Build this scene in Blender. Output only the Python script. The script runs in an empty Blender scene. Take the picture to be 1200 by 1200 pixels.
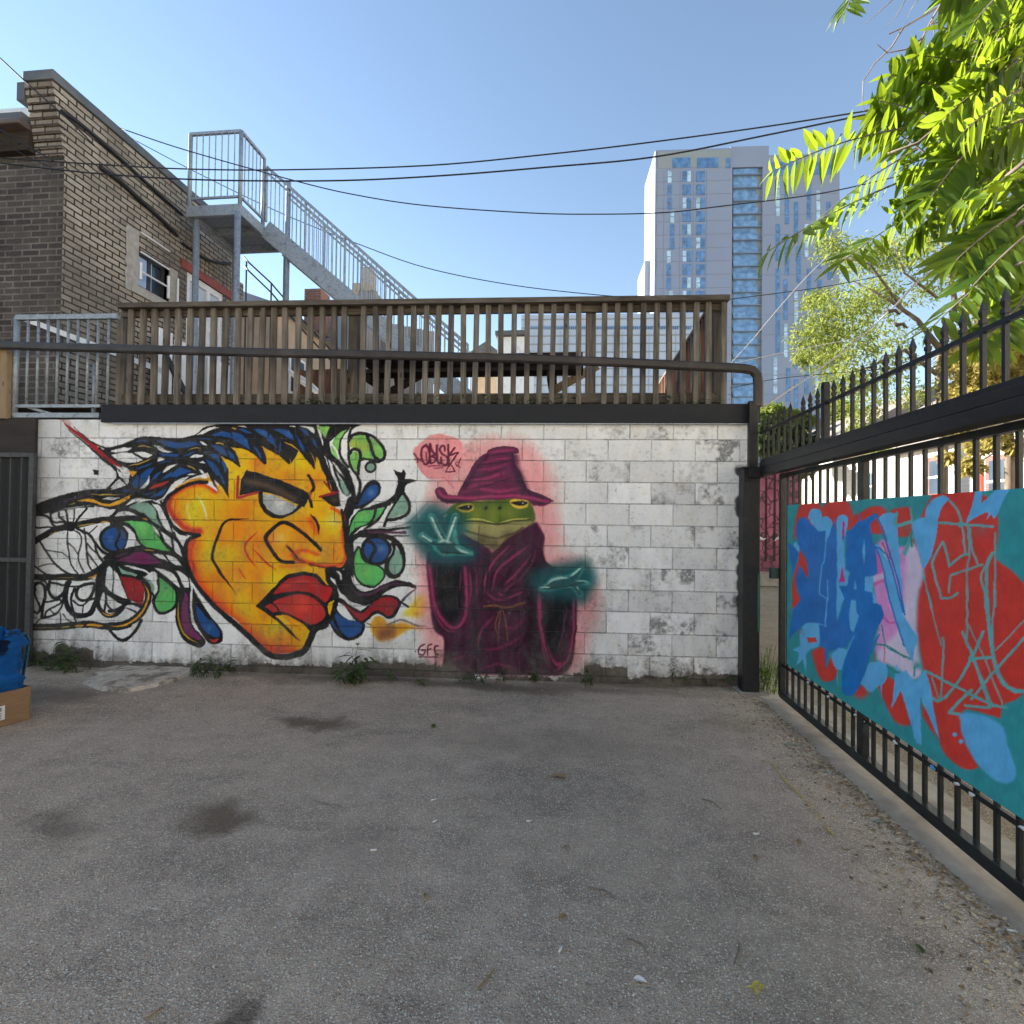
import bpy, bmesh, math, random
import numpy as np
from mathutils import Vector, Matrix, Euler, noise
R = math.radians
rng = random.Random(7)
C = bpy.context.scene.collection
S = bpy.context.scene

# ---------------------------------------------------------------- camera
F_PX, CAM_Z = 640.0, 1.5
cam_d = bpy.data.cameras.new('camera'); cam = bpy.data.objects.new('camera', cam_d); C.objects.link(cam)
cam_d.sensor_width = 36; cam_d.lens = 36*F_PX/1200; cam_d.clip_start = .05; cam_d.clip_end = 2000
MC = Matrix.Rotation(R(6.0), 3, 'Z') @ Matrix.Rotation(R(90.86), 3, 'X') @ Matrix.Rotation(R(.7), 3, 'Z')
cam.matrix_world = Matrix.Translation((0, 0, CAM_Z)) @ MC.to_4x4()
S.camera = cam
CP = Vector((0, 0, CAM_Z))
# ---------------------------------------------------------------- sky, sun, exposure
SUN_AZ, SUN_EL = 15.0, 21.0          # left of the view and a little ahead
sun_dir = Vector((-math.cos(R(SUN_AZ))*math.cos(R(SUN_EL)), math.sin(R(SUN_AZ))*math.cos(R(SUN_EL)), math.sin(R(SUN_EL))))
W = bpy.data.worlds.new('World'); S.world = W; W.use_nodes = True
wn = W.node_tree.nodes; sky = wn.new('ShaderNodeTexSky'); sky.sky_type = 'NISHITA'; sky.sun_disc = False
sky.sun_elevation = R(SUN_EL); sky.sun_rotation = R(-(90-SUN_AZ)); sky.air_density = 1.0; sky.dust_density = 0; sky.ozone_density = .3; sky.altitude = 80
W.node_tree.links.new(sky.outputs[0], wn['Background'].inputs[0]); wn['Background'].inputs[1].default_value = .07
sl = bpy.data.lights.new('sun', 'SUN'); sl.energy = 5.0; sl.angle = R(.5); sl.color = (1, .93, .82)
so = bpy.data.objects.new('sun', sl); C.objects.link(so); so.rotation_euler = sun_dir.to_track_quat('Z', 'Y').to_euler(); so.location = (-20, 8, 30)
S.view_settings.view_transform = 'Standard'; S.view_settings.look = 'None'; S.view_settings.exposure = 2.1; S.view_settings.gamma = 1
S.cycles.max_bounces = 8; S.cycles.diffuse_bounces = 4; S.cycles.transparent_max_bounces = 8

# ---------------------------------------------------------------- helpers
def ray(px, py): return (MC @ Vector(((px-600)/F_PX, (600-py)/F_PX, -1)))
def on(px, py, P0, n):
    d = ray(px, py); return CP + d*((P0-CP).dot(n)/d.dot(n))
def onY(px, py, Y): return on(px, py, Vector((0, Y, 0)), Vector((0, 1, 0)))
def onX(px, py, X): return on(px, py, Vector((X, 0, 0)), Vector((1, 0, 0)))
def onZ(px, py, Z): return on(px, py, Vector((0, 0, Z)), Vector((0, 0, 1)))
def depth(px, py, d): return CP + ray(px, py)*d
WA = R(2.4)                                   # the block wall's line
WU = Vector((math.cos(WA), math.sin(WA), 0)); WN = Vector((math.sin(WA), -math.cos(WA), 0))   # WN faces the yard
WP = depth(815, 640, 5.03)
def onW(px, py, off=0): return on(px, py, WP+WN*off, WN)   # off > 0: nearer the camera
def project(p):
    v = MC.transposed() @ (Vector(p)-CP); return (600+F_PX*v.x/-v.z, 600-F_PX*v.y/-v.z)

OFF = {}
def tag(o, label=None, cat=None, group=None, kind=None):
    if label: o['label'] = label
    if cat: o['category'] = cat
    if group: o['group'] = group
    if kind: o['kind'] = kind
    return o
def thing(name, label, cat, loc, group=None):
    o = bpy.data.objects.new(name, None); C.objects.link(o); o.location = loc; o.empty_display_size = .1
    OFF[o] = Vector(loc); return tag(o, label, cat, group)
def copy_tree(o, parent=None, loc=None):
    c = o.copy(); C.objects.link(c)
    if parent: c.parent = parent
    if loc is not None: c.location = loc
    for ch in list(o.children): copy_tree(ch, c)
    return c

class MB:
    def __init__(s): s.v, s.f, s.m = [], [], []
    def add(s, vs, fs, mi=0):
        n = len(s.v); s.v += [Vector(q) for q in vs]; s.f += [tuple(i+n for i in f) for f in fs]; s.m += [mi]*len(fs); return s
    def hexa(s, p, mi=0):                    # 8 corners: bottom ring, top ring
        return s.add(p, [(3, 2, 1, 0), (4, 5, 6, 7), (0, 1, 5, 4), (1, 2, 6, 5), (2, 3, 7, 6), (3, 0, 4, 7)], mi)
    def box(s, a, b, mi=0):
        (x0, y0, z0), (x1, y1, z1) = a, b
        x0, x1 = min(x0, x1), max(x0, x1); y0, y1 = min(y0, y1), max(y0, y1); z0, z1 = min(z0, z1), max(z0, z1)
        return s.hexa([(x0, y0, z0), (x1, y0, z0), (x1, y1, z0), (x0, y1, z0), (x0, y0, z1), (x1, y0, z1), (x1, y1, z1), (x0, y1, z1)], mi)
    def beam(s, p, q, w, h, side=None, mi=0):  # box along p-q, w across, h upward
        p, q = Vector(p), Vector(q); d = (q-p).normalized()
        a = side.normalized() if side else d.cross(Vector((0, 0, 1)))
        if a.length < 1e-4: a = WU.copy()
        a = (a-d*a.dot(d)).normalized(); b = a.cross(d).normalized()
        if b.z < 0: b = -b
        a, b = a*w/2, b*h/2
        P = [p-a-b, p+a-b, q+a-b, q-a-b, p-a+b, p+a+b, q+a+b, q-a+b]
        if a.cross(q-p).dot(b) < 0: P = [P[i] for i in (1, 0, 3, 2, 5, 4, 7, 6)]
        return s.hexa(P, mi)
    def tube(s, pts, r, n=8, cap=True, mi=0):
        pts = [Vector(p) for p in pts]; rs = r if isinstance(r, (list, tuple)) else [r]*len(pts)
        base = len(s.v); ref = None
        for i, p in enumerate(pts):
            d = (pts[min(i+1, len(pts)-1)]-pts[max(i-1, 0)]).normalized()
            if ref is None: ref = d.orthogonal().normalized()
            ref = (ref-d*ref.dot(d)).normalized(); o = d.cross(ref)
            for k in range(n):
                t = 2*math.pi*k/n; s.v.append(p+(ref*math.cos(t)+o*math.sin(t))*rs[i])
        for i in range(len(pts)-1):
            for k in range(n):
                a, b = base+i*n+k, base+i*n+(k+1) % n; s.f.append((a, b, b+n, a+n)); s.m.append(mi)
        if cap:
            s.f.append(tuple(base+k for k in range(n-1, -1, -1))); s.m.append(mi)
            e = base+(len(pts)-1)*n; s.f.append(tuple(e+k for k in range(n))); s.m.append(mi)
        return s
    def build(s, name, mat, parent=None, smooth=False, bevel=0):
        me = bpy.data.meshes.new(name); base = OFF.get(parent, Vector((0, 0, 0)))
        loc = Vector((0, 0, 0))
        if parent is None and s.v:
            lo = [min(v[i] for v in s.v) for i in range(3)]; hi = [max(v[i] for v in s.v) for i in range(3)]
            loc = Vector(((lo[0]+hi[0])/2, (lo[1]+hi[1])/2, lo[2])); base = loc
        me.from_pydata([v-base for v in s.v], [], s.f)
        for m in (mat if isinstance(mat, (list, tuple)) else [mat]): me.materials.append(m)
        me.polygons.foreach_set('material_index', s.m)
        uv = me.uv_layers.new(name='UVMap'); L = me.loops; V = s.v
        for p in me.polygons:
            n = p.normal
            if abs(n.z) > .7: ax = Vector((1, 0, 0)); ay = Vector((0, 1, 0))
            else:
                ax = Vector((-n.y, n.x, 0)).normalized(); ay = Vector((0, 0, 1))
            for li in p.loop_indices:
                q = V[L[li].vertex_index]; uv.data[li].uv = (q.dot(ax), q.dot(ay))
        if smooth: me.polygons.foreach_set('use_smooth', [True]*len(me.polygons))
        o = bpy.data.objects.new(name, me); C.objects.link(o); o.location = loc
        OFF[o] = base
        if parent: o.parent = parent
        if bevel:
            b = o.modifiers.new('Bevel', 'BEVEL'); b.width = bevel; b.segments = 2; b.limit_method = 'ANGLE'
        return o

# ---------------------------------------------------------------- materials
class NT:
    def __init__(s, name):
        s.mat = bpy.data.materials.new(name); s.mat.use_nodes = True; s.t = s.mat.node_tree
        s.b = s.t.nodes['Principled BSDF']; s.out = s.t.nodes['Material Output']
    def n(s, typ, **k):
        q = s.t.nodes.new('ShaderNode'+typ)
        for a, b in k.items():
            if a in q.bl_rna.properties.keys() and not a[0].isupper(): setattr(q, a, b)
        return q
    def l(s, a, b): s.t.links.new(a, b)
    def val(s, sock, v):
        if isinstance(v, bpy.types.NodeSocket): s.l(v, sock)
        else: sock.default_value = v
    def coord(s, kind='Object'): return s.n('TexCoord').outputs[kind]
    def mapping(s, vec, scale=(1, 1, 1), loc=(0, 0, 0)):
        m = s.n('Mapping'); s.l(vec, m.inputs[0]); m.inputs['Scale'].default_value = scale; m.inputs['Location'].default_value = loc; return m.outputs[0]
    def noise(s, vec, scale, detail=4, rough=.55, dist=0):
        q = s.n('TexNoise'); s.l(vec, q.inputs['Vector']); q.inputs['Scale'].default_value = scale; q.inputs['Detail'].default_value = detail
        q.inputs['Roughness'].default_value = rough; q.inputs['Distortion'].default_value = dist; return q.outputs[0]
    def ramp(s, fac, *stops):
        q = s.n('ValToRGB'); s.l(fac, q.inputs[0]); e = q.color_ramp.elements
        while len(e) < len(stops): e.new(.5)
        for x, (p, c) in zip(e, stops): x.position = p; x.color = (*c, 1) if isinstance(c, (tuple, list)) else (c, c, c, 1)
        return q.outputs[0]
    def mix(s, fac, a, b, mode='MIX'):
        q = s.n('Mix'); q.data_type = 'RGBA'; q.blend_type = mode
        s.val(q.inputs[0], fac)
        for i, v in ((6, a), (7, b)):
            s.val(q.inputs[i], (*v, 1) if isinstance(v, (tuple, list)) and len(v) == 3 else v)
        return q.outputs[2]
    def math(s, op, a, b=0, clamp=False):
        q = s.n('Math'); q.operation = op; q.use_clamp = clamp; s.val(q.inputs[0], a); s.val(q.inputs[1], b); return q.outputs[0]
    def bump(s, h, strength=.3, dist=.01):
        q = s.n('Bump'); s.l(h, q.inputs['Height']); q.inputs['Strength'].default_value = strength; q.inputs['Distance'].default_value = dist
        s.l(q.outputs[0], s.b.inputs['Normal']); return q.outputs[0]
    def base(s, v): s.val(s.b.inputs['Base Color'], (*v, 1) if isinstance(v, (tuple, list)) else v); return s
    def set(s, rough=None, metal=None, spec=None):
        if rough is not None: s.val(s.b.inputs['Roughness'], rough)
        if metal is not None: s.b.inputs['Metallic'].default_value = metal
        if spec is not None: s.b.inputs['Specular IOR Level'].default_value = spec
        return s

def mottled(name, a, b, scale=6, rough=.7, bump=.15, metal=0, stretch=(1, 1, 1), c=None, detail=5, spec=.4):
    t = NT(name); v = t.mapping(t.coord(), stretch); f = t.noise(v, scale, detail)
    col = t.ramp(f, (.3, a), (.7, b))
    if c:
        g = t.noise(v, scale*.35, 3, .6); col = t.mix(t.ramp(g, (.55, 0), (.72, 1)), col, c)
    t.base(col); t.set(rough, metal, spec)
    if bump: t.bump(t.noise(v, scale*5, 3), bump, .004)
    return t.mat

def wood(name, a, b, dark, axis='z', rough=.85):
    sc = {'z': (26, 26, 1.3), 'x': (1.3, 26, 26), 'y': (26, 1.3, 26)}[axis]
    t = NT(name); v = t.mapping(t.coord(), sc); f = t.noise(v, 1.6, 6, .65, .6)
    col = t.ramp(f, (.25, dark), (.45, a), (.75, b))
    g = t.noise(t.coord(), 2.2, 3); col = t.mix(t.ramp(g, (.42, 0), (.75, .75)), col, dark)
    oi = t.n('ObjectInfo').outputs['Random']; col = t.mix(1, col, t.ramp(oi, (0, (.62, .62, .64)), (.5, (1, .97, .93)), (1, (1.0, 1.0, 1.0))), 'MULTIPLY')
    kn = t.n('TexVoronoi'); t.l(t.mapping(t.coord(), {'z': (9, 9, 3.2), 'x': (3.2, 9, 9), 'y': (9, 3.2, 9)}[axis]), kn.inputs['Vector']); kn.inputs['Scale'].default_value = 1
    col = t.mix(t.ramp(kn.outputs['Distance'], (.06, .85), (.13, 0)), col, tuple(c*.5 for c in dark))
    t.base(col); t.set(rough, 0, .2); t.bump(f, .6, .005); return t.mat

def bricks(name, cols, mortar, bw=.225, rh=.075, ms=.011, dirt=(.05, .045, .04), dirt_amt=.6, u='UV', rough=.9):
    t = NT(name); uv = t.coord('UV'); wob = t.noise(uv, 9, 2)
    br = t.n('TexBrick'); t.l(uv, br.inputs['Vector']); br.offset = .5
    br.inputs['Scale'].default_value = 1; br.inputs['Brick Width'].default_value = bw; br.inputs['Row Height'].default_value = rh
    br.inputs['Mortar Size'].default_value = ms; br.inputs['Mortar Smooth'].default_value = .25; br.inputs['Bias'].default_value = 0
    br.inputs['Color1'].default_value = (0, 0, 0, 1); br.inputs['Color2'].default_value = (1, 1, 1, 1); br.inputs['Mortar'].default_value = (.5, .5, .5, 1)
    tone = t.ramp(br.outputs['Color'], *[(i/(len(cols)-1), c) for i, c in enumerate(cols)])
    n2 = t.noise(uv, 45, 4); tone = t.mix(.35, tone, t.ramp(n2, (.3, tuple(x*.5 for x in cols[0])), (.7, tuple(min(x*1.4, 1) for x in cols[-1]))))
    mo = t.mix(t.ramp(t.noise(uv, 4, 4), (.4, 0), (.65, .8)), mortar, tuple(x*.55 for x in mortar))
    col = t.mix(br.outputs['Fac'], tone, mo)
    d = t.noise(t.mapping(uv, (1, .6, 1)), 1.1, 5, .62); col = t.mix(t.ramp(d, (.40, 0), (.66, dirt_amt)), col, dirt)
    t.base(col); t.set(rough, 0, .2)
    h = t.math('SUBTRACT', t.math('MULTIPLY', n2, .25), br.outputs['Fac']); t.bump(h, .9, .012); return t.mat

M = {}
M['black_steel'] = mottled('black_painted_steel', (.006, .007, .009), (.013, .0145, .018), 30, .45, .12, c=(.026, .021, .018))
M['dark_fascia'] = mottled('dark_navy_paint', (.0055, .0068, .010), (.0095, .011, .0155), 5, .65, .08, stretch=(.6, 3, 3))
M['brown_pipe'] = mottled('brown_black_paint', (.022, .018, .017), (.04, .033, .031), 8, .4, .06, c=(.06, .05, .045))
M['galv'] = mottled('galvanised_steel', (.23, .265, .305), (.37, .405, .445), 40, .5, .08, metal=.35, c=(.17, .19, .21))
M['galv_tread'] = mottled('galvanised_tread', (.26, .30, .35), (.38, .42, .47), 30, .55, .1, metal=.3)
M['wood_v'] = wood('weathered_wood_upright', (.155, .136, .114), (.30, .27, .235), (.052, .045, .038), 'z')
M['wood_x'] = wood('weathered_wood_rail', (.125, .108, .09), (.235, .21, .18), (.048, .042, .035), 'x')
M['wood_y'] = wood('weathered_wood_long', (.15, .11, .08), (.24, .19, .15), (.06, .045, .035), 'y')
M['wood_dark'] = wood('dark_stained_wood', (.05, .037, .028), (.09, .07, .055), (.022, .018, .015), 'x')
M['wood_red'] = wood('red_brown_boards', (.17, .075, .045), (.26, .13, .085), (.09, .04, .025), 'z')
M['wood_pale'] = wood('pale_new_wood', (.34, .25, .15), (.45, .34, .22), (.22, .15, .09), 'z')
M['wood_grey'] = wood('grey_boards', (.34, .32, .31), (.46, .44, .43), (.2, .19, .18), 'z')
M['white'] = mottled('white_paint', (.66, .67, .68), (.78, .78, .78), 5, .5, .04, c=(.55, .55, .55))
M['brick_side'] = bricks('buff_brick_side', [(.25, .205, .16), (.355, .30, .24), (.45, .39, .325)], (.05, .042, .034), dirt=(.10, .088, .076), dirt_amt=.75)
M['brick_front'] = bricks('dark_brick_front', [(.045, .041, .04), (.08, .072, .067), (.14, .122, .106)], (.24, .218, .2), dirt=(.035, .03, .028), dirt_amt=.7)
M['brick_red'] = bricks('red_brick', [(.26, .09, .06), (.33, .13, .09)], (.3, .27, .24))
M['coping'] = mottled('grey_metal_coping', (.075, .082, .09), (.11, .118, .125), 3, .55, .05, c=(.15, .15, .15))
M['stucco_tan'] = mottled('tan_stucco', (.34, .25, .17), (.44, .33, .23), 3, .9, .2)
M['stone'] = mottled('rough_stone', (.3, .28, .25), (.42, .39, .35), 14, .9, .5)
def glass(name, col, rough=.08, spec=.6):
    t = NT(name); f = t.noise(t.coord(), .9, 2); t.base(t.ramp(f, (.35, col), (.7, tuple(min(1, x*1.8) for x in col)))); t.set(rough, 0, spec); return t.mat
M['glass'] = glass('window_glass', (.035, .05, .07))
M['glass_blue'] = glass('blue_tower_glass', (.08, .17, .33), .12)
M['glass_pale'] = glass('pale_tower_glass', (.30, .42, .52), .25)
M['glass_mid'] = glass('mid_blue_glass', (.12, .22, .38), .15)
M['concrete'] = mottled('concrete', (.22, .205, .185), (.33, .31, .28), 7, .92, .4, c=(.15, .135, .12))

PAL = dict(W=(222,222,222), K=(17,17,20), B=(20,70,132), B2=(90,118,170), Y=(172,146,62), O=(214,150,34), OR=(232,116,8),
  YE=(240,166,4), YL=(244,188,6), R=(142,20,30), R2=(168,42,40), RD=(190,48,22), LR=(158,30,34), LL=(196,66,46), SG=(122,158,142),
  G=(84,172,92), G2=(122,184,92), P=(102,32,82), PK=(228,138,142), MK=(88,24,52), BR=(84,62,46), GY=(164,170,172), LG=(218,218,218),
  HL=(242,208,160), PP=(78,38,68), ST=(104,104,110), OY=(206,142,22), MB=(112,62,54), RB=(60,15,46), RL=(150,48,90), RX=(26,10,22),
  DK=(12,12,16), HT=(90,27,66), HD=(40,14,42), TE=(14,76,82), TL=(60,142,136), TD=(30,76,80), TH=(160,196,190), FG=(70,92,30),
  FL=(112,126,42), FC=(142,138,88), FD=(60,46,34), FY=(206,176,60), RP=(112,72,46), LP=(172,172,84), GN=(120,190,80),
  T=(32,120,126), T2=(70,146,146), GR=(192,42,34), D=(14,86,166), D2=(0,88,168), L=(72,150,214), M=(200,30,105), V=(206,118,182), V2=(200,176,206), DG=(10,112,104))
TL = dict(p=(0,0,1), T1=(30,490,10), T2=(30,590,10), T3=(30,650,10), T4=(130,490,10), T5=(130,590,10), T6=(130,650,10), T7=(230,490,10),
  T8=(330,490,10), T9=(380,490,10), T10=(380,590,10), T11=(380,650,10), F=(180,480,4), F1=(475,500,20/3), F2=(490,640,6), F3=(580,640,120/13),
  SP=(475,505,15), D=(470,490,3.75), G1=(910,560,8), G2=(910,690,8), G3=(1040,550,7.5), G4=(1040,690,7.5), G5=(1040,800,7.5))

def cr(P, n=8):                       # Catmull-Rom through an open run of points
    P = np.asarray(P, float)
    if len(P) < 3: return P
    Q = np.vstack([2*P[0]-P[1], P, 2*P[-1]-P[-2]]); out = []
    t = np.linspace(0, 1, n, endpoint=False)[:, None]
    for i in range(len(P)-1):
        a, b, c, d = Q[i:i+4]
        out.append(.5*((2*b)+(c-a)*t+(2*a-5*b+4*c-d)*t*t+(3*b-a-3*c+d)*t**3))
    out.append(P[-1:]); return np.vstack(out)

def parse(s):
    pts, cor = [], []
    for w in s.split():
        c = w.endswith('*'); x, y = w.rstrip('*').split(',')
        pts.append((float(x), float(y))); cor.append(c)
    return pts, cor

def closed(pts, cor):
    n = len(pts); ks = [i for i in range(n) if cor[i]]
    if not ks:
        e = [pts[-1]]+list(pts)+[pts[0], pts[1]]
        return cr(e)[8:-8]
    out = []
    for j, k in enumerate(ks):
        k2 = ks[(j+1) % len(ks)]
        run = [pts[k]]; i = k
        while True:
            i = (i+1) % n; run.append(pts[i])
            if i == k2: break
        out.append(cr(run)[:-1])
    return np.vstack(out)

def blur(a, r):
    r = int(round(r))
    if r < 1: return a
    for _ in range(2):
        for ax in (0, 1):
            p = np.pad(a, [(r+1, r) if k == ax else (0, 0) for k in (0, 1)], mode='edge')
            c = np.cumsum(p, axis=ax)
            n = a.shape[ax]
            a = (np.take(c, range(2*r+1, 2*r+1+n), ax)-np.take(c, range(0, n), ax))/(2*r+1)
    return a

class Canvas:
    def __init__(s, x0, y0, x1, y1, k, base):
        s.x0, s.y0, s.k = x0, y0, k
        s.h, s.w = int((y1-y0)*k), int((x1-x0)*k)
        s.a = np.empty((s.h, s.w, 3)); s.a[:] = np.array(base)/255
        s.cov = np.zeros((s.h, s.w)); s.mask = None
    def px(s, tile, P):
        ox, oy, sc = TL[tile]; P = np.asarray(P, float)
        return (P/sc+(ox-s.x0, oy-s.y0))*s.k
    def put(s, m, x0, y0, col, al):
        h, w = m.shape; m = m*al
        if s.mask is not None: m = m*s.mask[y0:y0+h, x0:x0+w]
        v = s.a[y0:y0+h, x0:x0+w]; v += (np.array(PAL[col])/255-v)*m[..., None]
        c = s.cov[y0:y0+h, x0:x0+w]; np.maximum(c, m, out=c)
    def fill(s, tile, spec, col, soft=0, al=1):
        P = s.px(tile, closed(*parse(spec))); so = soft/TL[tile][2]*s.k
        pad = int(so*2)+3
        x0 = max(int(P[:, 0].min())-pad, 0); y0 = max(int(P[:, 1].min())-pad, 0)
        x1 = min(int(P[:, 0].max())+pad+1, s.w); y1 = min(int(P[:, 1].max())+pad+1, s.h)
        if x1 <= x0 or y1 <= y0: return
        m = np.zeros((y1-y0, x1-x0), bool); xs = np.arange(x0, x1)+.5
        for (ax, ay), (bx, by) in zip(P, np.roll(P, -1, 0)):
            if ay == by: continue
            if ay > by: ax, ay, bx, by = bx, by, ax, ay
            ra, rb = max(int(np.ceil(ay-.5)), y0), min(int(np.ceil(by-.5)), y1)
            if rb <= ra: continue
            yy = np.arange(ra, rb)+.5
            m[ra-y0:rb-y0] ^= xs[None] > (ax+(yy-ay)*(bx-ax)/(by-ay))[:, None]
        m = m.astype(float)
        s.put(blur(m, max(so, .5)), x0, y0, col, al)
    def stroke(s, tile, spec, col, w, soft=0, al=1):
        pts, cor = parse(spec); tap = w.endswith('t'); w = w.rstrip('t')
        wa, wb = (float(q) for q in (w.split('-') if '-' in w else (w, w)))
        k = s.k/TL[tile][2]
        if any(cor):
            runs = []; cur = [pts[0]]
            for q, c in zip(pts[1:], cor[1:]):
                cur.append(q)
                if c: runs.append(cr(cur)); cur = [q]
            if len(cur) > 1: runs.append(cr(cur))
            C = np.vstack(runs)
        else: C = cr(pts)
        P = s.px(tile, C)
        d = np.r_[0, np.cumsum(np.hypot(*np.diff(P, axis=0).T))]
        n = max(int(d[-1]/max(.22*k*max(wa, wb), .8)), 2); u = np.linspace(0, d[-1], n)
        X, Y = np.interp(u, d, P[:, 0]), np.interp(u, d, P[:, 1]); u /= max(d[-1], 1e-6)
        R = (wa+(wb-wa)*u)*.5*k
        if tap: R = R*np.clip(np.minimum(u, 1-u)*3.5+.15, 0, 1)
        so = max(soft*k, .7); pad = R.max()+so+2
        x0 = max(int(X.min()-pad), 0); y0 = max(int(Y.min()-pad), 0)
        x1 = min(int(X.max()+pad)+1, s.w); y1 = min(int(Y.max()+pad)+1, s.h)
        if x1 <= x0 or y1 <= y0: return
        D = np.full((y1-y0, x1-x0), 1e3)
        for x, y, r in zip(X, Y, R):
            q = r+so+1
            a, b = max(int(x-q), x0), min(int(x+q)+2, x1); c, e = max(int(y-q), y0), min(int(y+q)+2, y1)
            if b <= a or e <= c: continue
            g = np.hypot(np.arange(a, b)[None]+.5-x, np.arange(c, e)[:, None]+.5-y)-r
            v = D[c-y0:e-y0, a-x0:b-x0]; np.minimum(v, g, out=v)
        m = np.clip(.5-D/(2*so), 0, 1); m = m*m*(3-2*m)
        s.put(m, x0, y0, col, al)
    def blob(s, tile, spec, col, r, al=1):
        k = s.k/TL[tile][2]; rr = float(r)*k
        for (x, y) in s.px(tile, parse(spec)[0]):
            q = rr*1.8
            a, b = max(int(x-q), 0), min(int(x+q)+1, s.w); c, e = max(int(y-q), 0), min(int(y+q)+1, s.h)
            if b <= a or e <= c: continue
            g = ((np.arange(a, b)[None]-x)**2+(np.arange(c, e)[:, None]-y)**2)/rr**2
            s.put(np.clip(np.exp(-g*1.6)-.006, 0, 1), a, c, col, al)
    def disc(s, tile, spec, col, r):
        for (x, y) in parse(spec)[0]:
            r = float(r); s.stroke(tile, f'{x},{y} {x+.01},{y}', col, str(2*r))
    def clip(s, tile, spec, on):
        s.mask = None
        if on == 'on':
            a, c = s.a.copy(), s.cov.copy(); s.a[:] = 0; s.fill(tile, spec, 'W', 0); m = (s.a[..., 0] > .4).astype(float)
            s.a, s.cov, s.mask = a, c, m
    def run(s, text):
        for ln in text.strip().splitlines():
            ln = ln.strip()
            if not ln or ln[0] == '#': continue
            head, pts = ln.split('|'); h = head.split(); k, tile, col = h[:3]; r = h[3:]
            if k == 'k': s.clip(tile, pts, col)
            elif k == 'f': s.fill(tile, pts, col, *(float(q) for q in r))
            elif k == 's': s.stroke(tile, pts, col, r[0], *(float(q) for q in r[1:]))
            elif k == 'b': s.blob(tile, pts, col, r[0], *(float(q) for q in r[1:]))
            elif k == 'c': s.disc(tile, pts, col, r[0])
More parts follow.
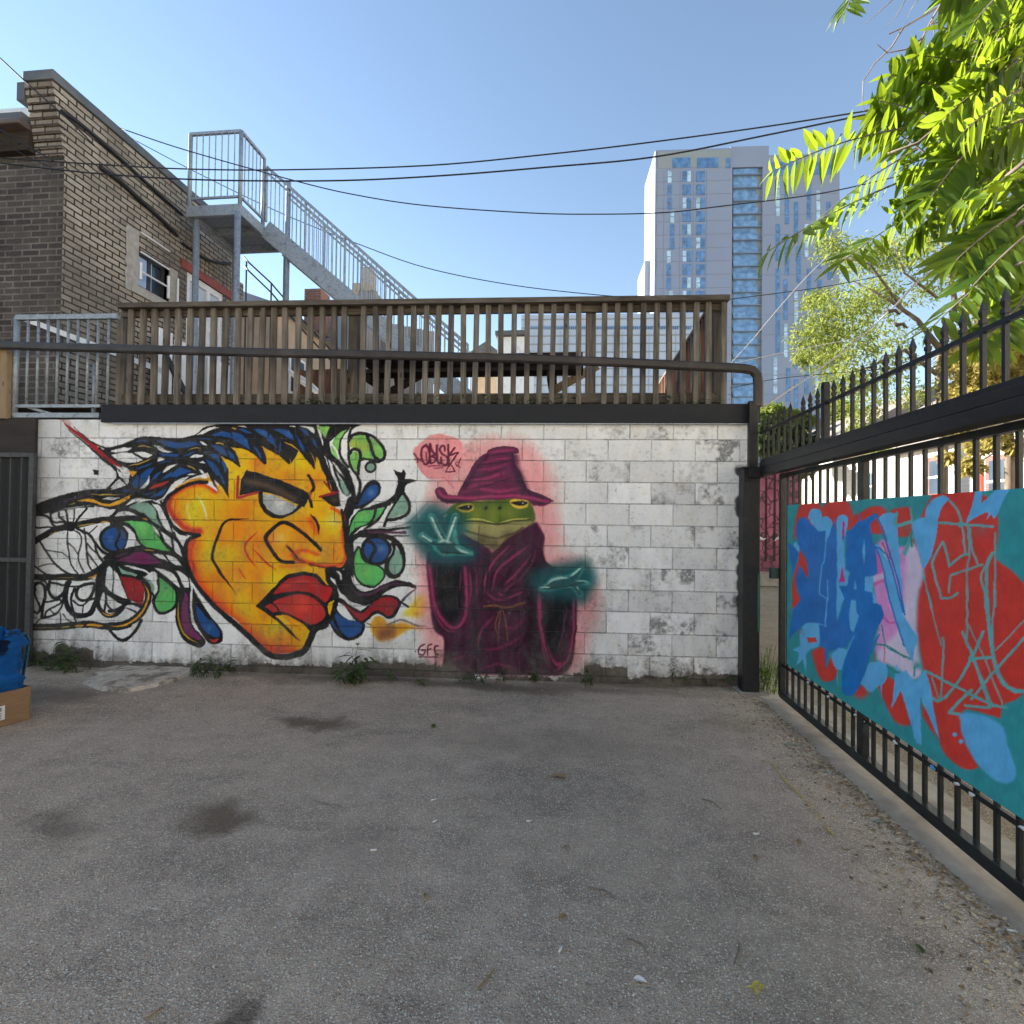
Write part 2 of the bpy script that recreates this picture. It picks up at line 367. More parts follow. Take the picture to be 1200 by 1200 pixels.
FACE = '''
# left limbs, drawn over the white block
f T1 PK 14 .6 | 390,5* 470,0* 560,90 480,80*
f T1 R | 430,30* 490,80 700,210 850,340 1000,460 1130,550* 1110,575 950,500 800,360 650,230 500,130*
s T1 R2 16 8 .6 | 480,90 650,200 840,360 1050,510
s T1 K 10-46 | 500,140 640,240 790,370 900,480 1040,580 1085,640 1090,700
s T1 K 8-36 | 560,100 680,200 760,270 900,340 1000,350 1100,330 1210,290
s T1 K 20-50 | 860,350 1000,460 1130,540 1210,570
s T1 K 18 | 920,370 1000,395 1100,410 1210,390
s T1 K 30 | 940,850 1020,770 1100,700 1130,720 1180,800
s T1 K 14 | 1090,600 1140,650 1150,720
f T1 K | 790,600* 860,610* 850,670* 805,660*
# right-hand swirl mass (before the face)
s T9 K 78 | 50,60 30,200 25,330 60,440 150,520 230,600 290,680 330,780 350,900 330,1000 290,1100 260,1210
s T9 K 50 | 0,420 40,560 80,720 140,880 
s T9 K 30 | 70,480 160,620 230,720 300,760
s T9 K 30 | 110,560 150,700 210,840 280,900 300,780
f T9 K | 230,560* 330,760 330,900* 250,800 150,560*
s T9 K 34 | 420,70 320,120 290,200 280,330 290,480 330,600 390,680 420,760 410,880 370,1000
s T9 K 34 | 280,110 200,220 175,330 190,450 280,570
f T9 K | -60,70* 420,70* 300,110 160,200 60,280 0,330 -30,200*
s T10 K 120 | 320,-20 270,150 262,300 275,450 290,640 280,820 240,950
s T10 K 140 | 100,800 200,860 260,930
f T9 W | 270,190* 220,280 190,370 210,450 275,540* 265,400*
f T9 W | 85,500* 160,570 240,700* 160,620*
f T9 W | 290,625* 370,690 400,740 395,850 375,925* 360,800*
f T9 W | 90,590* 130,680 170,790 210,890* 170,880 120,760*
f T9 W | -10,430* 30,500 60,600* 20,530*
f T9 W | 0,90* -10,150 10,200* 
f T9 SG | 165,690* 230,760 285,850 280,905 240,890 195,800*
f T9 G2 | 260,130* 180,170 120,240 90,300* 130,350 155,390* 180,250*
f T9 G2 | 80,315* 120,370 150,430 160,490* 110,440 75,370*
f T8 G2 | 410,92* 570,92* 540,160 510,240* 470,170*
f T8 W | 420,190* 470,260 480,360 470,380* 430,300*
s T9 K 40 | 290,260 330,200 420,175 540,200 640,280 700,380 700,460 640,505 560,490 480,465 420,490
f T9 G2 | 295,330* 310,270 360,210 430,195 500,210 530,300 560,390 600,480* 520,470 445,455* 430,390 380,360*
f T9 G2 | 515,225* 600,270 670,350 690,420 680,470 620,470* 580,410 550,310*
b T9 OY 80 .35 | 460,340 340,300
s T9 K 36 | 500,200 545,330 590,450 640,490
s T9 K 40 | 290,420 330,370 400,375 425,440 410,520 395,650
f T9 G2 | 300,470* 320,410 360,392 400,420 400,500 380,580 376,640* 330,560*
c T9 K 72 | 542,572
c T9 SG 45 | 542,572
f T9 K | 350,1070* 430,880 470,790 550,728 620,735 668,800 650,880 560,970 450,1060*
f T9 B | 385,1035* 440,920 490,830 560,780 620,790 640,840 600,910 510,980*
b T9 B2 50 .8 | 545,870
f T9 K | 810,605* 870,630 900,640* 925,595* 950,650 945,715* 1000,715 1105,735* 1010,760 950,800 940,880* 870,960 770,1020* 700,1040 590,1070 420,1100* 560,1020 700,980 800,910 850,820 860,720 830,660*
s T9 K 38 | 930,880 980,960 1000,1050 970,1120 900,1165 740,1200
s T9 K 36 | 910,880 820,1020 750,1150 700,1260
f T9 SG | 920,895* 970,980 975,1060 940,1120 860,1150 740,1180* 810,1050*
s T10 K 34 | 250,420 300,280 340,180 420,90 520,60 700,20
s T10 K 36 | 600,60 580,150 540,220 430,260 340,340 300,420
s T10 K 34 | 720,40 640,170 560,240 470,300
f T10 G | 580,75* 560,160 510,230 400,270 330,320 290,385* 310,280 340,200 400,110 480,78*
f T10 G | 712,45* 620,75 592,200* 650,140*
b T10 G2 60 .5 | 450,130
s T9 W 20t | 795,985 740,1090 680,1200
s T10 W 16t | 290,270 320,160 410,50
s T10 W 11t | 665,180 600,250 470,305
s T10 ST 14 10 .8 | 640,275 780,275 950,240 1060,160 1200,0
s T10 K 74-24 3 | 280,450 420,350 560,320 750,310 880,292 1000,285
s T10 PP 30 7 | 520,330 700,335 850,342 950,335
s T10 K 22-12 3 | 650,378 800,383 990,372
s T10 W 12t | 310,415 350,360 410,315
s T10 K 60 | 300,430 400,370 560,375 700,380 800,420 890,510 925,620 910,760 850,850 785,850 735,790 735,710 790,600 805,480
f T10 SG | 835,510* 890,580 915,680 890,790 840,835 780,810 752,750 770,680 815,600*
c T10 K 182 | 605,550
c T10 B 143 | 607,550
s T10 K 40 | 510,430 570,470 598,540 550,620 535,690
b T10 B2 55 .8 | 665,530
s T10 W 9t | 790,480 790,560 750,640
s T10 K 44 | 400,520 420,610 450,680 530,715 630,740 690,800 680,880 600,955 520,965 430,925 370,840 345,720 360,600 400,520
f T10 G | 400,520* 420,600 450,670 530,712 630,740 690,800 680,880 600,955 520,960 430,920 370,840 350,720 360,600*
b T10 G2 90 .6 | 470,790
f T10 K | 80,770* 230,780 300,860 350,950 450,1030 560,1010 650,970 760,920 860,900 980,920 1070,960* 1085,1000* 950,970 830,990 720,1040 600,1130 500,1190 400,1180 280,1130 170,1020*
s T10 PP 34t 8 | 300,960 370,1040 450,1070 560,1050 680,990 800,950 950,945
s T10 W 22t | 135,790 180,830 205,905
s T10 W 24t | 312,845 360,935 430,995 520,1012
s T10 W 30t | 130,960 180,1050 270,1125
f T11 K | 90,520* 200,510 300,590 420,660* 500,600 600,510 680,475 770,475 860,500 905,560 880,640 820,730 740,750 690,720 640,690 570,720 490,790 430,810 350,760 280,660*
f T11 R | 190,545* 280,610 350,660 430,690 500,640 580,560 660,510 750,500 830,520 865,570 840,630 780,710 730,718* 690,680 630,650 560,680 480,760 440,775 380,750 320,680*
f T11 K | 40,540* 50,750 110,900 230,1000 340,1000 440,950 480,860 470,800 400,780 280,760 180,680 110,560*
f T11 W | 135,550* 230,600 280,660 330,745* 230,710 170,640*
f T11 W | 310,555* 420,598 490,600* 440,640*
f T11 B | 110,620* 170,700 280,765 400,790 445,830 430,900 350,960 260,960 180,870 130,740*
s T11 B 28t | 60,590 75,750 150,900
f T11 YL 26 .9 | 900,720* 1000,620 1090,490 1180,470 1200,600 1160,720 1080,740 1000,710*
b T11 MB 45 .4 | 1080,690
f T11 OY 16 .95 | 540,800* 620,725 730,800* 850,805 930,795 1100,850 1230,880* 1000,880 850,960 700,1010 600,980 540,880*
c T11 O 70 | 640,790
b T11 MB 90 .75 | 680,930 760,910
s T11 K 28-18 10 .8 | 920,540 980,470 1060,410
s T11 K 24 | 890,550 985,612
s T11 ST 24 8 .9 | 740,820 830,780 900,765 1000,795 1080,830 1190,845
s T11 K 8 | 470,790 560,830
# face
f F YE | 320,215* 420,150 500,110 610,100 720,120 790,230 820,330 860,385* 800,410* 850,455 890,490 885,560 895,640 905,700 870,738 800,738 810,745* 812,800 840,830 845,880 810,1010 740,1040 700,1120 620,1140 550,1140 470,1080 400,1000 300,920 220,830 170,740 155,660 170,600* 210,595* 150,575 90,520 55,450 80,400 150,360 230,345 300,385*
k F on | 320,215* 420,150 500,110 610,100 720,120 790,230 820,330 860,385* 800,410* 850,455 890,490 885,560 895,640 905,700 870,738 800,738 810,745* 812,800 840,830 845,880 810,1010 740,1040 700,1120 620,1140 550,1140 470,1080 400,1000 300,920 220,830 170,740 155,660 170,600* 210,595* 150,575 90,520 55,450 80,400 150,360 230,345 300,385*
b F OR 90 .75 | 480,650 420,470 560,600 400,560 330,880 660,690 830,600 480,240
b F YL 80 .7 | 250,700 390,300 640,240 430,900 560,1050 840,560 300,640 600,800 760,300
b F OR 70 .7 | 300,780 480,860 620,320 760,330 330,600 470,760 850,690 700,580
b F OR 60 .6 | 520,960 620,1100 400,760 700,530
s F OR 90 45 .7 | 175,640 185,730 240,840 340,940 430,1020 530,1100 640,1120
s F RD 46 30 .9 | 165,610 165,720 225,840 320,940 420,1030 520,1115 640,1140
s F OR 30 20 .8 | 210,600 200,640 
s F RD 10 7 .8 | 195,610 175,680 195,760
b F OR 85 .9 | 190,440
s F R2 34 14 .95 | 75,410 70,460 110,520 175,565 215,570
s F RD 22 12 .9 | 85,400 150,365 230,350 290,385
s F OR 22 12 .8 | 110,420 105,480 150,530
b F YL 55 .9 | 205,455 215,420 200,490
s F HL 11t 3 .9 | 208,405 238,465 250,525
s F HL 10t 5 .6 | 165,430 158,480 178,525
k F off | 320,215* 420,150 500,110 610,100 720,120 790,230 820,330 860,385* 800,410* 850,455 890,490 885,560 895,640 905,700 870,738 800,738 810,745* 812,800 840,830 845,880 810,1010 740,1040 700,1120 620,1140 550,1140 470,1080 400,1000 300,920 220,830 170,740 155,660 170,600* 210,595* 150,575 90,520 55,450 80,400 150,360 230,345 300,385*
s F K 22 | 815,748 822,800 850,832* 856,890 838,965 805,1012
s F K 15 | 50,435 70,520 130,572 210,587
s F K 17-34 1 | 215,588 160,615 152,700 188,800 270,905 370,995 460,1075 545,1150 620,1158 700,1135 730,1085 755,1030 800,1010
f F K | 435,282* 520,308 640,348 745,398* 722,430 706,462* 640,427 560,397 500,387 402,400* 412,330*
s F BR 34-26 14 .85 | 440,335 540,360 660,415
s F R2 13 | 398,315 392,412* 490,390
s F K 20 | 503,388 506,440 540,487 600,500 655,475 700,440
f F GY | 512,395* 560,402 620,428 672,455* 640,483 590,495 545,478 515,440*
b F LG 32 .95 | 588,440
f F DK | 785,412* 868,388* 876,450* 850,455 820,440*
b F BR 22 .8 | 845,420
s F R 11 | 780,408 865,386
s F R 11 | 800,338 836,384
s F K 14 2 | 728,308 752,365 733,400 742,455
s F OR 14 8 .7 | 720,360 745,420
s F K 13t 2 | 732,488 765,525 776,585
s F RD 26 16 .6 | 735,515 765,575
b F HL 46 .5 | 845,520
b F HL 45 .45 | 590,600
s F K 18 2 | 782,658 705,582 620,530 572,545 525,600 555,660 600,710 655,714
s F MB 12 6 .9 | 625,638 655,670 670,700 740,730
s F K 8 2 | 630,645 660,675 690,705 770,735 850,738
s F RD 16 10 .7 | 645,680 700,660 770,680
s F RD 15 9 .85 | 835,462 890,505 884,600 900,690 862,730 770,728 680,700
s F K 14 | 880,470 895,560 900,650 912,700 880,742 820,745
s F K 13t 2 | 450,511 390,515 335,525 300,600 275,690 310,760 385,860
s F RD 9t 2 | 490,572 430,630 440,685 485,745
s F RD 8t 2 | 465,650 525,715 575,755
s F RD 7t 2 .8 | 392,735 435,800
s F OR 16 10 .8 | 590,735 660,735 720,720
f F K | 478,920* 560,838 620,778 700,760 765,772 815,822* 845,830 848,885 815,915 825,970 795,1015 730,1038* 700,1005 620,965 550,970*
f F LR | 555,868* 620,800 690,780 750,785 800,828* 834,834 830,870 800,903 740,872 690,852 620,855*
f F R2 | 520,922* 600,882 690,867 760,892 803,940 798,980 740,1008 680,978 600,948 560,952*
b F LL 75 .8 | 690,920
s F LL 18 10 .6 | 600,830 690,805 760,820
s F K 10 | 485,922 580,875 690,857 760,877 805,915
s F K 8 | 552,905 580,930 592,962
s F K 13t 3 | 500,932 580,985 685,1085
s F OR 10 6 .8 | 610,970 690,1030
# hair mass over the forehead
f p K | 130,524* 140,522 150,518 160,513.5 170,511.5 180,511.5 195,513 210,513.5 220,511.5 230,508 240,501 252,498 270,496* 371,496* 373,505 376,515 381,530* 378,536 372,524* 376,540* 384,556 388,575* 385,571 378,545 371,530* 369,550* 366,540 361,526* 355,531 350,528* 340.5,544.5* 337,532 332.5,517.5* 325,528 318,536 312.5,544* 308,530 299,516* 296,524 292,538 282,547.5* 277,533 269.5,523.5* 264,530 259,534* 268,551 268,560 268.5,580 267.5,583.5* 259,570 250.5,561.5* 257,577* 250,568 243,554* 222,561 205,572 196,583 186,587 170,585 155,592 145,598 130,597* 110,593 80,595 60,600 38,605* 36,594* 50,587 75,579 100,574 122,573 140,570 150,566* 152,555 148,548 130,536 120,527*
f T7 YE | 395,335* 430,360 480,430 520,570* 700,450 740,480 800,540* 820,520 790,400 690,260* 600,330 480,350*
f T7 YE | 690,260* 770,330 820,480 830,540 900,440 1000,460 1080,540 1110,530 1070,400 1030,275* 900,330*
f T7 YE | 290,440* 360,490 440,530 520,578* 440,620 385,700 385,880 375,940 385,700 380,610*
f T8 YE | 25,275* 120,330 200,390 300,500 375,590* 395,590 380,470 310,360* 220,260*
f T7 K | 690,258* 790,340 900,400 1020,480 1085,545* 1105,540* 1075,400 1030,275* 900,200*
f T7 K | 395,335* 500,345 620,390 720,470 800,545* 830,530* 800,400 690,258* 560,250*
f T7 K | 290,440* 400,500 515,578* 520,560* 480,430 395,335* 300,330*
f T8 K | 20,272* 130,320 230,420 380,600* 395,590* 370,470 310,358* 380,420 440,500 480,620 560,740* 600,860* 680,860* 560,600 480,400 420,200 200,150*
f T4 W | 0,380* 120,350 250,345* 180,390 80,400 0,395*
f T4 W | 0,430* 100,410 240,405* 300,450 370,490* 280,520 180,520 80,490*
f T4 W | 270,400* 360,390 490,435* 430,465 370,460*
f T4 W | 500,310* 580,330 650,375 740,400* 640,400 560,370*
f T4 W | 545,510* 560,455* 640,480* 590,500*
f T4 W | 920,465* 980,430 1070,425* 1070,450 1000,465*
f T4 W | 1030,275* 1080,285 1130,320* 1080,315*
f T4 W | 600,640* 660,570 780,540* 700,590 640,625*
f T4 W | 340,835* 400,750 450,670* 440,760 400,815*
f T4 W | 480,965* 560,955 640,890 700,790 800,715 920,680* 850,740 760,830 700,870 620,940 550,970*
f T4 W | 890,665* 940,650 1000,655* 950,670*
f T4 W | 1030,600* 1070,620 1100,660* 1050,640*
f T4 W | 1030,520* 1070,505 1110,530*
f T4 W | 1000,195* 1080,150 1150,115 1230,100* 1150,150 1080,185*
f T7 W | 0,195* 80,150 180,110 280,110* 180,140 80,185*
f T4 W | 170,1030* 240,960 330,935 460,955* 330,970 240,1000*
f T4 W | 470,990* 540,1000 600,1100 640,1200* 580,1200* 540,1080*
f T4 W | 0,840* 60,770 120,735* 180,780* 100,815*
f T4 W | 110,610* 190,630 215,720 195,780* 150,720 140,660*
f T4 W | 70,590* 110,640 135,700* 100,680*
f T1 W | 900,945* 980,925 1120,930* 1020,960*
f T4 B | 520,255* 650,265 800,290 950,270 1050,310* 900,345 750,355 620,310*
f T4 B | 540,400* 650,415 800,420* 770,455 620,450*
f T4 B | 820,455* 900,420 980,385* 940,430*
f T4 B | 330,720 350,660 430,600 520,580* 460,650 410,740 345,820* 330,780*
f T4 B | 250,770 290,690 325,660* 320,740 310,820 270,810
f T4 B | 460,750* 520,660 590,615* 540,700*
f T4 B | 570,735* 640,670 720,630* 690,690*
f T4 B | 690,690* 750,620 820,580 950,625* 850,655 770,690*
f T4 B | 440,930* 520,890 600,850 660,810* 620,880 540,920*
f T4 B | 330,890* 420,880 510,865* 430,900*
f T4 B | 120,850* 180,838 240,855* 180,864*
s T4 B 18t | 290,595 400,560 490,530
s T4 B 16t | 270,290 340,268 440,270
s T4 B 14t | 560,535 640,508 720,502
s T4 B 14t | 1020,240 1080,240 1180,250
s T4 B 14t | 1070,395 1160,395
f T7 B | 110,480* 160,500 230,560 280,640 270,670* 200,620 160,570*
f T7 B | 140,430* 200,415 260,440 280,540* 220,480*
f T7 B | 150,520* 210,560 270,640 250,680* 190,610*
s T7 B 34t | 300,490 340,580 350,640
s T7 B 26t | 280,640 310,720 330,790
f T7 B | 170,315* 260,320 340,370 360,440* 270,400*
f T7 B | 370,370* 430,430 460,510* 390,460*
f T7 B | 170,205* 250,170 340,160 400,180* 420,240* 300,215*
f T7 B | 420,170* 500,185 580,240 640,380* 540,310 430,245*
s T7 B 26t | 670,330 720,400 770,480
f T7 B | 490,130* 560,130 660,185* 580,175*
f T7 B | 660,130* 760,130 830,160 830,240* 740,190*
f T7 B | 870,180* 910,250 945,350* 890,310 820,255*
f T7 B | 890,125* 990,130 1090,170 1140,260* 1040,200*
s T7 B 22t | 990,270 985,340 970,420
f T8 B | 0,130* 60,140 120,190 140,270* 80,230 0,180*
f T8 B | 165,190* 220,260 260,340 270,410* 210,340*
f T8 B | 210,110* 290,140 330,220* 260,180*
f T8 B | 345,220* 390,260 420,360* 370,310*
s T8 B2 10 8 .6 | 70,160 110,220
b T7 B2 30 .35 | 780,170 1060,180 590,260 200,470
f T8 W | 200,92* 330,95 380,120 385,190* 300,120*
f T8 W | 60,90* 150,90* 160,105*
f T7 W | 480,90* 560,90* 590,115*
s T4 Y 12t | 300,335 380,325 480,350
s T4 Y 12t | 190,570 380,515 490,470
s T4 Y 12t | 900,380 980,350 1050,347
s T4 Y 9t | 600,630 670,545
s T4 Y 12t | 880,545 950,580 1000,615
s T7 Y 16t | 220,290 280,295 330,315
s T7 Y 18t | 410,115 470,130
f T4 O | 200,615* 300,625* 250,690*
f T4 O | 680,890* 760,810 860,750 1000,700 1130,705* 1110,640* 1190,750* 1000,740 860,785 760,850*
f T1 O | 600,970* 720,940 830,965 930,1000 1040,990 1220,900* 1220,940* 1080,1020 950,1030 820,1000 720,980*
f T4 O | 0,1000* 80,970 230,900* 160,970 80,1020 0,1030*
f T1 Y | 480,1015* 590,985* 560,1005*
f T1 Y | 730,890* 950,888 1150,890* 950,905*
s T1 PP 12t 4 .7 | 350,1010 500,960 690,915
f T4 R2 | 440,835* 520,780 690,735* 600,800*
s T7 OR 14t 4 | 215,740 260,840 290,890
s T4 K 46 | 620,1010 660,930 760,850 880,790 1000,750 1120,750
s T5 K 30 | 590,-20 640,90 720,260 800,335 950,365
# lower left limbs
s T2 K 76-70 | 55,475 200,390 350,310 500,270 700,230 900,190 1100,170 1210,170
s T2 Y 12t | 280,370 400,330
s T2 Y 14t | 600,265 720,245 830,235
s T2 O 16t | 870,218 1050,200
c T2 K 56 | 530,270
s T2 K 22 | 90,150 90,220 130,280 250,275 330,290
s T2 K 28 | 90,150 130,140 230,140 280,180 310,240 350,280
s T2 K 25 | 290,100 300,180 340,220 420,220 480,240
s T2 K 25 | 390,110 395,160 450,200 500,250
s T2 K 26 | 300,110 400,75 470,80 490,160 500,250
s T2 K 12 | 400,160 450,160
s T2 K 16 | 570,70 570,180 545,250
s T2 K 25 | 720,60 640,150 570,250
s T2 K 16 | 60,135 200,110 400,80 600,48 800,38
f T2 W | 300,90* 500,60 800,20* 600,40 450,62*
s T2 K 36 | 1100,90 1020,150 980,200
s T2 K 26 | 170,450 240,560 340,700 440,790 540,840
s T2 K 13 | 240,545 340,560 430,580 500,630
s T2 K 18 | 490,310 485,440 510,600 540,730 620,830
s T2 K 14 | 500,460 570,530 620,600
s T2 K 18 | 560,310 630,350 655,420 640,520 615,620 630,700 690,810
s T2 K 20 | 690,290 710,450 720,600 740,720 790,810
s T2 K 18 | 725,470 780,540 850,600 920,690
s T2 K 18 | 720,560 780,660 860,750
s T2 K 34 | 600,290 740,360 820,470 900,560 970,600
s T2 K 26 | 810,450 830,560 870,640 920,690
s T2 K 14 | 620,300 690,355 760,340 840,260
s T2 K 13 | 150,740 250,710 340,715
s T2 K 22 | 50,690 130,750 230,830
s T2 K 74-90 | 20,862 250,862 500,860 700,865 820,810 920,730 1000,660 1100,620 1210,580
s T2 O 20t | 720,878 820,850 910,750
s T2 Y 10t 2 .7 | 330,872 450,868 600,872
s T2 K 110 | 900,780 880,900 870,1000
s T3 K 26 | 80,320 95,430 130,530 165,590 170,640 140,690 100,670
s T3 K 38 | 105,420 100,370 140,330 200,345 230,420 215,540 195,640 190,740
s T3 K 24 | 180,300 240,320 260,420
s T3 K 40 | 285,320 272,410 300,480 350,510 420,480 460,420 480,330
s T3 K 24 | 300,330 380,340 440,360 520,320
s T3 K 22 | 220,560 300,545 400,530 405,570 330,610 280,640 235,680 225,740
s T3 K 24 | 440,480 430,580 380,670 300,720 200,742
s T3 K 18 | 280,640 330,690 380,680
s T3 K 14 | 115,830 150,770 200,740
s T3 K 14 | 410,680 410,800
s T3 K 14 | 440,690 480,750 560,800
s T3 K 20 | 570,740 605,800
s T3 K 60 | 510,320 475,420 470,540 505,640 570,705 650,715 740,695 800,620 840,500 845,300
s T3 K 30 | 575,390 535,500 540,600 570,690
s T3 K 36 | 625,375 595,420 600,490 660,535 740,520 785,450 800,345 700,350 625,375
s T3 K 22 | 560,540 620,590 680,590 740,540 820,505
s T3 K 16 | 680,590 665,700
s T3 K 20 | 510,375 620,365 700,345
s T3 K 56 | 875,440 845,540 880,650 960,715 1060,695 1130,630 1200,560
s T3 O 16t | 895,675 960,708 1040,690
s T3 K 26 | 930,440 940,540 925,660
s T3 K 22 | 940,540 970,610 1030,650 1090,640
s T3 K 64 | 850,290 950,430 1060,500 1210,555
s T3 K 15 | 1020,130 1030,250 1020,440
s T3 K 24 | 1040,130 1110,260 1150,380 1210,520
s T3 K 80 | 0,852 250,848 500,832 700,815 900,835 1060,850 1210,815
s T3 Y 12t 2 .7 | 40,857 200,857 390,850
s T3 Y 16t | 410,848 520,842
s T3 O 24t | 575,838 690,828
s T3 O 28t | 710,822 910,832
s T3 O 30 | 980,835 1100,840 1210,805
f T5 K | -10,130* 80,40 200,20 480,-40* 640,60 730,330* 890,375* 870,600 920,850 940,1020* 900,1130* 780,1110 740,1000 560,850* 480,800 300,900 100,840 -100,640* -20,560*
c T2 K 172 | 1035,415
c T2 B 138 | 1040,415
b T2 B2 45 .6 | 990,420
s T2 K 36 | 1070,270 1100,340 1080,420 1060,490 1090,550
f T5 SG | 210,45* 300,0 430,0 510,70 540,180 600,280* 500,220 380,110*
f T5 W | 45,155* 100,100 190,90 310,140* 180,140*
f T5 W | -60,140* 0,70 60,75* 0,130*
f T5 W | 480,0* 560,20 620,110 720,345* 640,300 590,210 540,90*
s T5 O 16t | 370,170 430,195
f T5 G | 140,210* 250,205 400,215 480,270 540,370 620,480 690,560* 520,530 400,500 330,420 280,300 220,240*
b T5 G2 90 .5 | 380,290
f T5 W | 130,255* 210,290 270,350 300,430 350,490* 220,510 160,530* 200,420 210,350*
f T5 W | 470,240* 540,310 575,395* 510,320*
f T5 W | 580,325* 650,370 700,420 715,525* 630,440*
f T5 W | 725,410* 790,490 835,630* 750,560 740,480*
f T5 W | 745,330* 850,375 890,385* 850,510* 800,430*
f T5 W | 490,590* 590,600 670,680* 580,650*
f T5 W | 640,600* 740,630 835,730* 740,710 680,660*
s T5 Y 14t | 380,545 520,552
f T5 P | 70,665* 200,610 290,570 420,580 520,640 600,700* 450,715 300,705*
s T5 P 14t | 40,630 190,575
f T5 W | 150,725* 280,745 420,790 500,860 560,940 550,1030* 530,1000 500,900 400,800 260,770*
f T5 SG | 80,735* 150,780 270,820 400,860 490,930 515,1000 485,1075* 450,970 360,890 240,840 130,820*
f T5 W | 500,760* 600,770 720,820 780,900 815,1000* 700,900 600,820*
f T5 W | 755,780* 840,820 910,890 915,1045* 850,950 800,850*
s T6 K 84 | 330,270 410,350 435,440 430,540 370,660 290,745 180,810 80,830 -10,835
s T6 K 50 | -20,450 100,540 200,575 340,600
s T6 K 40 | -20,660 80,640 160,590
s T6 K 26 | 140,620 200,620 290,670
f T5 R | 115,860* 220,870 330,900 385,990 385,1100 365,1195* 280,1160 210,1110 150,970*
s T6 O 24t | 380,330 435,430 430,540 370,660 290,750 180,815 80,838 -10,835
f T6 W | 160,615* 220,585 320,612* 290,655* 220,625*
s T6 K 36 | -20,880 80,985 160,1000 240,950 300,870 350,770
s T6 K 50 | 560,250 640,315 735,395 765,480 745,595 660,665 565,670 512,590 525,510 570,430 560,300
f T6 G | 565,265* 640,320 730,400 758,480 740,590 660,655 570,660 520,590 530,510 575,430*
b T6 G2 50 .5 | 650,420
s T6 K 30t | 480,430 500,500 480,580
f T6 K | 790,380* 760,600 765,800 820,960 900,1040 1000,1085 1080,1080 1112,1010 1040,920 960,830 930,650 925,380*
f T6 P | 870,430* 900,500 910,680 940,830 1020,930 1070,990* 1000,990 900,940 840,850 820,700 840,550*
s T6 YL 20t 0 .7 | 788,540 790,700 820,860 900,970 1030,1045
f T6 K | 960,380* 950,600 980,780 1060,920 1150,1035 1250,1048 1312,1000 1295,880 1200,760 1090,600 1010,480*
f T6 B | 1000,590* 1050,650 1120,740 1200,800 1265,890 1262,960 1200,960 1100,890 1030,780 1000,680*
b T6 B2 50 .5 | 1160,860
f T6 R2 | 1150,988* 1200,995 1265,980* 1230,1032 1180,1022*
'''
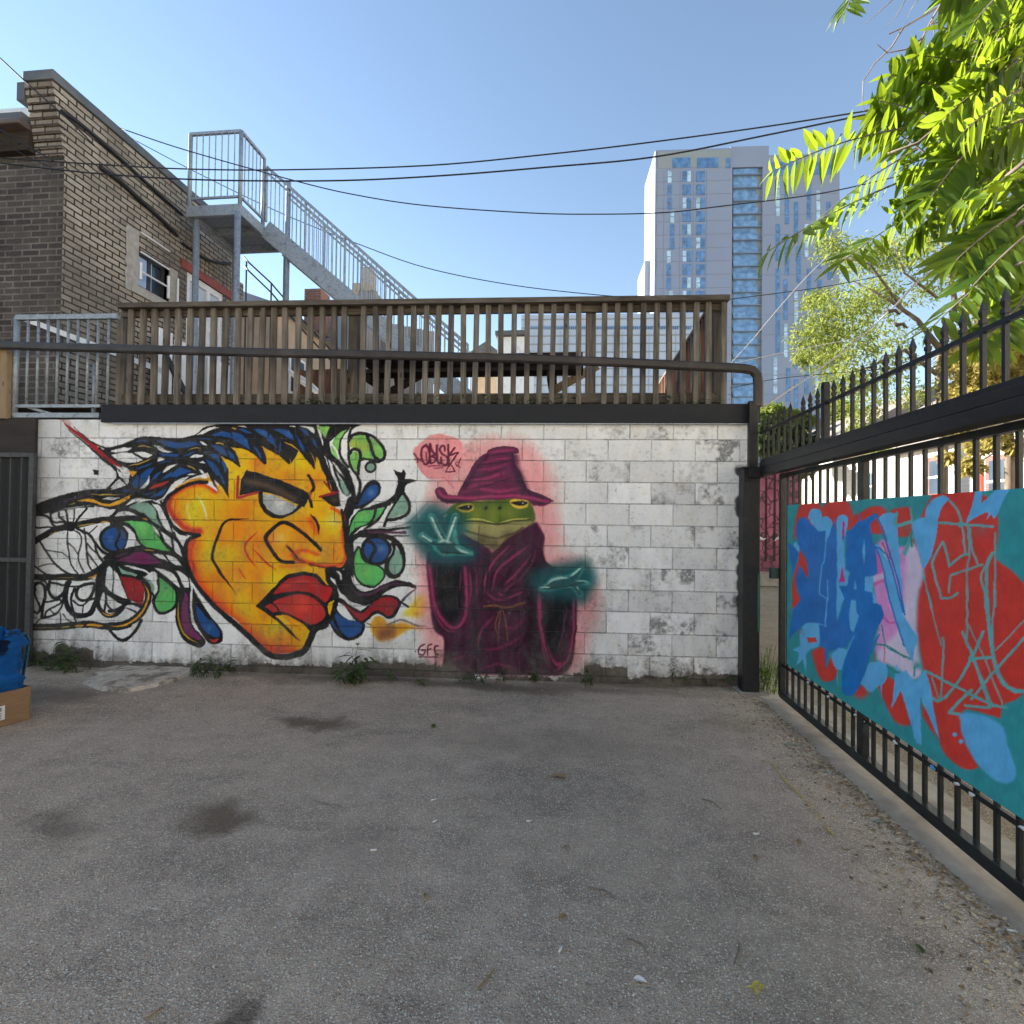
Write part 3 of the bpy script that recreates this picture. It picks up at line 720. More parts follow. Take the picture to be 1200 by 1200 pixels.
FROG = '''
f p PK 8 .85 | 508,560 520,535 545,518 580,512 622,518 640,545 652,585 658,625 655,650 680,655 702,690 700,720 690,745 684,790* 503,790* 497,760 491,720 488,660 492,620 500,590
b p PK 20 .18 | 515,540 650,560 700,740
f SP PK 8 | 130,380* 170,290 330,150 440,80 560,50 700,70 900,130 1000,250 1010,400 990,560 930,720 820,800* 820,860 850,1010* 690,830* 600,825 420,830* 330,770 200,590*
s SP RL 12 6 .6 | 200,590 330,760 420,838* 680,822* 850,1010*
s SP RL 8 6 .4 | 820,860 825,800 930,720 1000,560
s SP MK 42 | 365,245 300,300 282,420 310,540 360,588 410,540 428,420 415,310 370,250
s SP MK 24 | 372,370 372,530
s SP MK 44 | 432,230 432,400 438,560
s SP MK 36 | 440,250 480,360 520,410 470,440 520,470 510,540 450,570
s SP MK 40 | 552,250 552,430 560,520 590,565 630,540 630,470
s SP MK 36 | 690,350 685,275 635,262 602,320 640,395 730,460 745,550 695,592 640,560
s SP MK 42 | 760,250 760,420 765,590
s SP MK 32 | 870,300 790,425 925,375 900,430 770,610
s SP MK 20 | 400,620 560,607 740,607
s SP MK 18 | 500,655 660,640
s SP MK 24 | 760,620 702,718* 872,708* 815,605*
c SP MK 10 | 785,672
s SP MK 34-20 | 150,400 215,480 270,530
s SP MK 14 | 150,505 290,495
s SP MK 18 | 210,555 230,480
s SP MK 18 | 885,570 925,610 980,475
s SP MK 18 | 890,545 935,545
s SP MK 16 | 890,600 965,640
# robe
f p RB 1 | 500,648* 541,625* 570,640 577,648* 600,625 629,611* 638,628 637,645 641,660 655,667* 672,690 676,705 675,740 669,780 655,791 640,792* 517,789* 520,770 521,749* 508,735 503,700 500,670*
s F2 RX 80 40 .9 | 800,120 790,350 800,600 810,860
s F2 RX 26 16 .8 | 390,420 405,600 400,880
s F2 RX 20 12 .8 | 190,640 200,760 180,860
s F2 RX 26 14 .8 | 470,60 460,250 440,370
s F2 RX 16 10 .8 | 380,120 385,330 
s F2 RX 20 12 .8 | 440,440 640,460 740,440
f F2 DK 8 | 105,120* 300,120* 312,300 300,450 250,540 190,500 140,380*
f F2 DK 8 | 880,350* 1090,340* 1060,520 1000,700 960,770 920,700 885,540*
s F2 RL 16t 8 | 462,330 478,210 540,100 650,-10
s F2 RL 15t 8 .9 | 520,310 555,180 650,90 790,-10
s F2 RL 14t 8 .9 | 575,290 690,190 790,70
s F2 RL 14t 8 .8 | 600,320 730,215
s F2 RL 12t 6 .8 | 620,370 740,320
s F2 RL 13t 8 .8 | 480,330 540,370 610,380
s F2 RL 12t 6 .8 | 560,330 600,350
s F2 RX 10t 6 .8 | 500,330 520,200 610,90 720,0
s F2 RX 10t 6 .8 | 545,320 620,200 760,50
s F2 RL 22 8 .9 | 80,130 100,330 140,470 220,565 290,560 335,470 340,300 325,150
s F2 RL 12t 6 .7 | 85,330 120,480 200,590 300,600
s F2 RX 8t 5 .9 | 100,440 150,570 270,640
s F2 RL 12t 6 .7 | 355,150 372,300 360,420
s F2 RL 10t 6 .6 | 410,180 415,350
s F2 RL 18t 10 .8 | 420,720 440,600 530,500
s F2 RL 16t 12 .6 | 430,730 560,720 720,640
s F2 RL 14t 10 .6 | 220,810 330,770
s F2 RL 14t 10 .6 | 440,865 560,830 700,868
s F2 RL 20t 14 .5 | 600,560 680,580 740,500
s F2 PP 40t 24 .5 | 500,540 620,600 700,560
s F2 RL 30 10 .95 | 852,345 858,520 895,700 950,815 1010,830
s F2 RL 18 8 .9 | 1095,370 1092,600 1055,790 985,860
s F2 PP 18t 8 | 1045,430 1010,640 965,770
s F2 RX 8 4 | 1108,380 1108,600 1070,830
s F2 RX 10 5 .9 | 870,520 910,730 960,850
s F2 RL 10t 5 .7 | 850,560 890,780 960,880
s F2 RX 14t 6 .8 | 860,20 890,110 940,140
s F2 RP 15 3 | 460,425 540,418 620,432 748,398
s F2 FD 5 2 .9 | 470,410 490,435
s F2 FD 5 2 .9 | 520,410 545,440
s F2 FD 5 2 .9 | 580,415 610,440
s F2 FD 5 2 .9 | 650,410 675,430
s F2 FD 5 2 .9 | 700,400 720,420
s F2 RP 9 3 | 570,455 545,560 572,650
s F2 RP 9 3 | 580,455 570,560 560,670
s F2 RP 9 3 | 600,455 618,560 632,665
s F2 RX 12t 8 .9 | 500,60 490,180 480,300
s F2 RX 14t 8 .9 | 640,180 600,260 560,320
s F2 RX 14t 9 .9 | 720,200 660,290 600,360
s F2 RX 16t 10 .8 | 470,560 440,680 440,840
s F2 RX 16t 10 .8 | 600,700 700,720 760,620
s F2 RX 14t 9 .8 | 240,700 320,690 390,640
s F2 PP 26t 16 .6 | 250,640 330,600 400,520
s F2 RL 10t 6 .7 | 300,160 290,330
s F2 RL 10t 6 .7 | 830,30 800,120 700,250
# head
f F1 FG 5 | 310,700* 340,640 400,595 480,575 620,580 800,560 960,570* 1000,640 1022,725* 960,765 720,765 480,745* 400,780 330,760*
b F1 FL 85 .9 | 680,670 560,680 820,680
b F1 FG 50 .8 | 640,590 760,590
b F1 FL 40 .8 | 690,720
f F1 FC 6 | 440,740* 580,738 720,768 860,742 1005,738* 920,800 820,860 700,965* 620,930 520,870 430,800*
b F1 FD 70 .6 | 690,930 600,890 800,860
s F1 FD 12 8 .8 | 470,815 600,850 720,868 850,830 920,790
s F1 LP 13t 3 | 455,722 580,722 700,752
s F1 LP 13t 3 | 735,752 850,727 970,715
s F1 FD 9 3 | 460,738 590,742 720,764 850,738 975,722
f F1 FY 3 | 395,630* 430,605 490,595 530,610 535,640 500,665 450,665 415,655*
f F1 DK 3 | 402,632* 450,618 510,608 528,625 505,648 450,650*
s F1 FG 14 4 | 395,618 440,600 500,592
f F1 FY 3 | 812,595* 840,570 900,562 955,570* 962,600 940,632 880,640 835,625*
s F1 O 10 3 | 820,585 860,566 955,568
f F1 DK 3 | 820,600* 860,585 940,582 950,600 915,618 860,616*
c F1 W 6 | 494,622 918,598
b F1 DK 17 1 | 628,635 736,634
s F1 FD 6 4 .5 | 575,780 575,850
# hat
f F1 HT 3 | 410,540* 430,490 480,400 520,320 580,240 640,210* 660,180 760,155 870,165 885,200* 840,215 845,270 890,350 920,420 950,490* 1050,530 1155,580* 1090,615 1000,622* 950,572 820,562 700,572 560,575 430,592 330,597 260,560 232,510 250,480 290,480 330,530*
s F1 HD 60 30 .8 | 850,240 880,360 930,490
s F1 HD 26 16 .7 | 640,230 560,330 470,470
s F1 HD 20 14 .8 | 260,550 340,580 440,580
s F1 HD 20 12 .7 | 960,510 1080,570 1040,600
s F1 RL 22 8 | 252,498 300,545 400,556 550,552 720,543 900,543 1120,588
s F1 RL 24t 12 .9 | 440,515 560,480 720,505 900,480
s F1 RL 18t 10 .9 | 490,425 620,405 780,360
s F1 RL 16t 10 .8 | 470,480 600,440 760,430
s F1 RL 16t 10 .8 | 550,340 680,325 790,290
s F1 RL 14t 8 .8 | 590,285 720,255 830,245
s F1 RL 14t 8 .9 | 650,205 740,190 850,180
s F1 HD 10t 6 .8 | 500,400 640,370 800,320
s F1 HD 10t 6 .8 | 460,500 640,460 830,400
s F1 HD 10t 6 .8 | 560,300 700,285 830,265
s F1 HD 10t 6 .8 | 640,225 740,215 840,210
s F1 HD 7 2 | 410,540 430,490 480,400 520,320 580,240 640,210* 660,180 760,155 870,165 885,200* 840,215 845,270 890,350 920,420 950,490* 1050,530 1155,580*
s F1 HD 7 2 | 330,530 290,480 250,480 232,510 260,560 330,597
# glowing hands
f F1 TE 46 .97 | 20,800 130,640 210,590 330,640 430,660 480,720 470,850 560,930 550,1040 380,1085 180,1060 90,940
b F1 TE 70 .5 | 60,760 400,800
f F3 TE 55 .97 | 330,330* 560,210 850,165 950,120 1040,200 1110,380 1020,540 960,680 880,600 520,560 400,460
s F1 TL 56 10 .9 | 205,705 255,810 300,890
s F1 TL 54 10 .9 | 395,700 355,820 335,890
s F1 TL 52 10 .9 | 130,850 200,895 260,925
s F1 TL 40-30 10 .9 | 380,820 400,920 450,960 520,990
f F1 TL 6 .9 | 215,900* 300,860 380,890 410,930 530,980* 520,1008 400,1005 290,1005 220,960*
s F1 TD 40 4 | 208,712 258,815 300,890
s F1 TD 38 4 | 392,706 355,820 335,890
s F1 TD 36 4 | 138,855 205,900 260,925
f F1 TD 6 | 232,905* 300,880 370,890 410,935 515,985* 480,998 380,992 290,992 240,950*
s F1 TH 21 9 1 | 205,712 250,815 290,880
s F1 TH 20 9 1 | 395,712 352,820 330,880
s F1 TH 18 9 1 | 135,850 200,893
s F1 TH 20t 9 .95 | 250,905 300,890 360,905
s F1 TH 20t 9 .95 | 390,935 440,968 510,990
s F1 DK 10t 6 .7 | 270,975 360,985 470,995
s F1 DK 8t 4 .7 | 300,880 270,830
f F3 TL 8 .9 | 460,450* 550,410 610,340 700,318 790,315 920,215* 970,225 915,340 875,370 1030,385* 1020,420 885,435 955,520* 910,550 815,455 700,465 550,490 480,490*
f F3 TD 5 | 480,450* 560,425 620,352 700,332 800,330 930,232* 955,228 900,340 862,378 1015,392* 905,425 872,430 938,520* 905,530 822,440 700,450 560,478*
s F3 TH 26t 10 .9 | 570,415 630,365 710,345 790,345
s F3 TH 20t 8 .9 | 810,330 880,275 945,225
s F3 TH 15t 6 .8 | 880,380 950,378 1015,392
s F3 TH 15t 6 .8 | 880,440 905,480
s F3 TH 18t 6 .9 | 480,452 540,448 600,445
s F3 DK 10t 6 .7 | 600,455 720,445 830,425 900,420
# tag
s D MK 7 | 103,992 85,1005 77,1025 82,1040 98,1040 106,1022 92,1020
s D MK 7 | 116,1042 118,1000 136,994
s D MK 7 | 118,1018 131,1015
s D MK 7 | 164,1001 153,1003 147,1018 152,1036 165,1037
s D MK 5 | 80,1050 162,1050
c D MK 4 | 63,1026
'''
GATE = '''
f p GR 1 | 930,635* 931,616 935,598 940,588* 956,586* 961,591 963,596* 969,589 977,584* 988,583* 996,591 1000,604* 1007,602 1012,599 1020,594 1030,593 1037,597 1040,604* 1045,597 1052,596* 1060,595 1065,600 1067,628* 1040,626 1020,625 980,620 940,615*
f G1 GR | 220,670* 290,740 310,820 305,950* 260,900 215,820* 190,930 180,1000 200,1080 230,1140 180,1230* 145,1230* 150,950 200,780*
f G2 GR 4 | 330,590* 400,550 460,560* 465,760* 510,640 560,750 545,840 480,870 420,850 370,760*
f G2 GR 20 | 715,990* 780,890 870,960* 800,1035*
f p GR .8 | 1080,603* 1087,589 1095,575* 1144,570* 1142,577 1156,582 1168,603 1170,619 1168,643 1167,655* 1187,670 1205,690* 1205,808* 1190,820 1175,827 1172,842* 1160,838 1133,831 1125,840* 1132,869 1147,899* 1138,902 1128,900 1115,891 1103,875 1098,850* 1092,830 1085,800 1078,760 1074,725 1077,690 1083,675 1074,655 1070,632*
f p GR 1.5 | 1026,800* 1034,790 1043,794* 1056,806* 1068,849* 1058,850 1047,843 1038,825*
f p GR 1.5 | 1080,838* 1084,800* 1100,868* 
f G3 GR 10 | 30,380* 100,340 180,335 215,380 210,590* 100,590*
b p T 10 .3 | 1150,620 1062,618
f p V 1.5 | 1023,675* 1028,640 1036,632 1046,640 1064,640* 1068,690 1062,720 1053,745 1036,782* 1026,762 1030,735*
f p V2 2 | 1063,640* 1072,638 1082,670 1075,700 1074,730 1076,760 1080,790* 1070,796 1048,782 1026,772* 1034,757 1050,742 1060,705*
f G1 M 0 .5 | 905,580* 960,700 1000,860 940,910* 930,700*
s G1 M 30 6 .5 | 920,995 970,965 1020,960
s G2 M 20 4 .5 | 1010,270 1060,315 1130,310
s G1 V2 50 14 .8 | 910,950 1010,920
s p GR 1.4 .3 .9 | 1034,636 1040,650 1046,658
s p GR 1.2 .3 .9 | 1036,776 1036,758
s p GR 1.2 .3 .9 | 1025,776 1025,765
f p D | 932.5,627* 934,613 940,606.5 947,609 954,618 962,622 968,620* 968,635* 980,606* 981,727* 1000,741* 993,757 985,760 972,765 967.5,785* 966,760* 960,757* 960,731* 940,733* 923.5,750* 929,715* 938,702* 932,680 937,662* 947,679* 946,660 937,643*
f G1 D | 105,600* 210,700* 150,930*
f G1 L | 155,630* 180,600* 215,650* 210,700*
f p D2 | 992,624* 1006,610* 1007,600* 1009,611* 1026,601* 1029,606* 1020,615 1022,628 1027,655 1028,672* 1024,675* 1014,676* 1014,692* 1022,694* 1024,706* 1033,709* 1035,724 1027,738 1021,760 1013,790 1005,808 997,815 989,813 986,800 990,775 1000,742* 1000,741* 981,727* 989,706* 983,690* 985,686* 995,686* 997,670* 991,667*
f G1 L | 295,370* 310,310 360,285 410,310 425,370* 470,360 515,400 520,460 460,610* 470,490* 400,500 340,440*
s G1 L 12 | 465,490 462,620 450,780* 420,850 400,1090* 470,1130* 458,1390*
s G1 L 12 | 480,960 478,1150
f G1 L | 565,420* 580,365 620,345 660,365 668,430 640,600 640,860* 685,885* 655,1015* 585,1010* 635,1120* 560,1340* 565,900*
f G1 M | 620,410* 640,410* 635,620* 615,560*
f G1 D | 622,550* 638,540* 634,625*
f G1 M | 615,820* 640,975* 585,980*
f G1 D2 | 585,1020* 660,1010* 690,890* 720,1100* 630,1120*
f G1 L | 820,570* 832,700 820,820* 805,700*
f G1 L | 742,950* 748,1050* 720,1050*
f G1 L | 830,925* 905,925* 900,1060* 945,1180* 905,1175* 900,1070* 830,1062*
f G2 L | 700,105* 745,110* 750,200 775,250* 725,415* 690,370 680,250*
s G2 L 8 | 725,440 660,590
f G2 L | 240,350* 300,315 400,325* 400,520 330,560 275,620* 275,790* 245,660* 180,725* 215,600* 145,575* 215,540* 220,400* 240,380* 265,460*
s G2 L 9 | 400,325 470,352
f G2 GR | 285,450* 320,460* 370,455* 380,495* 290,510*
s G2 GR 9 | 215,380 225,420
f G2 L | 510,620* 580,550* 665,580* 610,760* 560,760* 520,680*
s G2 L 8t | 568,760 566,920
f G2 L | 870,690* 960,685 1040,720* 1035,830 990,900* 985,1035* 970,900* 880,965 790,890*
s G2 D2 18 | 890,600 920,500 965,430
f p L | 1030,607* 1036,602 1045,601 1051,607 1053,640 1056,670 1058,700* 1045,650 1038,625*
f p L | 1024,637* 1031,640 1042,660 1052,690 1058,720* 1070,738 1076,751* 1072,760 1070,777* 1062,762 1050,730 1041,700 1035,668*
f p W 0 .8 | 1033,640* 1040,650* 1043,660* 1036,650*
s p D2 2.2 | 1028,604 1040,640 1052,680 1060,720
s p D2 1.8 | 1024,637 1034,662 1043,705 1060,757
s p D2 2 | 1024,640 1034,645 1043,660 1058,717
f p L | 1050,778* 1055,788 1062,785* 1073,798 1084,785* 1090,802* 1095,835 1101,868* 1078,816* 1080,874* 1074,871* 1056,809* 1045,830*
f p L 1 | 1100,700* 1100,699* 1101,700*
f G5 L 8 | 625,275* 750,265 900,310 1020,400 1060,560 1130,780 1080,880 1000,880 880,810 740,640 660,460*
c G5 L 20 | 592,455 645,515
f G3 L | 790,150* 835,140* 825,300* 1000,130* 1100,120* 990,340 940,440* 910,400* 870,440* 880,380 780,420 690,480*
f G3 L | 210,480* 250,440 330,425* 350,320 420,250 490,230 550,260* 480,330 450,430 430,560* 390,760* 310,900* 290,820 240,610*
s G3 T2 21.6 | 450,470 620,480 930,505
s G3 T2 20.2 | 550,280 620,370 660,520 685,750
s G3 T2 20.2 | 480,640 410,780 400,870 470,1130* 560,1125 620,1085
s G3 T2 20.2 | 480,640 520,720 540,850* 650,760 710,745
c G3 T2 26 | 645,485
s G3 T2 17.6 | 710,490 720,740 700,880 700,1210
s G3 T2 17.6 | 730,520 740,680 790,830
s G3 T2 17.6 | 830,840 550,930* 540,1080
s G3 T2 29.7 | 920,740 880,830 870,960 862,1210
s G3 T2 20.2 | 850,860 820,950 850,1080
s G3 T2 17.6 | 945,560 945,1210
s G3 T2 12.2 | 310,900 390,1210
s G3 T2 27.0 | 80,380 80,490 200,460
s G3 T2 18.9 | 205,340 215,470
s G3 T2 40.5 | 210,590 150,740
s G3 DG 18 | 215,680 205,560
s G4 T2 12.2 | 340,0 470,500
s G4 T2 17.6 | 485,430 490,560 470,960
s G4 T2 17.6 | 700,0 700,440
s G4 T2 35.1 | 862,0 890,300 930,600 1000,800 1100,890 1210,900
s G4 T2 16.2 | 942,0 920,430
s G4 T2 27.0 | 660,380 750,600 900,1040
s G4 T2 24.3 | 840,380 740,610 590,860 460,980 400,960
s G4 T2 24.3 | 740,610 910,605
c G4 T2 30 | 740,610
s G4 T2 23.0 | 330,720 600,860 900,1010 1050,1045
s G4 T2 27.0 | 740,890 600,1020 540,1090* 630,1100
s G4 T2 23.0 | 1210,420 960,700 740,970
s G4 T2 12.2 | 710,310 870,650 1010,1020
s G4 T2 12.2 | 770,640 930,1040
s G4 T2 21.6 | 680,1025 900,1045
s G4 T2 12.2 | 1210,270 950,540
s G4 T2 12.2 | 390,780 450,960
s G4 DG 14 | 0,520 200,620
s G4 DG 14 | 0,690 100,740
s G2 DG 16 | 920,515 1050,540 1200,645
s G2 DG 12 | 985,340 1020,520
s G2 DG 14 | 1040,720 1130,790
b G4 DG 40 .8 | 260,670
s G4 DG 14 | 240,680 230,770
'''
# ================================================================ ground
def asphalt(name, stains, dark, light, stone, brown):
    t = NT(name); co = t.n('NewGeometry').outputs['Position']; big = t.noise(co, .7, 5, .6); mid = t.noise(co, 5, 5, .6)
    col = t.mix(t.ramp(mid, (.3, 0), (.7, 1)), dark, light)
    col = t.mix(t.ramp(big, (.35, 0), (.7, .55)), col, brown)
    pat = t.noise(t.mapping(co, (.55, 1.2, 1)), 1.5, 6, .7, .6); col = t.mix(t.ramp(pat, (.36, .5), (.5, 0)), col, tuple(c*.55 for c in dark)); col = t.mix(t.ramp(pat, (.56, 0), (.74, .45)), col, tuple(min(c*1.25, 1) for c in light))
    dust = t.noise(co, 14, 6, .7); col = t.mix(t.ramp(dust, (.5, 0), (.72, .4)), col, tuple(min(c*1.5, 1) for c in brown))
    hs = None
    for sc, thr, amt in ((78, .45, .75), (140, .38, .9), (260, .4, .75)):
        v = t.n('TexVoronoi'); t.l(t.mapping(t.noise_vec(co, 6, .004), (1, 1, 1)), v.inputs['Vector']); v.inputs['Scale'].default_value = sc
        sep = t.n('SeparateColor'); t.l(v.outputs['Color'], sep.inputs[0])
        m = t.math('MULTIPLY', t.ramp(sep.outputs[0], (thr, 0), (min(thr+.12, 1), 1)), t.ramp(v.outputs['Distance'], (.26, 1), (.44, 0)))
        tone = t.mix(sep.outputs[1], tuple(c*.62 for c in stone), tuple(min(c*1.35, 1) for c in stone))
        col = t.mix(t.math('MULTIPLY', m, amt), col, tone)
        v2 = t.ramp(v.outputs['Distance'], (.0, 1), (.5, 0)); hs = v2 if hs is None else t.math('ADD', hs, t.math('MULTIPLY', v2, .5))
    wob = t.noise_vec(t.noise_vec(co, 2.2, .5), 14, .12)
    for (x, y, rx, ry, a, c) in stains:
        d = t.n('VectorMath'); d.operation = 'DISTANCE'; t.l(t.mapping(wob, (1/rx, 1/ry, 0)), d.inputs[0]); d.inputs[1].default_value = (x/rx, y/ry, 0)
        col = t.mix(t.ramp(d.outputs['Value'], (.3, a), (.85, 0)), col, c)
    g = t.n('TexVoronoi'); g.feature = 'DISTANCE_TO_EDGE'; t.l(t.noise_vec(co, 3, .25), g.inputs['Vector']); g.inputs['Scale'].default_value = .55
    crack = t.math('MULTIPLY', t.ramp(g.outputs['Distance'], (.0, 1), (.006, 0)), t.ramp(t.noise(co, 1.3, 3), (.60, 0), (.72, .6)))
    col = t.mix(crack, col, (.05, .045, .04))
    t.base(col); t.set(.95, 0, .08); t.bump(hs, 1, .009); return t.mat
def noise_vec(s, co, scale, amt):
    q = s.n('TexNoise'); s.l(co, q.inputs['Vector']); q.inputs['Scale'].default_value = scale; q.inputs['Detail'].default_value = 4
    v = s.n('VectorMath'); v.operation = 'MULTIPLY_ADD'; s.l(q.outputs['Color'], v.inputs[0]); v.inputs[1].default_value = (amt,)*3; s.l(co, v.inputs[2])
    w = s.n('VectorMath'); w.operation = 'SUBTRACT'; s.l(v.outputs[0], w.inputs[0]); w.inputs[1].default_value = (amt*.5,)*3; return w.outputs[0]
NT.noise_vec = noise_vec
def gp(px, py): p = onZ(px, py, 0); return p.x, p.y
ST = []
BRN = (.15, .112, .072); DRK = (.11, .09, .07)
for px, py, rx, ry, a, c in ((248, 962, .32, .2, .75, BRN), (370, 846, .5, .16, .75, BRN), (292, 1186, .14, .1, .75, DRK), (1040, 935, .3, .5, .4, (.26, .20, .13)),
                             (60, 970, .35, .2, .5, DRK), (640, 870, 1.2, .35, .35, (.30, .24, .18)), (500, 800, 3.5, .22, .75, (.17, .13, .09)), (760, 803, 1.2, .2, .7, (.17, .13, .09)), (60, 815, .8, .35, .6, DRK),
                             (410, 1000, .35, .25, .35, (.40, .32, .26)), (860, 850, .4, .3, .4, (.32, .26, .17)), (1110, 1000, .16, .6, .5, (.25, .19, .115)), (980, 870, .2, .7, .5, (.24, .18, .11))):
    ST.append((*gp(px, py), rx, ry, a, c))
M['asphalt'] = asphalt('asphalt', ST, (.33, .262, .208), (.57, .455, .362), (.98, .80, .64), (.46, .36, .255))
M['lane'] = asphalt('lane_gravel', [], (.24, .20, .145), (.38, .32, .235), (.6, .52, .4), (.26, .21, .145))
def sheet(name, pts, z, mat):
    m = MB(); m.add([(x, y, z) for x, y in pts], [tuple(range(len(pts)))]); return tag(m.build(name, mat), kind='structure')
def rough_edge(x, y0, y1, amp, n):
    return [(x+amp*(noise.noise((y0+(y1-y0)*i/n*1, x, 3))+.5*noise.noise((i*.9, x, 9))), y0+(y1-y0)*i/n) for i in range(n+1)]
sheet('ground', [(-400, -400), (400, -400), (400, 600), (-400, 600)], -.03, M['lane'])
sheet('lane', [(2.0, -14), (9.6, -14), (9.6, 40), (2.0, 40)], -.012, M['lane'])
sheet('yard_asphalt', [(-14, -12)]+rough_edge(1.66, -12, 6, .03, 160)+[(-14, 6)], 0, M['asphalt'])
t = NT('worn_concrete'); co = t.coord(); c1 = t.ramp(t.noise(co, 9, 6, .65), (.3, (.30, .262, .21)), (.7, (.47, .415, .34)))
c1 = t.mix(t.ramp(t.noise(co, 80, 3), (.45, 0), (.7, .5)), c1, (.32, .28, .23)); c1 = t.mix(t.ramp(t.noise(co, 1.7, 4), (.5, 0), (.7, .6)), c1, (.12, .1, .08))
t.base(c1); t.set(.95, 0, .2); t.bump(t.noise(co, 60, 5, .7), .5, .006); M['strip'] = t.mat
sheet('gate_kerb', [(1.60, -12), (2.12, -12), (2.12, 5.6), (1.60, 5.6)], -.005, M['strip'])
# broken concrete apron against the wall
t = NT('rubble_concrete'); co = t.coord(); c1 = t.ramp(t.noise(co, 14, 6, .7), (.3, (.36, .31, .25)), (.7, (.68, .6, .5)))
c1 = t.mix(t.ramp(t.noise(co, 6, 5, .65), (.5, 0), (.62, .75)), c1, (.13, .1, .075)); t.base(c1); t.set(.95, 0, .2); t.bump(t.noise(co, 30, 6, .7), .9, .015); M['rubble'] = t.mat
ap = [onZ(px, py, .0) for px, py in ((96, 801), (118, 810), (150, 812), (178, 806), (205, 800), (226, 792), (228, 783), (190, 778), (150, 778), (118, 786), (104, 793))]
m = MB(); n = len(ap); cen = sum(ap, Vector())/n
ring = []
for i in range(n):
    for k in range(3):
        p = ap[i].lerp(ap[(i+1) % n], k/3); p = p+Vector((noise.noise((i*3+k, 1, 1))*.04, noise.noise((i*3+k, 2, 1))*.03, 0)); ring.append(p)
N = len(ring)
m.add([(p.x, p.y, .001) for p in ring]+[((p*.93+cen*.07).x, (p*.93+cen*.07).y, .03+.012*noise.noise(p*6)) for p in ring]+[((p*.5+cen*.5).x, (p*.5+cen*.5).y, .036+.014*noise.noise(p*5)) for p in ring]+[(cen.x, cen.y, .04)],
      [(i, (i+1) % N, N+(i+1) % N, N+i) for i in range(N)]+[(N+i, N+(i+1) % N, 2*N+(i+1) % N, 2*N+i) for i in range(N)]+[(2*N+i, 2*N+(i+1) % N, 3*N) for i in range(N)])
tag(m.build('concrete_apron', M['rubble']), kind='structure')

# ================================================================ the painted block wall
t0 = onW(32, 640); t1 = onW(884, 640)
SL = (t1-t0).dot(WU); A0 = Vector((t0.x, t0.y, 0)); WTOP = onW(500, 492).z
def lin(a): a = np.clip(a, 0, 1); return np.where(a <= .04045, a/12.92, ((a+.055)/1.055)**2.4)
def n1(x, f, seed):
    g = np.random.RandomState(seed).rand(4000); q = x*f; i = np.floor(q).astype(int) % 3990; w = q-np.floor(q); w = w*w*(3-2*w); return g[i]*(1-w)+g[i+1]*w-.5
def n2(x, y, f, seed):
    g = np.random.RandomState(seed).rand(128, 128); a, b = x*f, y*f; i, j = np.floor(a).astype(int) % 127, np.floor(b).astype(int) % 127
    u, v = a-np.floor(a), b-np.floor(b); u, v = u*u*(3-2*u), v*v*(3-2*v)
    return g[i, j]*(1-u)*(1-v)+g[i+1, j]*u*(1-v)+g[i, j+1]*(1-u)*v+g[i+1, j+1]*u*v-.5
def sample(cv, P, soft=1.0):
    v = (P-np.array(CP))@np.array(MC); px = 600-F_PX*v[:, 0]/v[:, 2]; py = 600+F_PX*v[:, 1]/v[:, 2]
    wx = px+1.1*n2(px, py, .11, 31)+.7*n2(px, py, .45, 32); wy = py+1.1*n2(px, py, .11, 33)+.7*n2(px, py, .45, 34)
    x = np.clip((wx-cv.x0)*cv.k-.5, 0, cv.w-1.001); y = np.clip((wy-cv.y0)*cv.k-.5, 0, cv.h-1.001)
    ix, iy = x.astype(int), y.astype(int); fx, fy = (x-ix)[:, None], (y-iy)[:, None]; a = cv.a
    col = a[iy, ix]*(1-fx)*(1-fy)+a[iy, ix+1]*fx*(1-fy)+a[iy+1, ix]*(1-fx)*fy+a[iy+1, ix+1]*fx*fy
    bl = np.stack([blur(a[..., c], soft*.7*cv.k) for c in range(3)], -1)[iy, ix]      # overspray: edges go soft in places
    k = np.clip(.12+1.5*n2(px, py, .06, 35)+.4*n2(px, py, .5, 36), .0, .75)[:, None]
    col = col*(1-k)+bl*k
    tone = (1+.22*n2(px, py, .09, 37)+.16*n2(px, py*.35, .5, 38)+.08*n2(px, py, 1.3, 39))[:, None]      # uneven coats
    return np.clip(col*(.5+.5*tone), 0, 1), (iy, ix), px, py
def grid_mesh(name, P, nx, ny, keep, colr, mat, parent, uv, flip=False):
    q = np.arange((nx-1)*(ny-1)).reshape(ny-1, nx-1); r, c = np.nonzero(keep)
    a = r*nx+c; F = np.stack([a, a+1, a+nx+1, a+nx], 1)
    if flip: F = F[:, ::-1]
    used, inv = np.unique(F, return_inverse=True); F = inv.reshape(F.shape)
    V = P[used]-np.array(OFF[parent]); me = bpy.data.meshes.new(name)
    me.vertices.add(len(V)); me.vertices.foreach_set('co', V.astype(np.float32).ravel())
    me.loops.add(F.size); me.loops.foreach_set('vertex_index', F.astype(np.int32).ravel())
    me.polygons.add(len(F)); me.polygons.foreach_set('loop_start', np.arange(0, F.size, 4, dtype=np.int32))
    me.update(calc_edges=True)
    ca = me.color_attributes.new('paint', 'FLOAT_COLOR', 'POINT')
    ca.data.foreach_set('color', np.c_[colr[used], np.ones(len(used))].astype(np.float32).ravel())
    ul = me.uv_layers.new(name='UVMap'); ul.data.foreach_set('uv', uv[used][F.ravel()].astype(np.float32).ravel())
    me.materials.append(mat); o = bpy.data.objects.new(name, me); C.objects.link(o); o.parent = parent; OFF[o] = OFF[parent]; return o

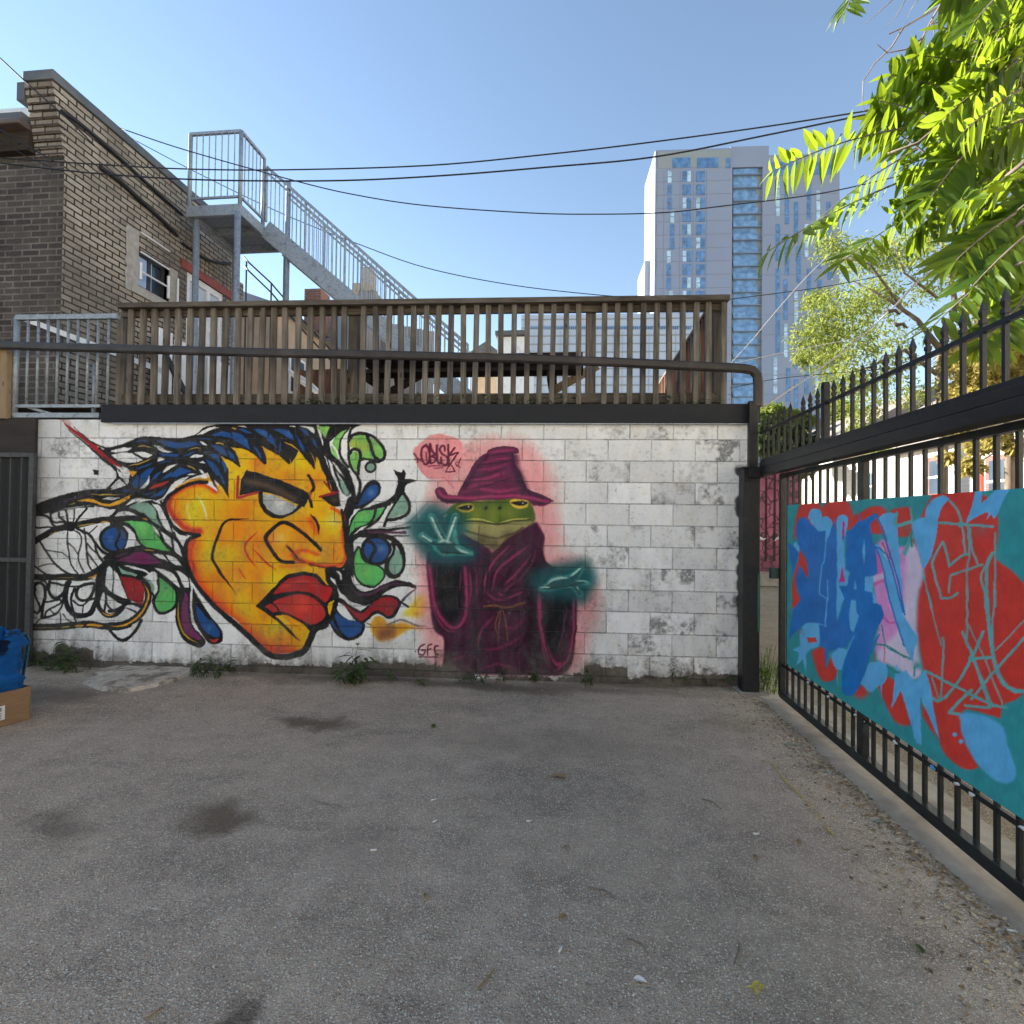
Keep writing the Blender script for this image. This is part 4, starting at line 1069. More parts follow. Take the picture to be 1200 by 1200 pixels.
cv = Canvas(25, 480, 890, 820, 3, PAL['W']); cv.run(FACE); cov_face = cv.cov.copy(); cv.cov[:] = 0; cv.run(FROG); cov_frog = cv.cov.copy()
STEP = .0052
nx, ny = int(SL/STEP)+1, int((WTOP+.02)/STEP)+1
ss, zz = np.meshgrid(np.linspace(0, SL, nx), np.linspace(-.02, WTOP, ny)); ss, zz = ss.ravel(), zz.ravel()
P = np.array(A0)+ss[:, None]*np.array(WU); P[:, 2] = zz
col, (iy, ix), px, py = sample(cv, P); col = np.clip(lin(col)*1.32*np.array([1.03, 1.0, .955]), 0, .88)
u0 = (onW(815, 528)-A0).dot(WU); UVW = np.c_[ss-u0+.2+8, zz-.0635+.4]
# the unpainted strip at the foot: ragged, block by block
blk = np.floor((ss-u0+.2)/.2).astype(int); rr = np.random.RandomState(3).rand(200); 
blk = np.floor((ss-u0+.2)/.4).astype(int); blk2 = np.floor((ss-u0+.2)/.13).astype(int)
edge = .075+.085*(rr[blk % 200] > .5)*rr[(blk+7) % 200]+.03*rr[blk2 % 200]+.05*n1(ss, 3, 1)+.022*n1(ss, 17, 2)+.01*n1(ss, 60, 3)+.03*(ss < .8)-.045*((px > 512) & (px < 672))
splash = np.clip(np.exp(-np.clip(zz-edge, 0, 9)/.07)*(.55+1.3*n2(ss*2.2, zz*.8, 9, 41)+.5*n2(ss, zz, 50, 42)), 0, .75)[:, None]; col = col*(1-splash)+np.array([.15, .13, .11])*splash
edge = edge+.02*n2(ss, zz, 45, 43)+.012*n2(ss, zz, 110, 44)
k = np.clip((edge-zz)/.011, 0, 1)[:, None]; fc = n2(ss, zz, 9, 4)+.5*n2(ss, zz, 31, 5)
foot = np.array([.11, .092, .074])*(1+1.0*fc[:, None])
col = col*(1-k)+np.clip(foot, .01, 1)*k
flake = (n2(ss, zz, 26, 6)+.6*n2(ss, zz, 70, 7)+.25*n2(ss, zz, 5, 8) > .30+1.1*(zz-edge)/.35) & (zz > edge) & (zz < edge+.33)      # flaked paint low on the wall
kf = blur(flake.reshape(ny, nx).astype(float), 1).ravel()[:, None]*.8; col = col*(1-kf)+np.array([.12, .11, .10])*kf
rowi = np.floor((zz-.0635)/.2).astype(int)+2; coli = np.floor((ss-u0+.2+.2*(rowi % 2 == 0))/.4).astype(int)+30
tb_ = np.random.RandomState(12).rand(40, 80); rb = tb_[rowi % 40, coli % 80]; rb2 = np.random.RandomState(13).rand(40, 80)[rowi % 40, coli % 80]
wgt = np.where(px > 690, 1.25, np.where(px < 200, .75, .4))+.35*(zz > 2.1)+.35*(zz < .5)+.5*np.clip((px-800)/60, 0, 1)
sm = np.clip(n2(ss+rb*3, zz, 9, 14)*1.1+.7*n2(ss, zz, 34, 15)+.45*n2(ss*3, zz*.6, 7, 16)+.12, 0, 1)*np.clip(.75+1.1*n2(ss, zz, 85, 22)+.5*n2(ss, zz, 40, 23), 0, 1.3)
tone = (1-.16*(rb2-.5)*wgt)[:, None]; col = np.clip(col*tone, 0, 1)
k = np.clip(np.clip(rb-.25, 0, 1)*wgt*sm*1.7, 0, .75)[:, None]; col = col*(1-k)+np.array([.085, .08, .074])*k
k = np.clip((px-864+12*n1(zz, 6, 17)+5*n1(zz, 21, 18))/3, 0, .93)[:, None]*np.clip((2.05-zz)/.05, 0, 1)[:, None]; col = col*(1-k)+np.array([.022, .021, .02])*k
chips = (n2(ss, zz, 55, 19)+.5*n2(ss, zz, 120, 20)+.35*n2(ss, zz, 6, 21) > .68); k = blur(chips.reshape(ny, nx).astype(float), 1).ravel()[:, None]*.6
lumv = col.mean(1, keepdims=True); col = col*(1-k)+np.where(lumv < .3, .42, .16)*np.array([1, .96, .9])*k      # small chips in the paint
k = (np.clip((.62-ss)/.62, 0, 1)**2.2*.7)[:, None]; col = col*(1-k)+np.array([.03, .027, .026])*k     # darker towards the dark door side
bare = (cov_frog[iy, ix] < .04)
cf = blur(cov_face, 14)[iy, ix]; cg = blur(cov_frog, 2)[iy, ix]
cell = lambda a: a.reshape(ny, nx)[:-1, :-1]
is_frog = cell(cg > .12) & cell(px > 476); is_face = cell(cf > .13) & ~is_frog
t = NT('painted_blocks'); at = t.n('Attribute'); at.attribute_name = 'paint'; uv = t.coord('UV')
br = t.n('TexBrick'); t.l(t.noise_vec(t.noise_vec(uv, 9, .007), 34, .004), br.inputs['Vector']); br.offset = .5
for kk, vv in (('Scale', 1), ('Brick Width', .4), ('Row Height', .2), ('Mortar Size', .0056), ('Mortar Smooth', .6), ('Bias', 0)): br.inputs[kk].default_value = vv
br.inputs['Color1'].default_value = (0, 0, 0, 1); br.inputs['Color2'].default_value = (1, 1, 1, 1); br.inputs['Mortar'].default_value = (.5, .5, .5, 1)
fine = t.noise(uv, 60, 5, .65); vert = t.noise(t.mapping(uv, (2.6, 1.1, 1)), 2.2, 6, .68, .4); bigs = t.noise(uv, .8, 3)
pc = at.outputs['Color']
sep = t.n('SeparateColor'); t.l(uv, sep.inputs[0])
low = t.ramp(t.math('SUBTRACT', 1, t.math('MULTIPLY', sep.outputs[1], .4)), (.3, .4), (.85, 1))
pc = t.mix(t.math('MULTIPLY', t.math('MULTIPLY', t.ramp(br.outputs['Color'], (0, .0), (1, .15)), .9), 1), pc, (.42, .42, .41), 'MULTIPLY')     # blocks repainted at different times
g1 = t.math('MULTIPLY', t.math('MULTIPLY', t.ramp(vert, (.44, 0), (.68, 1)), t.ramp(fine, (.33, .25), (.6, 1))), low)
pc = t.mix(t.math('MULTIPLY', g1, .5), pc, (.13, .125, .12))
g2 = t.math('MULTIPLY', t.ramp(t.noise(uv, 28, 6, .7), (.55, 0), (.66, 1)), t.ramp(vert, (.38, 0), (.58, 1))); pc = t.mix(t.math('MULTIPLY', g2, .5), pc, (.07, .068, .066))
pc = t.mix(t.ramp(t.noise(t.mapping(uv, (1, 4, 1)), 5, 4), (.35, .08), (.65, 0)), pc, (.55, .55, .56), 'MULTIPLY')
jn = t.ramp(t.noise(uv, 3.4, 6, .75), (.40, .1), (.66, 1)); joint = t.math('MULTIPLY', br.outputs['Fac'], jn)
sl_ = t.n('RGBToBW'); t.l(at.outputs['Color'], sl_.inputs[0]); jc = t.mix(t.ramp(sl_.outputs[0], (.02, 0), (.22, 1)), (.10, .088, .088), (.05, .047, .044)); pc = t.mix(t.math('MULTIPLY', joint, .72), pc, jc)
t.base(pc); t.set(.72, 0, .3)
hh = t.math('ADD', t.math('MULTIPLY', br.outputs['Fac'], -1.0), t.math('MULTIPLY', fine, .35)); t.bump(hh, .85, .013)
M['blocks'] = t.mat
wall = thing('mural_wall', 'low white painted cinder block wall covered with a face mural and a frog mural', 'wall', A0)
grid_mesh('bare_blocks', P, nx, ny, ~(is_face | is_frog), col, M['blocks'], wall, UVW)
tag(grid_mesh('face_mural', P, nx, ny, is_face, col, M['blocks'], wall, UVW), 'mural of a scowling orange face with blue hair and coloured swirls')
tag(grid_mesh('frog_mural', P, nx, ny, is_frog, col, M['blocks'], wall, UVW), 'mural of a frog in a maroon robe and pointed hat with glowing teal hands')
m = MB(); b0 = A0-WN*.003; b1 = A0+WU*SL-WN*.003
m.hexa([b0+Vector((0, 0, -.02)), b1+Vector((0, 0, -.02)), b1-WN*.19+Vector((0, 0, -.02)), b0-WN*.19+Vector((0, 0, -.02)), b0+Vector((0, 0, WTOP-.004)), b1+Vector((0, 0, WTOP-.004)), b1-WN*.19+Vector((0, 0, WTOP-.004)), b0-WN*.19+Vector((0, 0, WTOP-.004))])
m.build('wall_core', M['concrete'], wall)

def slab(m, px0, py0, px1, py1, o0, o1, mi=0):        # a board parallel to the wall between two photo corners, o0 its near face, o1 its far face
    a, b = onW(px0, py0, o0), onW(px1, py1, o0); z0, z1 = min(a.z, b.z), max(a.z, b.z)
    if (b-a).dot(WU) < 0: a, b = b, a
    q = [a, b, b+WN*(o1-o0), a+WN*(o1-o0)]
    return m.hexa([Vector((p.x, p.y, z0)) for p in q]+[Vector((p.x, p.y, z1)) for p in q], mi)
# black fascia on top of the wall
fa = onW(118, 485, .05); fb = onW(891, 485, .05)
zt, zb = onW(500, 473.5, .05).z, onW(500, 495, .05).z
fas = thing('fascia_board', 'long plain black fascia board laid along the top of the mural wall', 'board', (fa.x, fa.y, zb))
m = MB(); m.beam(Vector((fa.x, fa.y, (zt+zb)/2))-WN*.06, Vector((fb.x, fb.y, (zt+zb)/2))-WN*.06, .12, zt-zb, side=WN); m.build('board', M['dark_fascia'], fas, bevel=.004)
m = MB(); m.beam(Vector((fa.x, fa.y, zb-.008))-WN*.066+WU*.1, Vector((fb.x, fb.y, zb-.008))-WN*.066, .118, .009, side=WN); m.build('flashing', M['galv'], fas)

# dark brown side wall with its grille door, left of the mural
def lw(px, py, off): return onW(px, py, off)
sw = thing('side_wall', 'dark brown painted wall at the left edge beside the mural', 'wall', (lw(0, 640, .02).x, lw(0, 640, .02).y, 0))
a = lw(38, 640, .03); z1 = lw(20, 490, .03).z; b = a-WU*4.5
m = MB(); m.hexa([Vector((p.x, p.y, z)) for z in (0, z1) for p in (b, a, a-WN*.2, b-WN*.2)]); m.build('wall_panel', mottled('dark_brown_paint', (.02, .0145, .0125), (.035, .026, .022), 6, .7, .2, stretch=(.5, 2, 2)), sw)
z_t, z_b = lw(20, 531, .06).z, lw(20, 748, .06).z
gd = thing('security_door', 'black steel grille door set in the dark brown side wall', 'door', (lw(10, 640, .06).x, lw(10, 640, .06).y, 0))
M['grille'] = mottled('dark_grey_steel', (.03, .032, .036), (.06, .063, .068), 30, .45, .06)
e = lw(36, 640, .07); h = e-WU*.92
m = MB()
for q in (e, h): m.beam(Vector((q.x, q.y, .03)), Vector((q.x, q.y, z_t)), .05, .04, side=WU)
for z in (z_t-.02, .06, z_t*.5): m.beam(Vector((h.x, h.y, z)), Vector((e.x, e.y, z)), .035, .045, side=WN)
m.build('frame', M['grille'], gd, bevel=.003)
for i in range(1, 8):
    q = h.lerp(e, i/8); m = MB(); m.tube([Vector((q.x, q.y, .07)), Vector((q.x, q.y, z_t-.03))], .007, 6); m.build('bar', M['grille'], gd)
m = MB(); q = e-WN*.03-WU*.03; r_ = h-WN*.03+WU*.03; m.hexa([Vector((p.x, p.y, z)) for z in (.04, z_t-.03) for p in (r_, q, q-WN*.005, r_-WN*.005)]); m.build('mesh_screen', mottled('black_mesh', (.008, .008, .009), (.016, .016, .017), 80, .6, .1), gd)

# ================================================================ deck railing, deck, handrail
RO = -.06                                             # railing line, just behind the fascia face
def rp(px, py, off=RO): return onW(px, py, off)
base = rp(140, 473)
deck_z = rp(500, 466).z
dr = thing('deck_railing', 'weathered grey wooden railing standing along the front of the deck above the wall', 'railing', (base.x, base.y, zt))
def rail(px0, px1, pya, pyb, o0, o1, name, mat, parent):
    a, b = rp(px0, (pya+pyb)/2, o0), rp(px1, (pya+pyb)/2, o0); z0, z1 = rp(500, pyb, o0).z, rp(500, pya, o0).z
    m = MB(); q = [a, b, b+WN*(o1-o0), a+WN*(o1-o0)]
    m.hexa([Vector((p.x, p.y, z0)) for p in q]+[Vector((p.x, p.y, z1)) for p in q]); return m.build(name, mat, parent, bevel=.004)
ztr = rp(500, 349.5).z
rail(136, 856, 349.5, 355.5, RO+.05, RO-.10, 'top_rail', M['wood_x'], dr)
rail(142, 850, 356, 367.5, RO-.05, RO-.09, 'sub_rail', M['wood_x'], dr)
rail(142, 850, 461, 472, RO-.05, RO-.09, 'bottom_rail', M['wood_x'], dr)
BX = [155, 169, 183, 196.5, 210.7, 224.5, 238, 252, 266, 280.5, 294.7, 308.8, 322.5, 336, 350.8, 365, 379.5, 393.8, 405, 427.5, 442.5, 457, 471.8, 486, 500.8, 515, 530, 545, 559.5, 574, 588.8, 604, 619.5, 634.7, 649.6, 664.8, 680, 710, 724.8, 740, 755.5, 771, 786, 802, 817.3, 832, 850]
z_lo, z_hi = rp(500, 474).z+.002, rp(500, 356).z
for x in BX:
    q = rp(x-2, 415, RO-.022); m = MB(); dx = rng.uniform(-.009, .009)
    m.beam(Vector((q.x+dx, q.y, z_lo)), Vector((q.x-dx, q.y, z_hi)), .05, .042, side=WU); m.build('baluster', M['wood_v'], dr, bevel=.003)
for x in (145, 415, 692, 840):
    q = rp(x, 415, RO-.14); m = MB(); m.beam(Vector((q.x, q.y, z_lo)), Vector((q.x, q.y, z_hi-.004)), .092, .092, side=WU); m.build('post', M['wood_v'], dr, bevel=.005)
# receding side railing at the right end of the deck
XR = onY(846, 368, (rp(846, 368)).y).x
sr = thing('side_railing', 'reddish wooden deck railing running away behind the right end of the front railing', 'railing', (XR, 5.4, zt))
m = MB(); m.box((XR-.07, 5.35, ztr-.045), (XR+.07, 10.5, ztr-.005)); m.build('top_rail', M['wood_y'], sr, bevel=.004)
m = MB(); m.box((XR-.02, 5.42, ztr-.15), (XR+.02, 10.45, ztr-.052)); m.build('sub_rail', M['wood_y'], sr)
m = MB(); m.box((XR-.02, 5.42, deck_z+.05), (XR+.02, 10.45, deck_z+.14)); m.build('bottom_rail', M['wood_y'], sr)
for i in range(38):
    y = 5.5+i*.13; m = MB(); m.beam((XR-.045, y, deck_z+.02), (XR-.045, y, ztr-.05), .04, .042, side=Vector((1, 0, 0))); m.build('baluster', M['wood_red'] if i % 3 else M['wood_v'], sr)
for y in (7.0, 8.7, 10.4):
    m = MB(); m.box((XR-.03, y-.045, deck_z), (XR+.06, y+.045, ztr-.05)); m.build('post', M['wood_y'], sr)
dk = thing('deck', 'raised grey plank deck behind the mural wall', 'deck', (-2, 6, 2.2))
m = MB(); p0, p1 = rp(-60, 466, RO-.2), rp(850, 466, RO-.2)
m.hexa([Vector((p.x, p.y, z)) for z in (deck_z-.04, deck_z) for p in (p0, p1, Vector((p1.x, 12.5, 0)), Vector((p0.x, 12.5, 0)))]); m.build('planks', M['wood_y'], dk)
m = MB()
for y in (5.6, 8.0, 10.4, 12.3):
    for x in (-5.2, -3, -.8, 1.4): m.box((x-.07, y-.07, -.02), (x+.07, y+.07, deck_z-.045))
m.build('support_posts', M['wood_v'], dk)

# dark tubular handrail crossing in front
hr = thing('handrail', 'dark brown steel handrail crossing the deck railing and bending down at its right end', 'handrail', rp(0, 405, .10))
HP = [(-60, 402.5), (0, 404.7), (80, 407.2), (150, 409), (320, 413.7), (440, 416), (600, 420), (720, 424.5), (855, 431)]
O_ = .10
pts = [rp(x, y, O_) for x, y in HP]+[rp(872, 432, O_), rp(882, 434, O_), rp(887.5, 440, O_), rp(888.6, 450, O_), rp(888.6, 476, O_)]
def ribbon(m, pts, w, h):                              # rounded-rectangle section swept along pts (in the wall's plane)
    prof = [(-.5, -.3), (-.3, -.5), (.3, -.5), (.5, -.3), (.5, .3), (.3, .5), (-.3, .5), (-.5, .3)]; n = len(prof); base = len(m.v)
    for i, p in enumerate(pts):
        d = (pts[min(i+1, len(pts)-1)]-pts[max(i-1, 0)]).normalized(); b = d.cross(WN).normalized()
        for a, c in prof: m.v.append(p+WN*a*w+b*c*h)
    for i in range(len(pts)-1):
        for k in range(n): m.f.append((base+i*n+k, base+i*n+(k+1) % n, base+(i+1)*n+(k+1) % n, base+(i+1)*n+k)); m.m.append(0)
    m.f += [tuple(base+k for k in range(n-1, -1, -1)), tuple(base+(len(pts)-1)*n+k for k in range(n))]; m.m += [0, 0]
m = MB(); ribbon(m, pts, .055, .078); m.build('rail', M['brown_pipe'], hr)
for x in (4,):
    pass
wp = onW(4, 450, .03); m = MB(); m.beam(Vector((wp.x, wp.y, onW(4, 491, .03).z)), Vector((wp.x, wp.y, onW(4, 411, .03).z)), .12, .06, side=WU)
tag(m.build('timber_post', M['wood_pale'], bevel=.004), 'short pale timber post under the left end of the dark handrail', 'post')

# galvanised gate panel at left
gg = thing('galvanised_gate', 'galvanised steel barred gate panel at the left end of the deck above the wall', 'gate', onW(20, 489, .0))
def gpz(px, py): return onW(px, py, -.02)
m = MB()
TL_, TR_, BL_, BR_ = gpz(23, 372.5), gpz(139, 372.5), gpz(17, 487), gpz(118, 487)
TL_ = Vector((BL_.x, BL_.y, TL_.z)); TR_ = Vector((TR_.x, TR_.y, TL_.z)); BRr = Vector((TR_.x, TR_.y, BL_.z)) ; 
BR2 = Vector((gpz(118, 487).x, gpz(118, 487).y, BL_.z))
m.tube([BL_, TL_], .026, 10); m.build('end_post', M['galv'], gg, True)
m = MB(); m.beam(TL_, TR_, .05, .05, side=WN); m.build('top_rail', M['galv'], gg, bevel=.003)
m = MB(); m.beam(BL_, BR2, .05, .05, side=WN); m.build('bottom_rail', M['galv'], gg, bevel=.003)
zl = gpz(60, 476).z; m = MB(); m.beam(Vector((BL_.x, BL_.y, zl)), Vector((BR2.x, BR2.y, zl)), .03, .03, side=WN); m.build('lower_rail', M['galv'], gg)
m = MB(); m.beam(Vector((BL_.x, BL_.y, zl))-WN*.03+WU*.1, BL_+WU*.45-WN*.03, .02, .025, side=WN); m.build('brace', M['galv'], gg)
for i, x in enumerate((35, 47, 58.5, 70, 82, 93.5, 105.5, 117, 129.5)):
    q = gpz(x-3, 430); m = MB(); m.tube([Vector((q.x, q.y, zl if x < 119 else zt)), Vector((q.x, q.y, TL_.z))], .0125, 8); m.build('bar', M['galv'], gg, True)
q = gpz(107, 430); m = MB(); m.tube([Vector((q.x, q.y, BL_.z))-WN*.04, Vector((q.x, q.y, TL_.z-.45))-WN*.04], .02, 8); m.build('latch_post', M['galv'], gg, True)
# ================================================================ gate post, overhead track with spears, sliding gate and its painted panel
gpo = thing('gate_post', 'square black steel gate post at the right end of the mural wall', 'post', (1.607, 5.1, 0))
m = MB(); m.box((1.535, 5.03, -.01), (1.68, 5.17, 1.985)); m.build('post', M['black_steel'], gpo, bevel=.006)
m = MB(); m.box((1.525, 5.02, 1.985), (1.69, 5.18, 2.0)); m.build('cap', M['black_steel'], gpo, bevel=.004)
m = MB(); m.box((1.575, 4.99, 1.90), (1.70, 5.029, 1.985)); m.build('bracket', M['black_steel'], gpo, bevel=.004)
m = MB(); m.box((1.50, 4.98, -.01), (1.74, 5.22, .012)); m.build('base_plate', M['concrete'], gpo)
m = MB(); m.box((1.66, 5.028, .55), (1.681, 5.0305, 1.05)); m.build('paint_streak', mottled('teal_overspray', (.02, .07, .06), (.03, .12, .1), 6, .6, 0), gpo)
m = MB(); m.box((1.60, 5.09, 2.003), (1.68, 5.15, 2.60)); m.build('upper_post', M['black_steel'], gpo, bevel=.005)

XB = 1.66
tr = thing('gate_track', 'black overhead gate track beam topped with a row of spear points', 'gate track', (1.70, 5.03, 1.9))
Y0, Y1 = 5.02, -1.5
m = MB(); m.box((XB, Y1, 1.920), (XB+.09, Y0, 1.985)); m.build('lower_channel', M['black_steel'], tr, bevel=.003)
m = MB(); m.box((XB+.004, Y1, 1.988), (XB+.086, Y0, 2.035)); m.build('upper_channel', M['black_steel'], tr, bevel=.003)
m = MB(); m.box((XB+.012, Y1, 2.036), (XB+.078, Y0, 2.062)); m.build('cap', M['black_steel'], tr, bevel=.003)
XS = 1.70; zr = 2.309
m = MB(); m.box((XS-.01, Y1, zr-.011), (XS+.01, 5.1, zr+.011)); m.build('spear_rail', M['black_steel'], tr)
def spear(y, top, short=False):
    m = MB(); s = .009; m.box((XS-s, y-s, 2.063), (XS+s, y+s, top-.10 if not short else top-.06)); 
    if not short:
        z = top-.10; m.box((XS-.012, y-.012, z-.01), (XS+.012, y+.012, z+.01))
        ring = lambda r, zz: [(XS-r, y-r, zz), (XS+r, y-r, zz), (XS+r, y+r, zz), (XS-r, y+r, zz)]
        v = ring(.007, z+.012)+ring(.0125, z+.04)+[(XS, y, top)]
        m.add(v, [(0, 1, 5, 4), (1, 2, 6, 5), (2, 3, 7, 6), (3, 0, 4, 7), (4, 5, 8), (5, 6, 8), (6, 7, 8), (7, 4, 8)])
    return m.build('spear', M['black_steel'], tr)
yr = onX(967.3, 480, XS).y
k = 0; y = yr+.117*11
while y > Y1:
    i = round((yr-y)/.117)
    if i == 0 or i == 16 or i == 32:
        m = MB(); w = .032; m.box((XS-.02, y-w/2-.008, 2.063), (XS+.02, y+w/2+.008, 2.43)); 
        if i == 0: m.tube([(XS-.02, y, 2.43), (XS+.02, y, 2.43)], w/2+.008, 12)
        m.build('post', M['black_steel'], tr, bevel=.003)
    elif y < 5.06: spear(y, 2.447 if i != -4 else 2.37, i == -4)
    y -= .117

XG = 1.80
M['gate_steel'] = mottled('black_gate_paint', (.006, .008, .009), (.015, .017, .019), 25, .38, .1, c=(.012, .03, .03))
sg = thing('sliding_gate', 'long black barred steel sliding gate standing open along the right side of the yard', 'gate', (XG, 4.87, .04))
ge, gs = 4.875, -1.9
m = MB(); m.box((XG-.022, ge-.045, .045), (XG+.022, ge, 1.923)); m.build('end_stile', M['gate_steel'], sg, bevel=.003)
m = MB(); m.box((XG-.022, gs, 1.887), (XG+.022, ge-.046, 1.923)); m.build('top_rail', M['gate_steel'], sg, bevel=.003)
m = MB(); m.box((XG-.03, gs, .04), (XG+.03, ge-.046, .098)); m.build('bottom_rail', M['gate_steel'], sg, bevel=.004)
m = MB(); m.box((XG-.005, gs, .297), (XG+.012, ge-.046, .322)); m.build('middle_rail', M['gate_steel'], sg)
i = 1
while ge-.02-.117*i > gs:
    y = ge-.02-.117*i; m = MB(); w = .034 if i in (11, 31, 47) else .0095
    m.box((XG-(.02 if w > .02 else .0095), y-w, .099), (XG+(.02 if w > .02 else .0095), y+w, 1.886)); m.build('stile' if w > .02 else 'picket', M['gate_steel'], sg, bevel=.002); i += 1
m = MB(); m.box((XG-.09, ge-.02, 1.03), (XG-.0, ge+.03, 1.12)); m.build('latch_box', mottled('teal_black_box', (.01, .05, .045), (.015, .03, .03), 5, .5, 0), sg, bevel=.004)
for px, py, c in ((947, 793, 0), (971, 811, 0), (1003, 829, 0), (1012, 833, 0), (1050, 863, 0), (1094, 892, 1), (1122, 909, 0), (1140, 921, 0), (1199, 958, 0)):
    q = onX(px, py, XG-.006); m = MB()
    n_ = 4; m.tube([(XG-.009, q.y+.018-.012*j, .309+.004*math.sin(j*1.7+px)) for j in range(n_)], [.003, .009+.003*math.sin(px), .008, .003], 6)
    m.build('tape_scrap', M['white'] if not c else mottled('blue_scrap', (.07, .3, .6), (.1, .36, .66), 8, .5, 0), sg, True)
# the painted panel
gc = Canvas(905, 550, 1210, 1000, 3, PAL['T']); gc.run(GATE)
XP = XG-.03; PE = onX(922.5, 650, XP).y; PZ0, PZ1 = 1.5-.645*XP, 1.5+.085*XP
pn = thing('painted_panel', 'teal plywood panel with blue and red graffiti letters fixed to the black sliding gate', 'panel', (XP, 4.86, .339))
def bt(ya, yb, st): return np.linspace(ya, yb, int(abs(yb-ya)/st)+1)
yy = np.r_[bt(PE, 1.9, .0055), bt(1.8, -1.6, .1)]; zc = bt(PZ0, PZ1, .005)
gy, gz = np.meshgrid(yy, zc); gy, gz = gy.ravel(), gz.ravel(); Pg = np.c_[np.full(gy.size, XP), gy, gz]
colg, _, pxg, pyg = sample(gc, Pg); colg = lin(colg)*2.0/(1+.95*lin(colg))
t = NT('spray_painted_ply'); at = t.n('Attribute'); at.attribute_name = 'paint'; co = t.coord()
pc = t.mix(t.ramp(t.noise(co, 5, 5, .65), (.45, 0), (.75, .22)), at.outputs['Color'], (.55, .6, .6), 'MULTIPLY')
pc = t.mix(t.ramp(t.noise(t.mapping(co, (1, 8, 1)), 9, 5, .7), (.55, 0), (.8, .25)), pc, (.08, .09, .09))
pc = t.mix(t.ramp(t.noise(t.mapping(co, (1, 1, 9)), 6, 5, .7), (.66, 0), (.8, .3)), pc, (.5, .5, .48))
t.base(pc); t.set(t.ramp(t.noise(co, 3, 3), (.3, .42), (.7, .62)), 0, .35); t.bump(t.noise(t.mapping(co, (1, 1, 14)), 14, 4), .12, .003); M['ply'] = t.mat
grid_mesh('painted_face', Pg, len(yy), len(zc), np.ones((len(zc)-1, len(yy)-1), bool), colg, M['ply'], pn, np.c_[gy, gz])
m = MB(); m.box((XP+.001, -1.6, PZ0), (XP+.014, PE, PZ1)); m.build('board', mottled('raw_ply_teal', (.03, .13, .14), (.04, .17, .18), 6, .6, .1), pn)

# ================================================================ brick building at the left, behind the wall
XS_, YF = -6.0, 5.82
def sx(px, py): return onX(px, py, XS_)
ZP = sx(64, 81).z; yE = sx(277, 280).y
bb = thing('brick_building', 'tall buff brick building with a grey metal coping at the left of the photo', 'building', (XS_-2, YF, 0))
m = MB(); 
win = [sx(162, 288), sx(161, 338), sx(198, 315), sx(197, 352)]
wy0, wy1 = win[0].y, win[2].y; wz0, wz1 = (win[1].z+win[3].z)/2, (win[0].z+win[2].z)/2
dya, dyb = sx(219, 340).y, sx(262, 350).y; dz1 = sx(219, 318).z; dz0 = deck_z+1.2
dz1 = (sx(219, 318).z+sx(262, 345).z)/2; dz0 = deck_z
CQ = onX(62, 80, XS_+.03); ZP = CQ.z; CFY = CQ.y; ZB = ZP-.115
def side_wall(m):                                     # side face with window and door openings
    ys = [YF, wy0, wy1, dya, dyb, yE]; zs = [-.02, dz0, wz0, wz1, dz1, ZB]
    zs = sorted(zs)
    for i in range(5):
        for j in range(5):
            yc, zc_ = (ys[i]+ys[i+1])/2, (zs[j]+zs[j+1])/2
            if wy0 < yc < wy1 and wz0 < zc_ < wz1: continue
            if dya < yc < dyb and dz0 < zc_ < dz1: continue
            m.add([(XS_, ys[i], zs[j]), (XS_, ys[i+1], zs[j]), (XS_, ys[i+1], zs[j+1]), (XS_, ys[i], zs[j+1])], [(0, 1, 2, 3)])
    for (a, b, c, d) in ((wy0, wy1, wz0, wz1), (dya, dyb, dz0, dz1)):   # reveals
        x1 = XS_-.14
        m.add([(XS_, a, c), (XS_, a, d), (x1, a, d), (x1, a, c)], [(0, 1, 2, 3)]); m.add([(XS_, b, c), (x1, b, c), (x1, b, d), (XS_, b, d)], [(0, 1, 2, 3)])
        m.add([(XS_, a, d), (XS_, b, d), (x1, b, d), (x1, a, d)], [(0, 1, 2, 3)]); m.add([(XS_, a, c), (x1, a, c), (x1, b, c), (XS_, b, c)], [(0, 1, 2, 3)])
side_wall(m); m.build('side_wall', M['brick_side'], bb)
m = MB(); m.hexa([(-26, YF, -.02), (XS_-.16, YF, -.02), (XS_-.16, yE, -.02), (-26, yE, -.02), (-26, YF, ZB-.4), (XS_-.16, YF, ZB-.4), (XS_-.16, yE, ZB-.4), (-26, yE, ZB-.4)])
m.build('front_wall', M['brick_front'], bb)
m = MB(); m.box((-26, 1.8, -.02), (-11, YF+3, 7.8)); m.build('shade_wing', M['brick_front'], bb)  # added out of view to shade the yard, sized to the shadow needed
m = MB(); m.box((XS_-.158, YF, -.02), (XS_-.001, YF+.16, ZB)); m.build('corner_pier', M['brick_front'], bb)
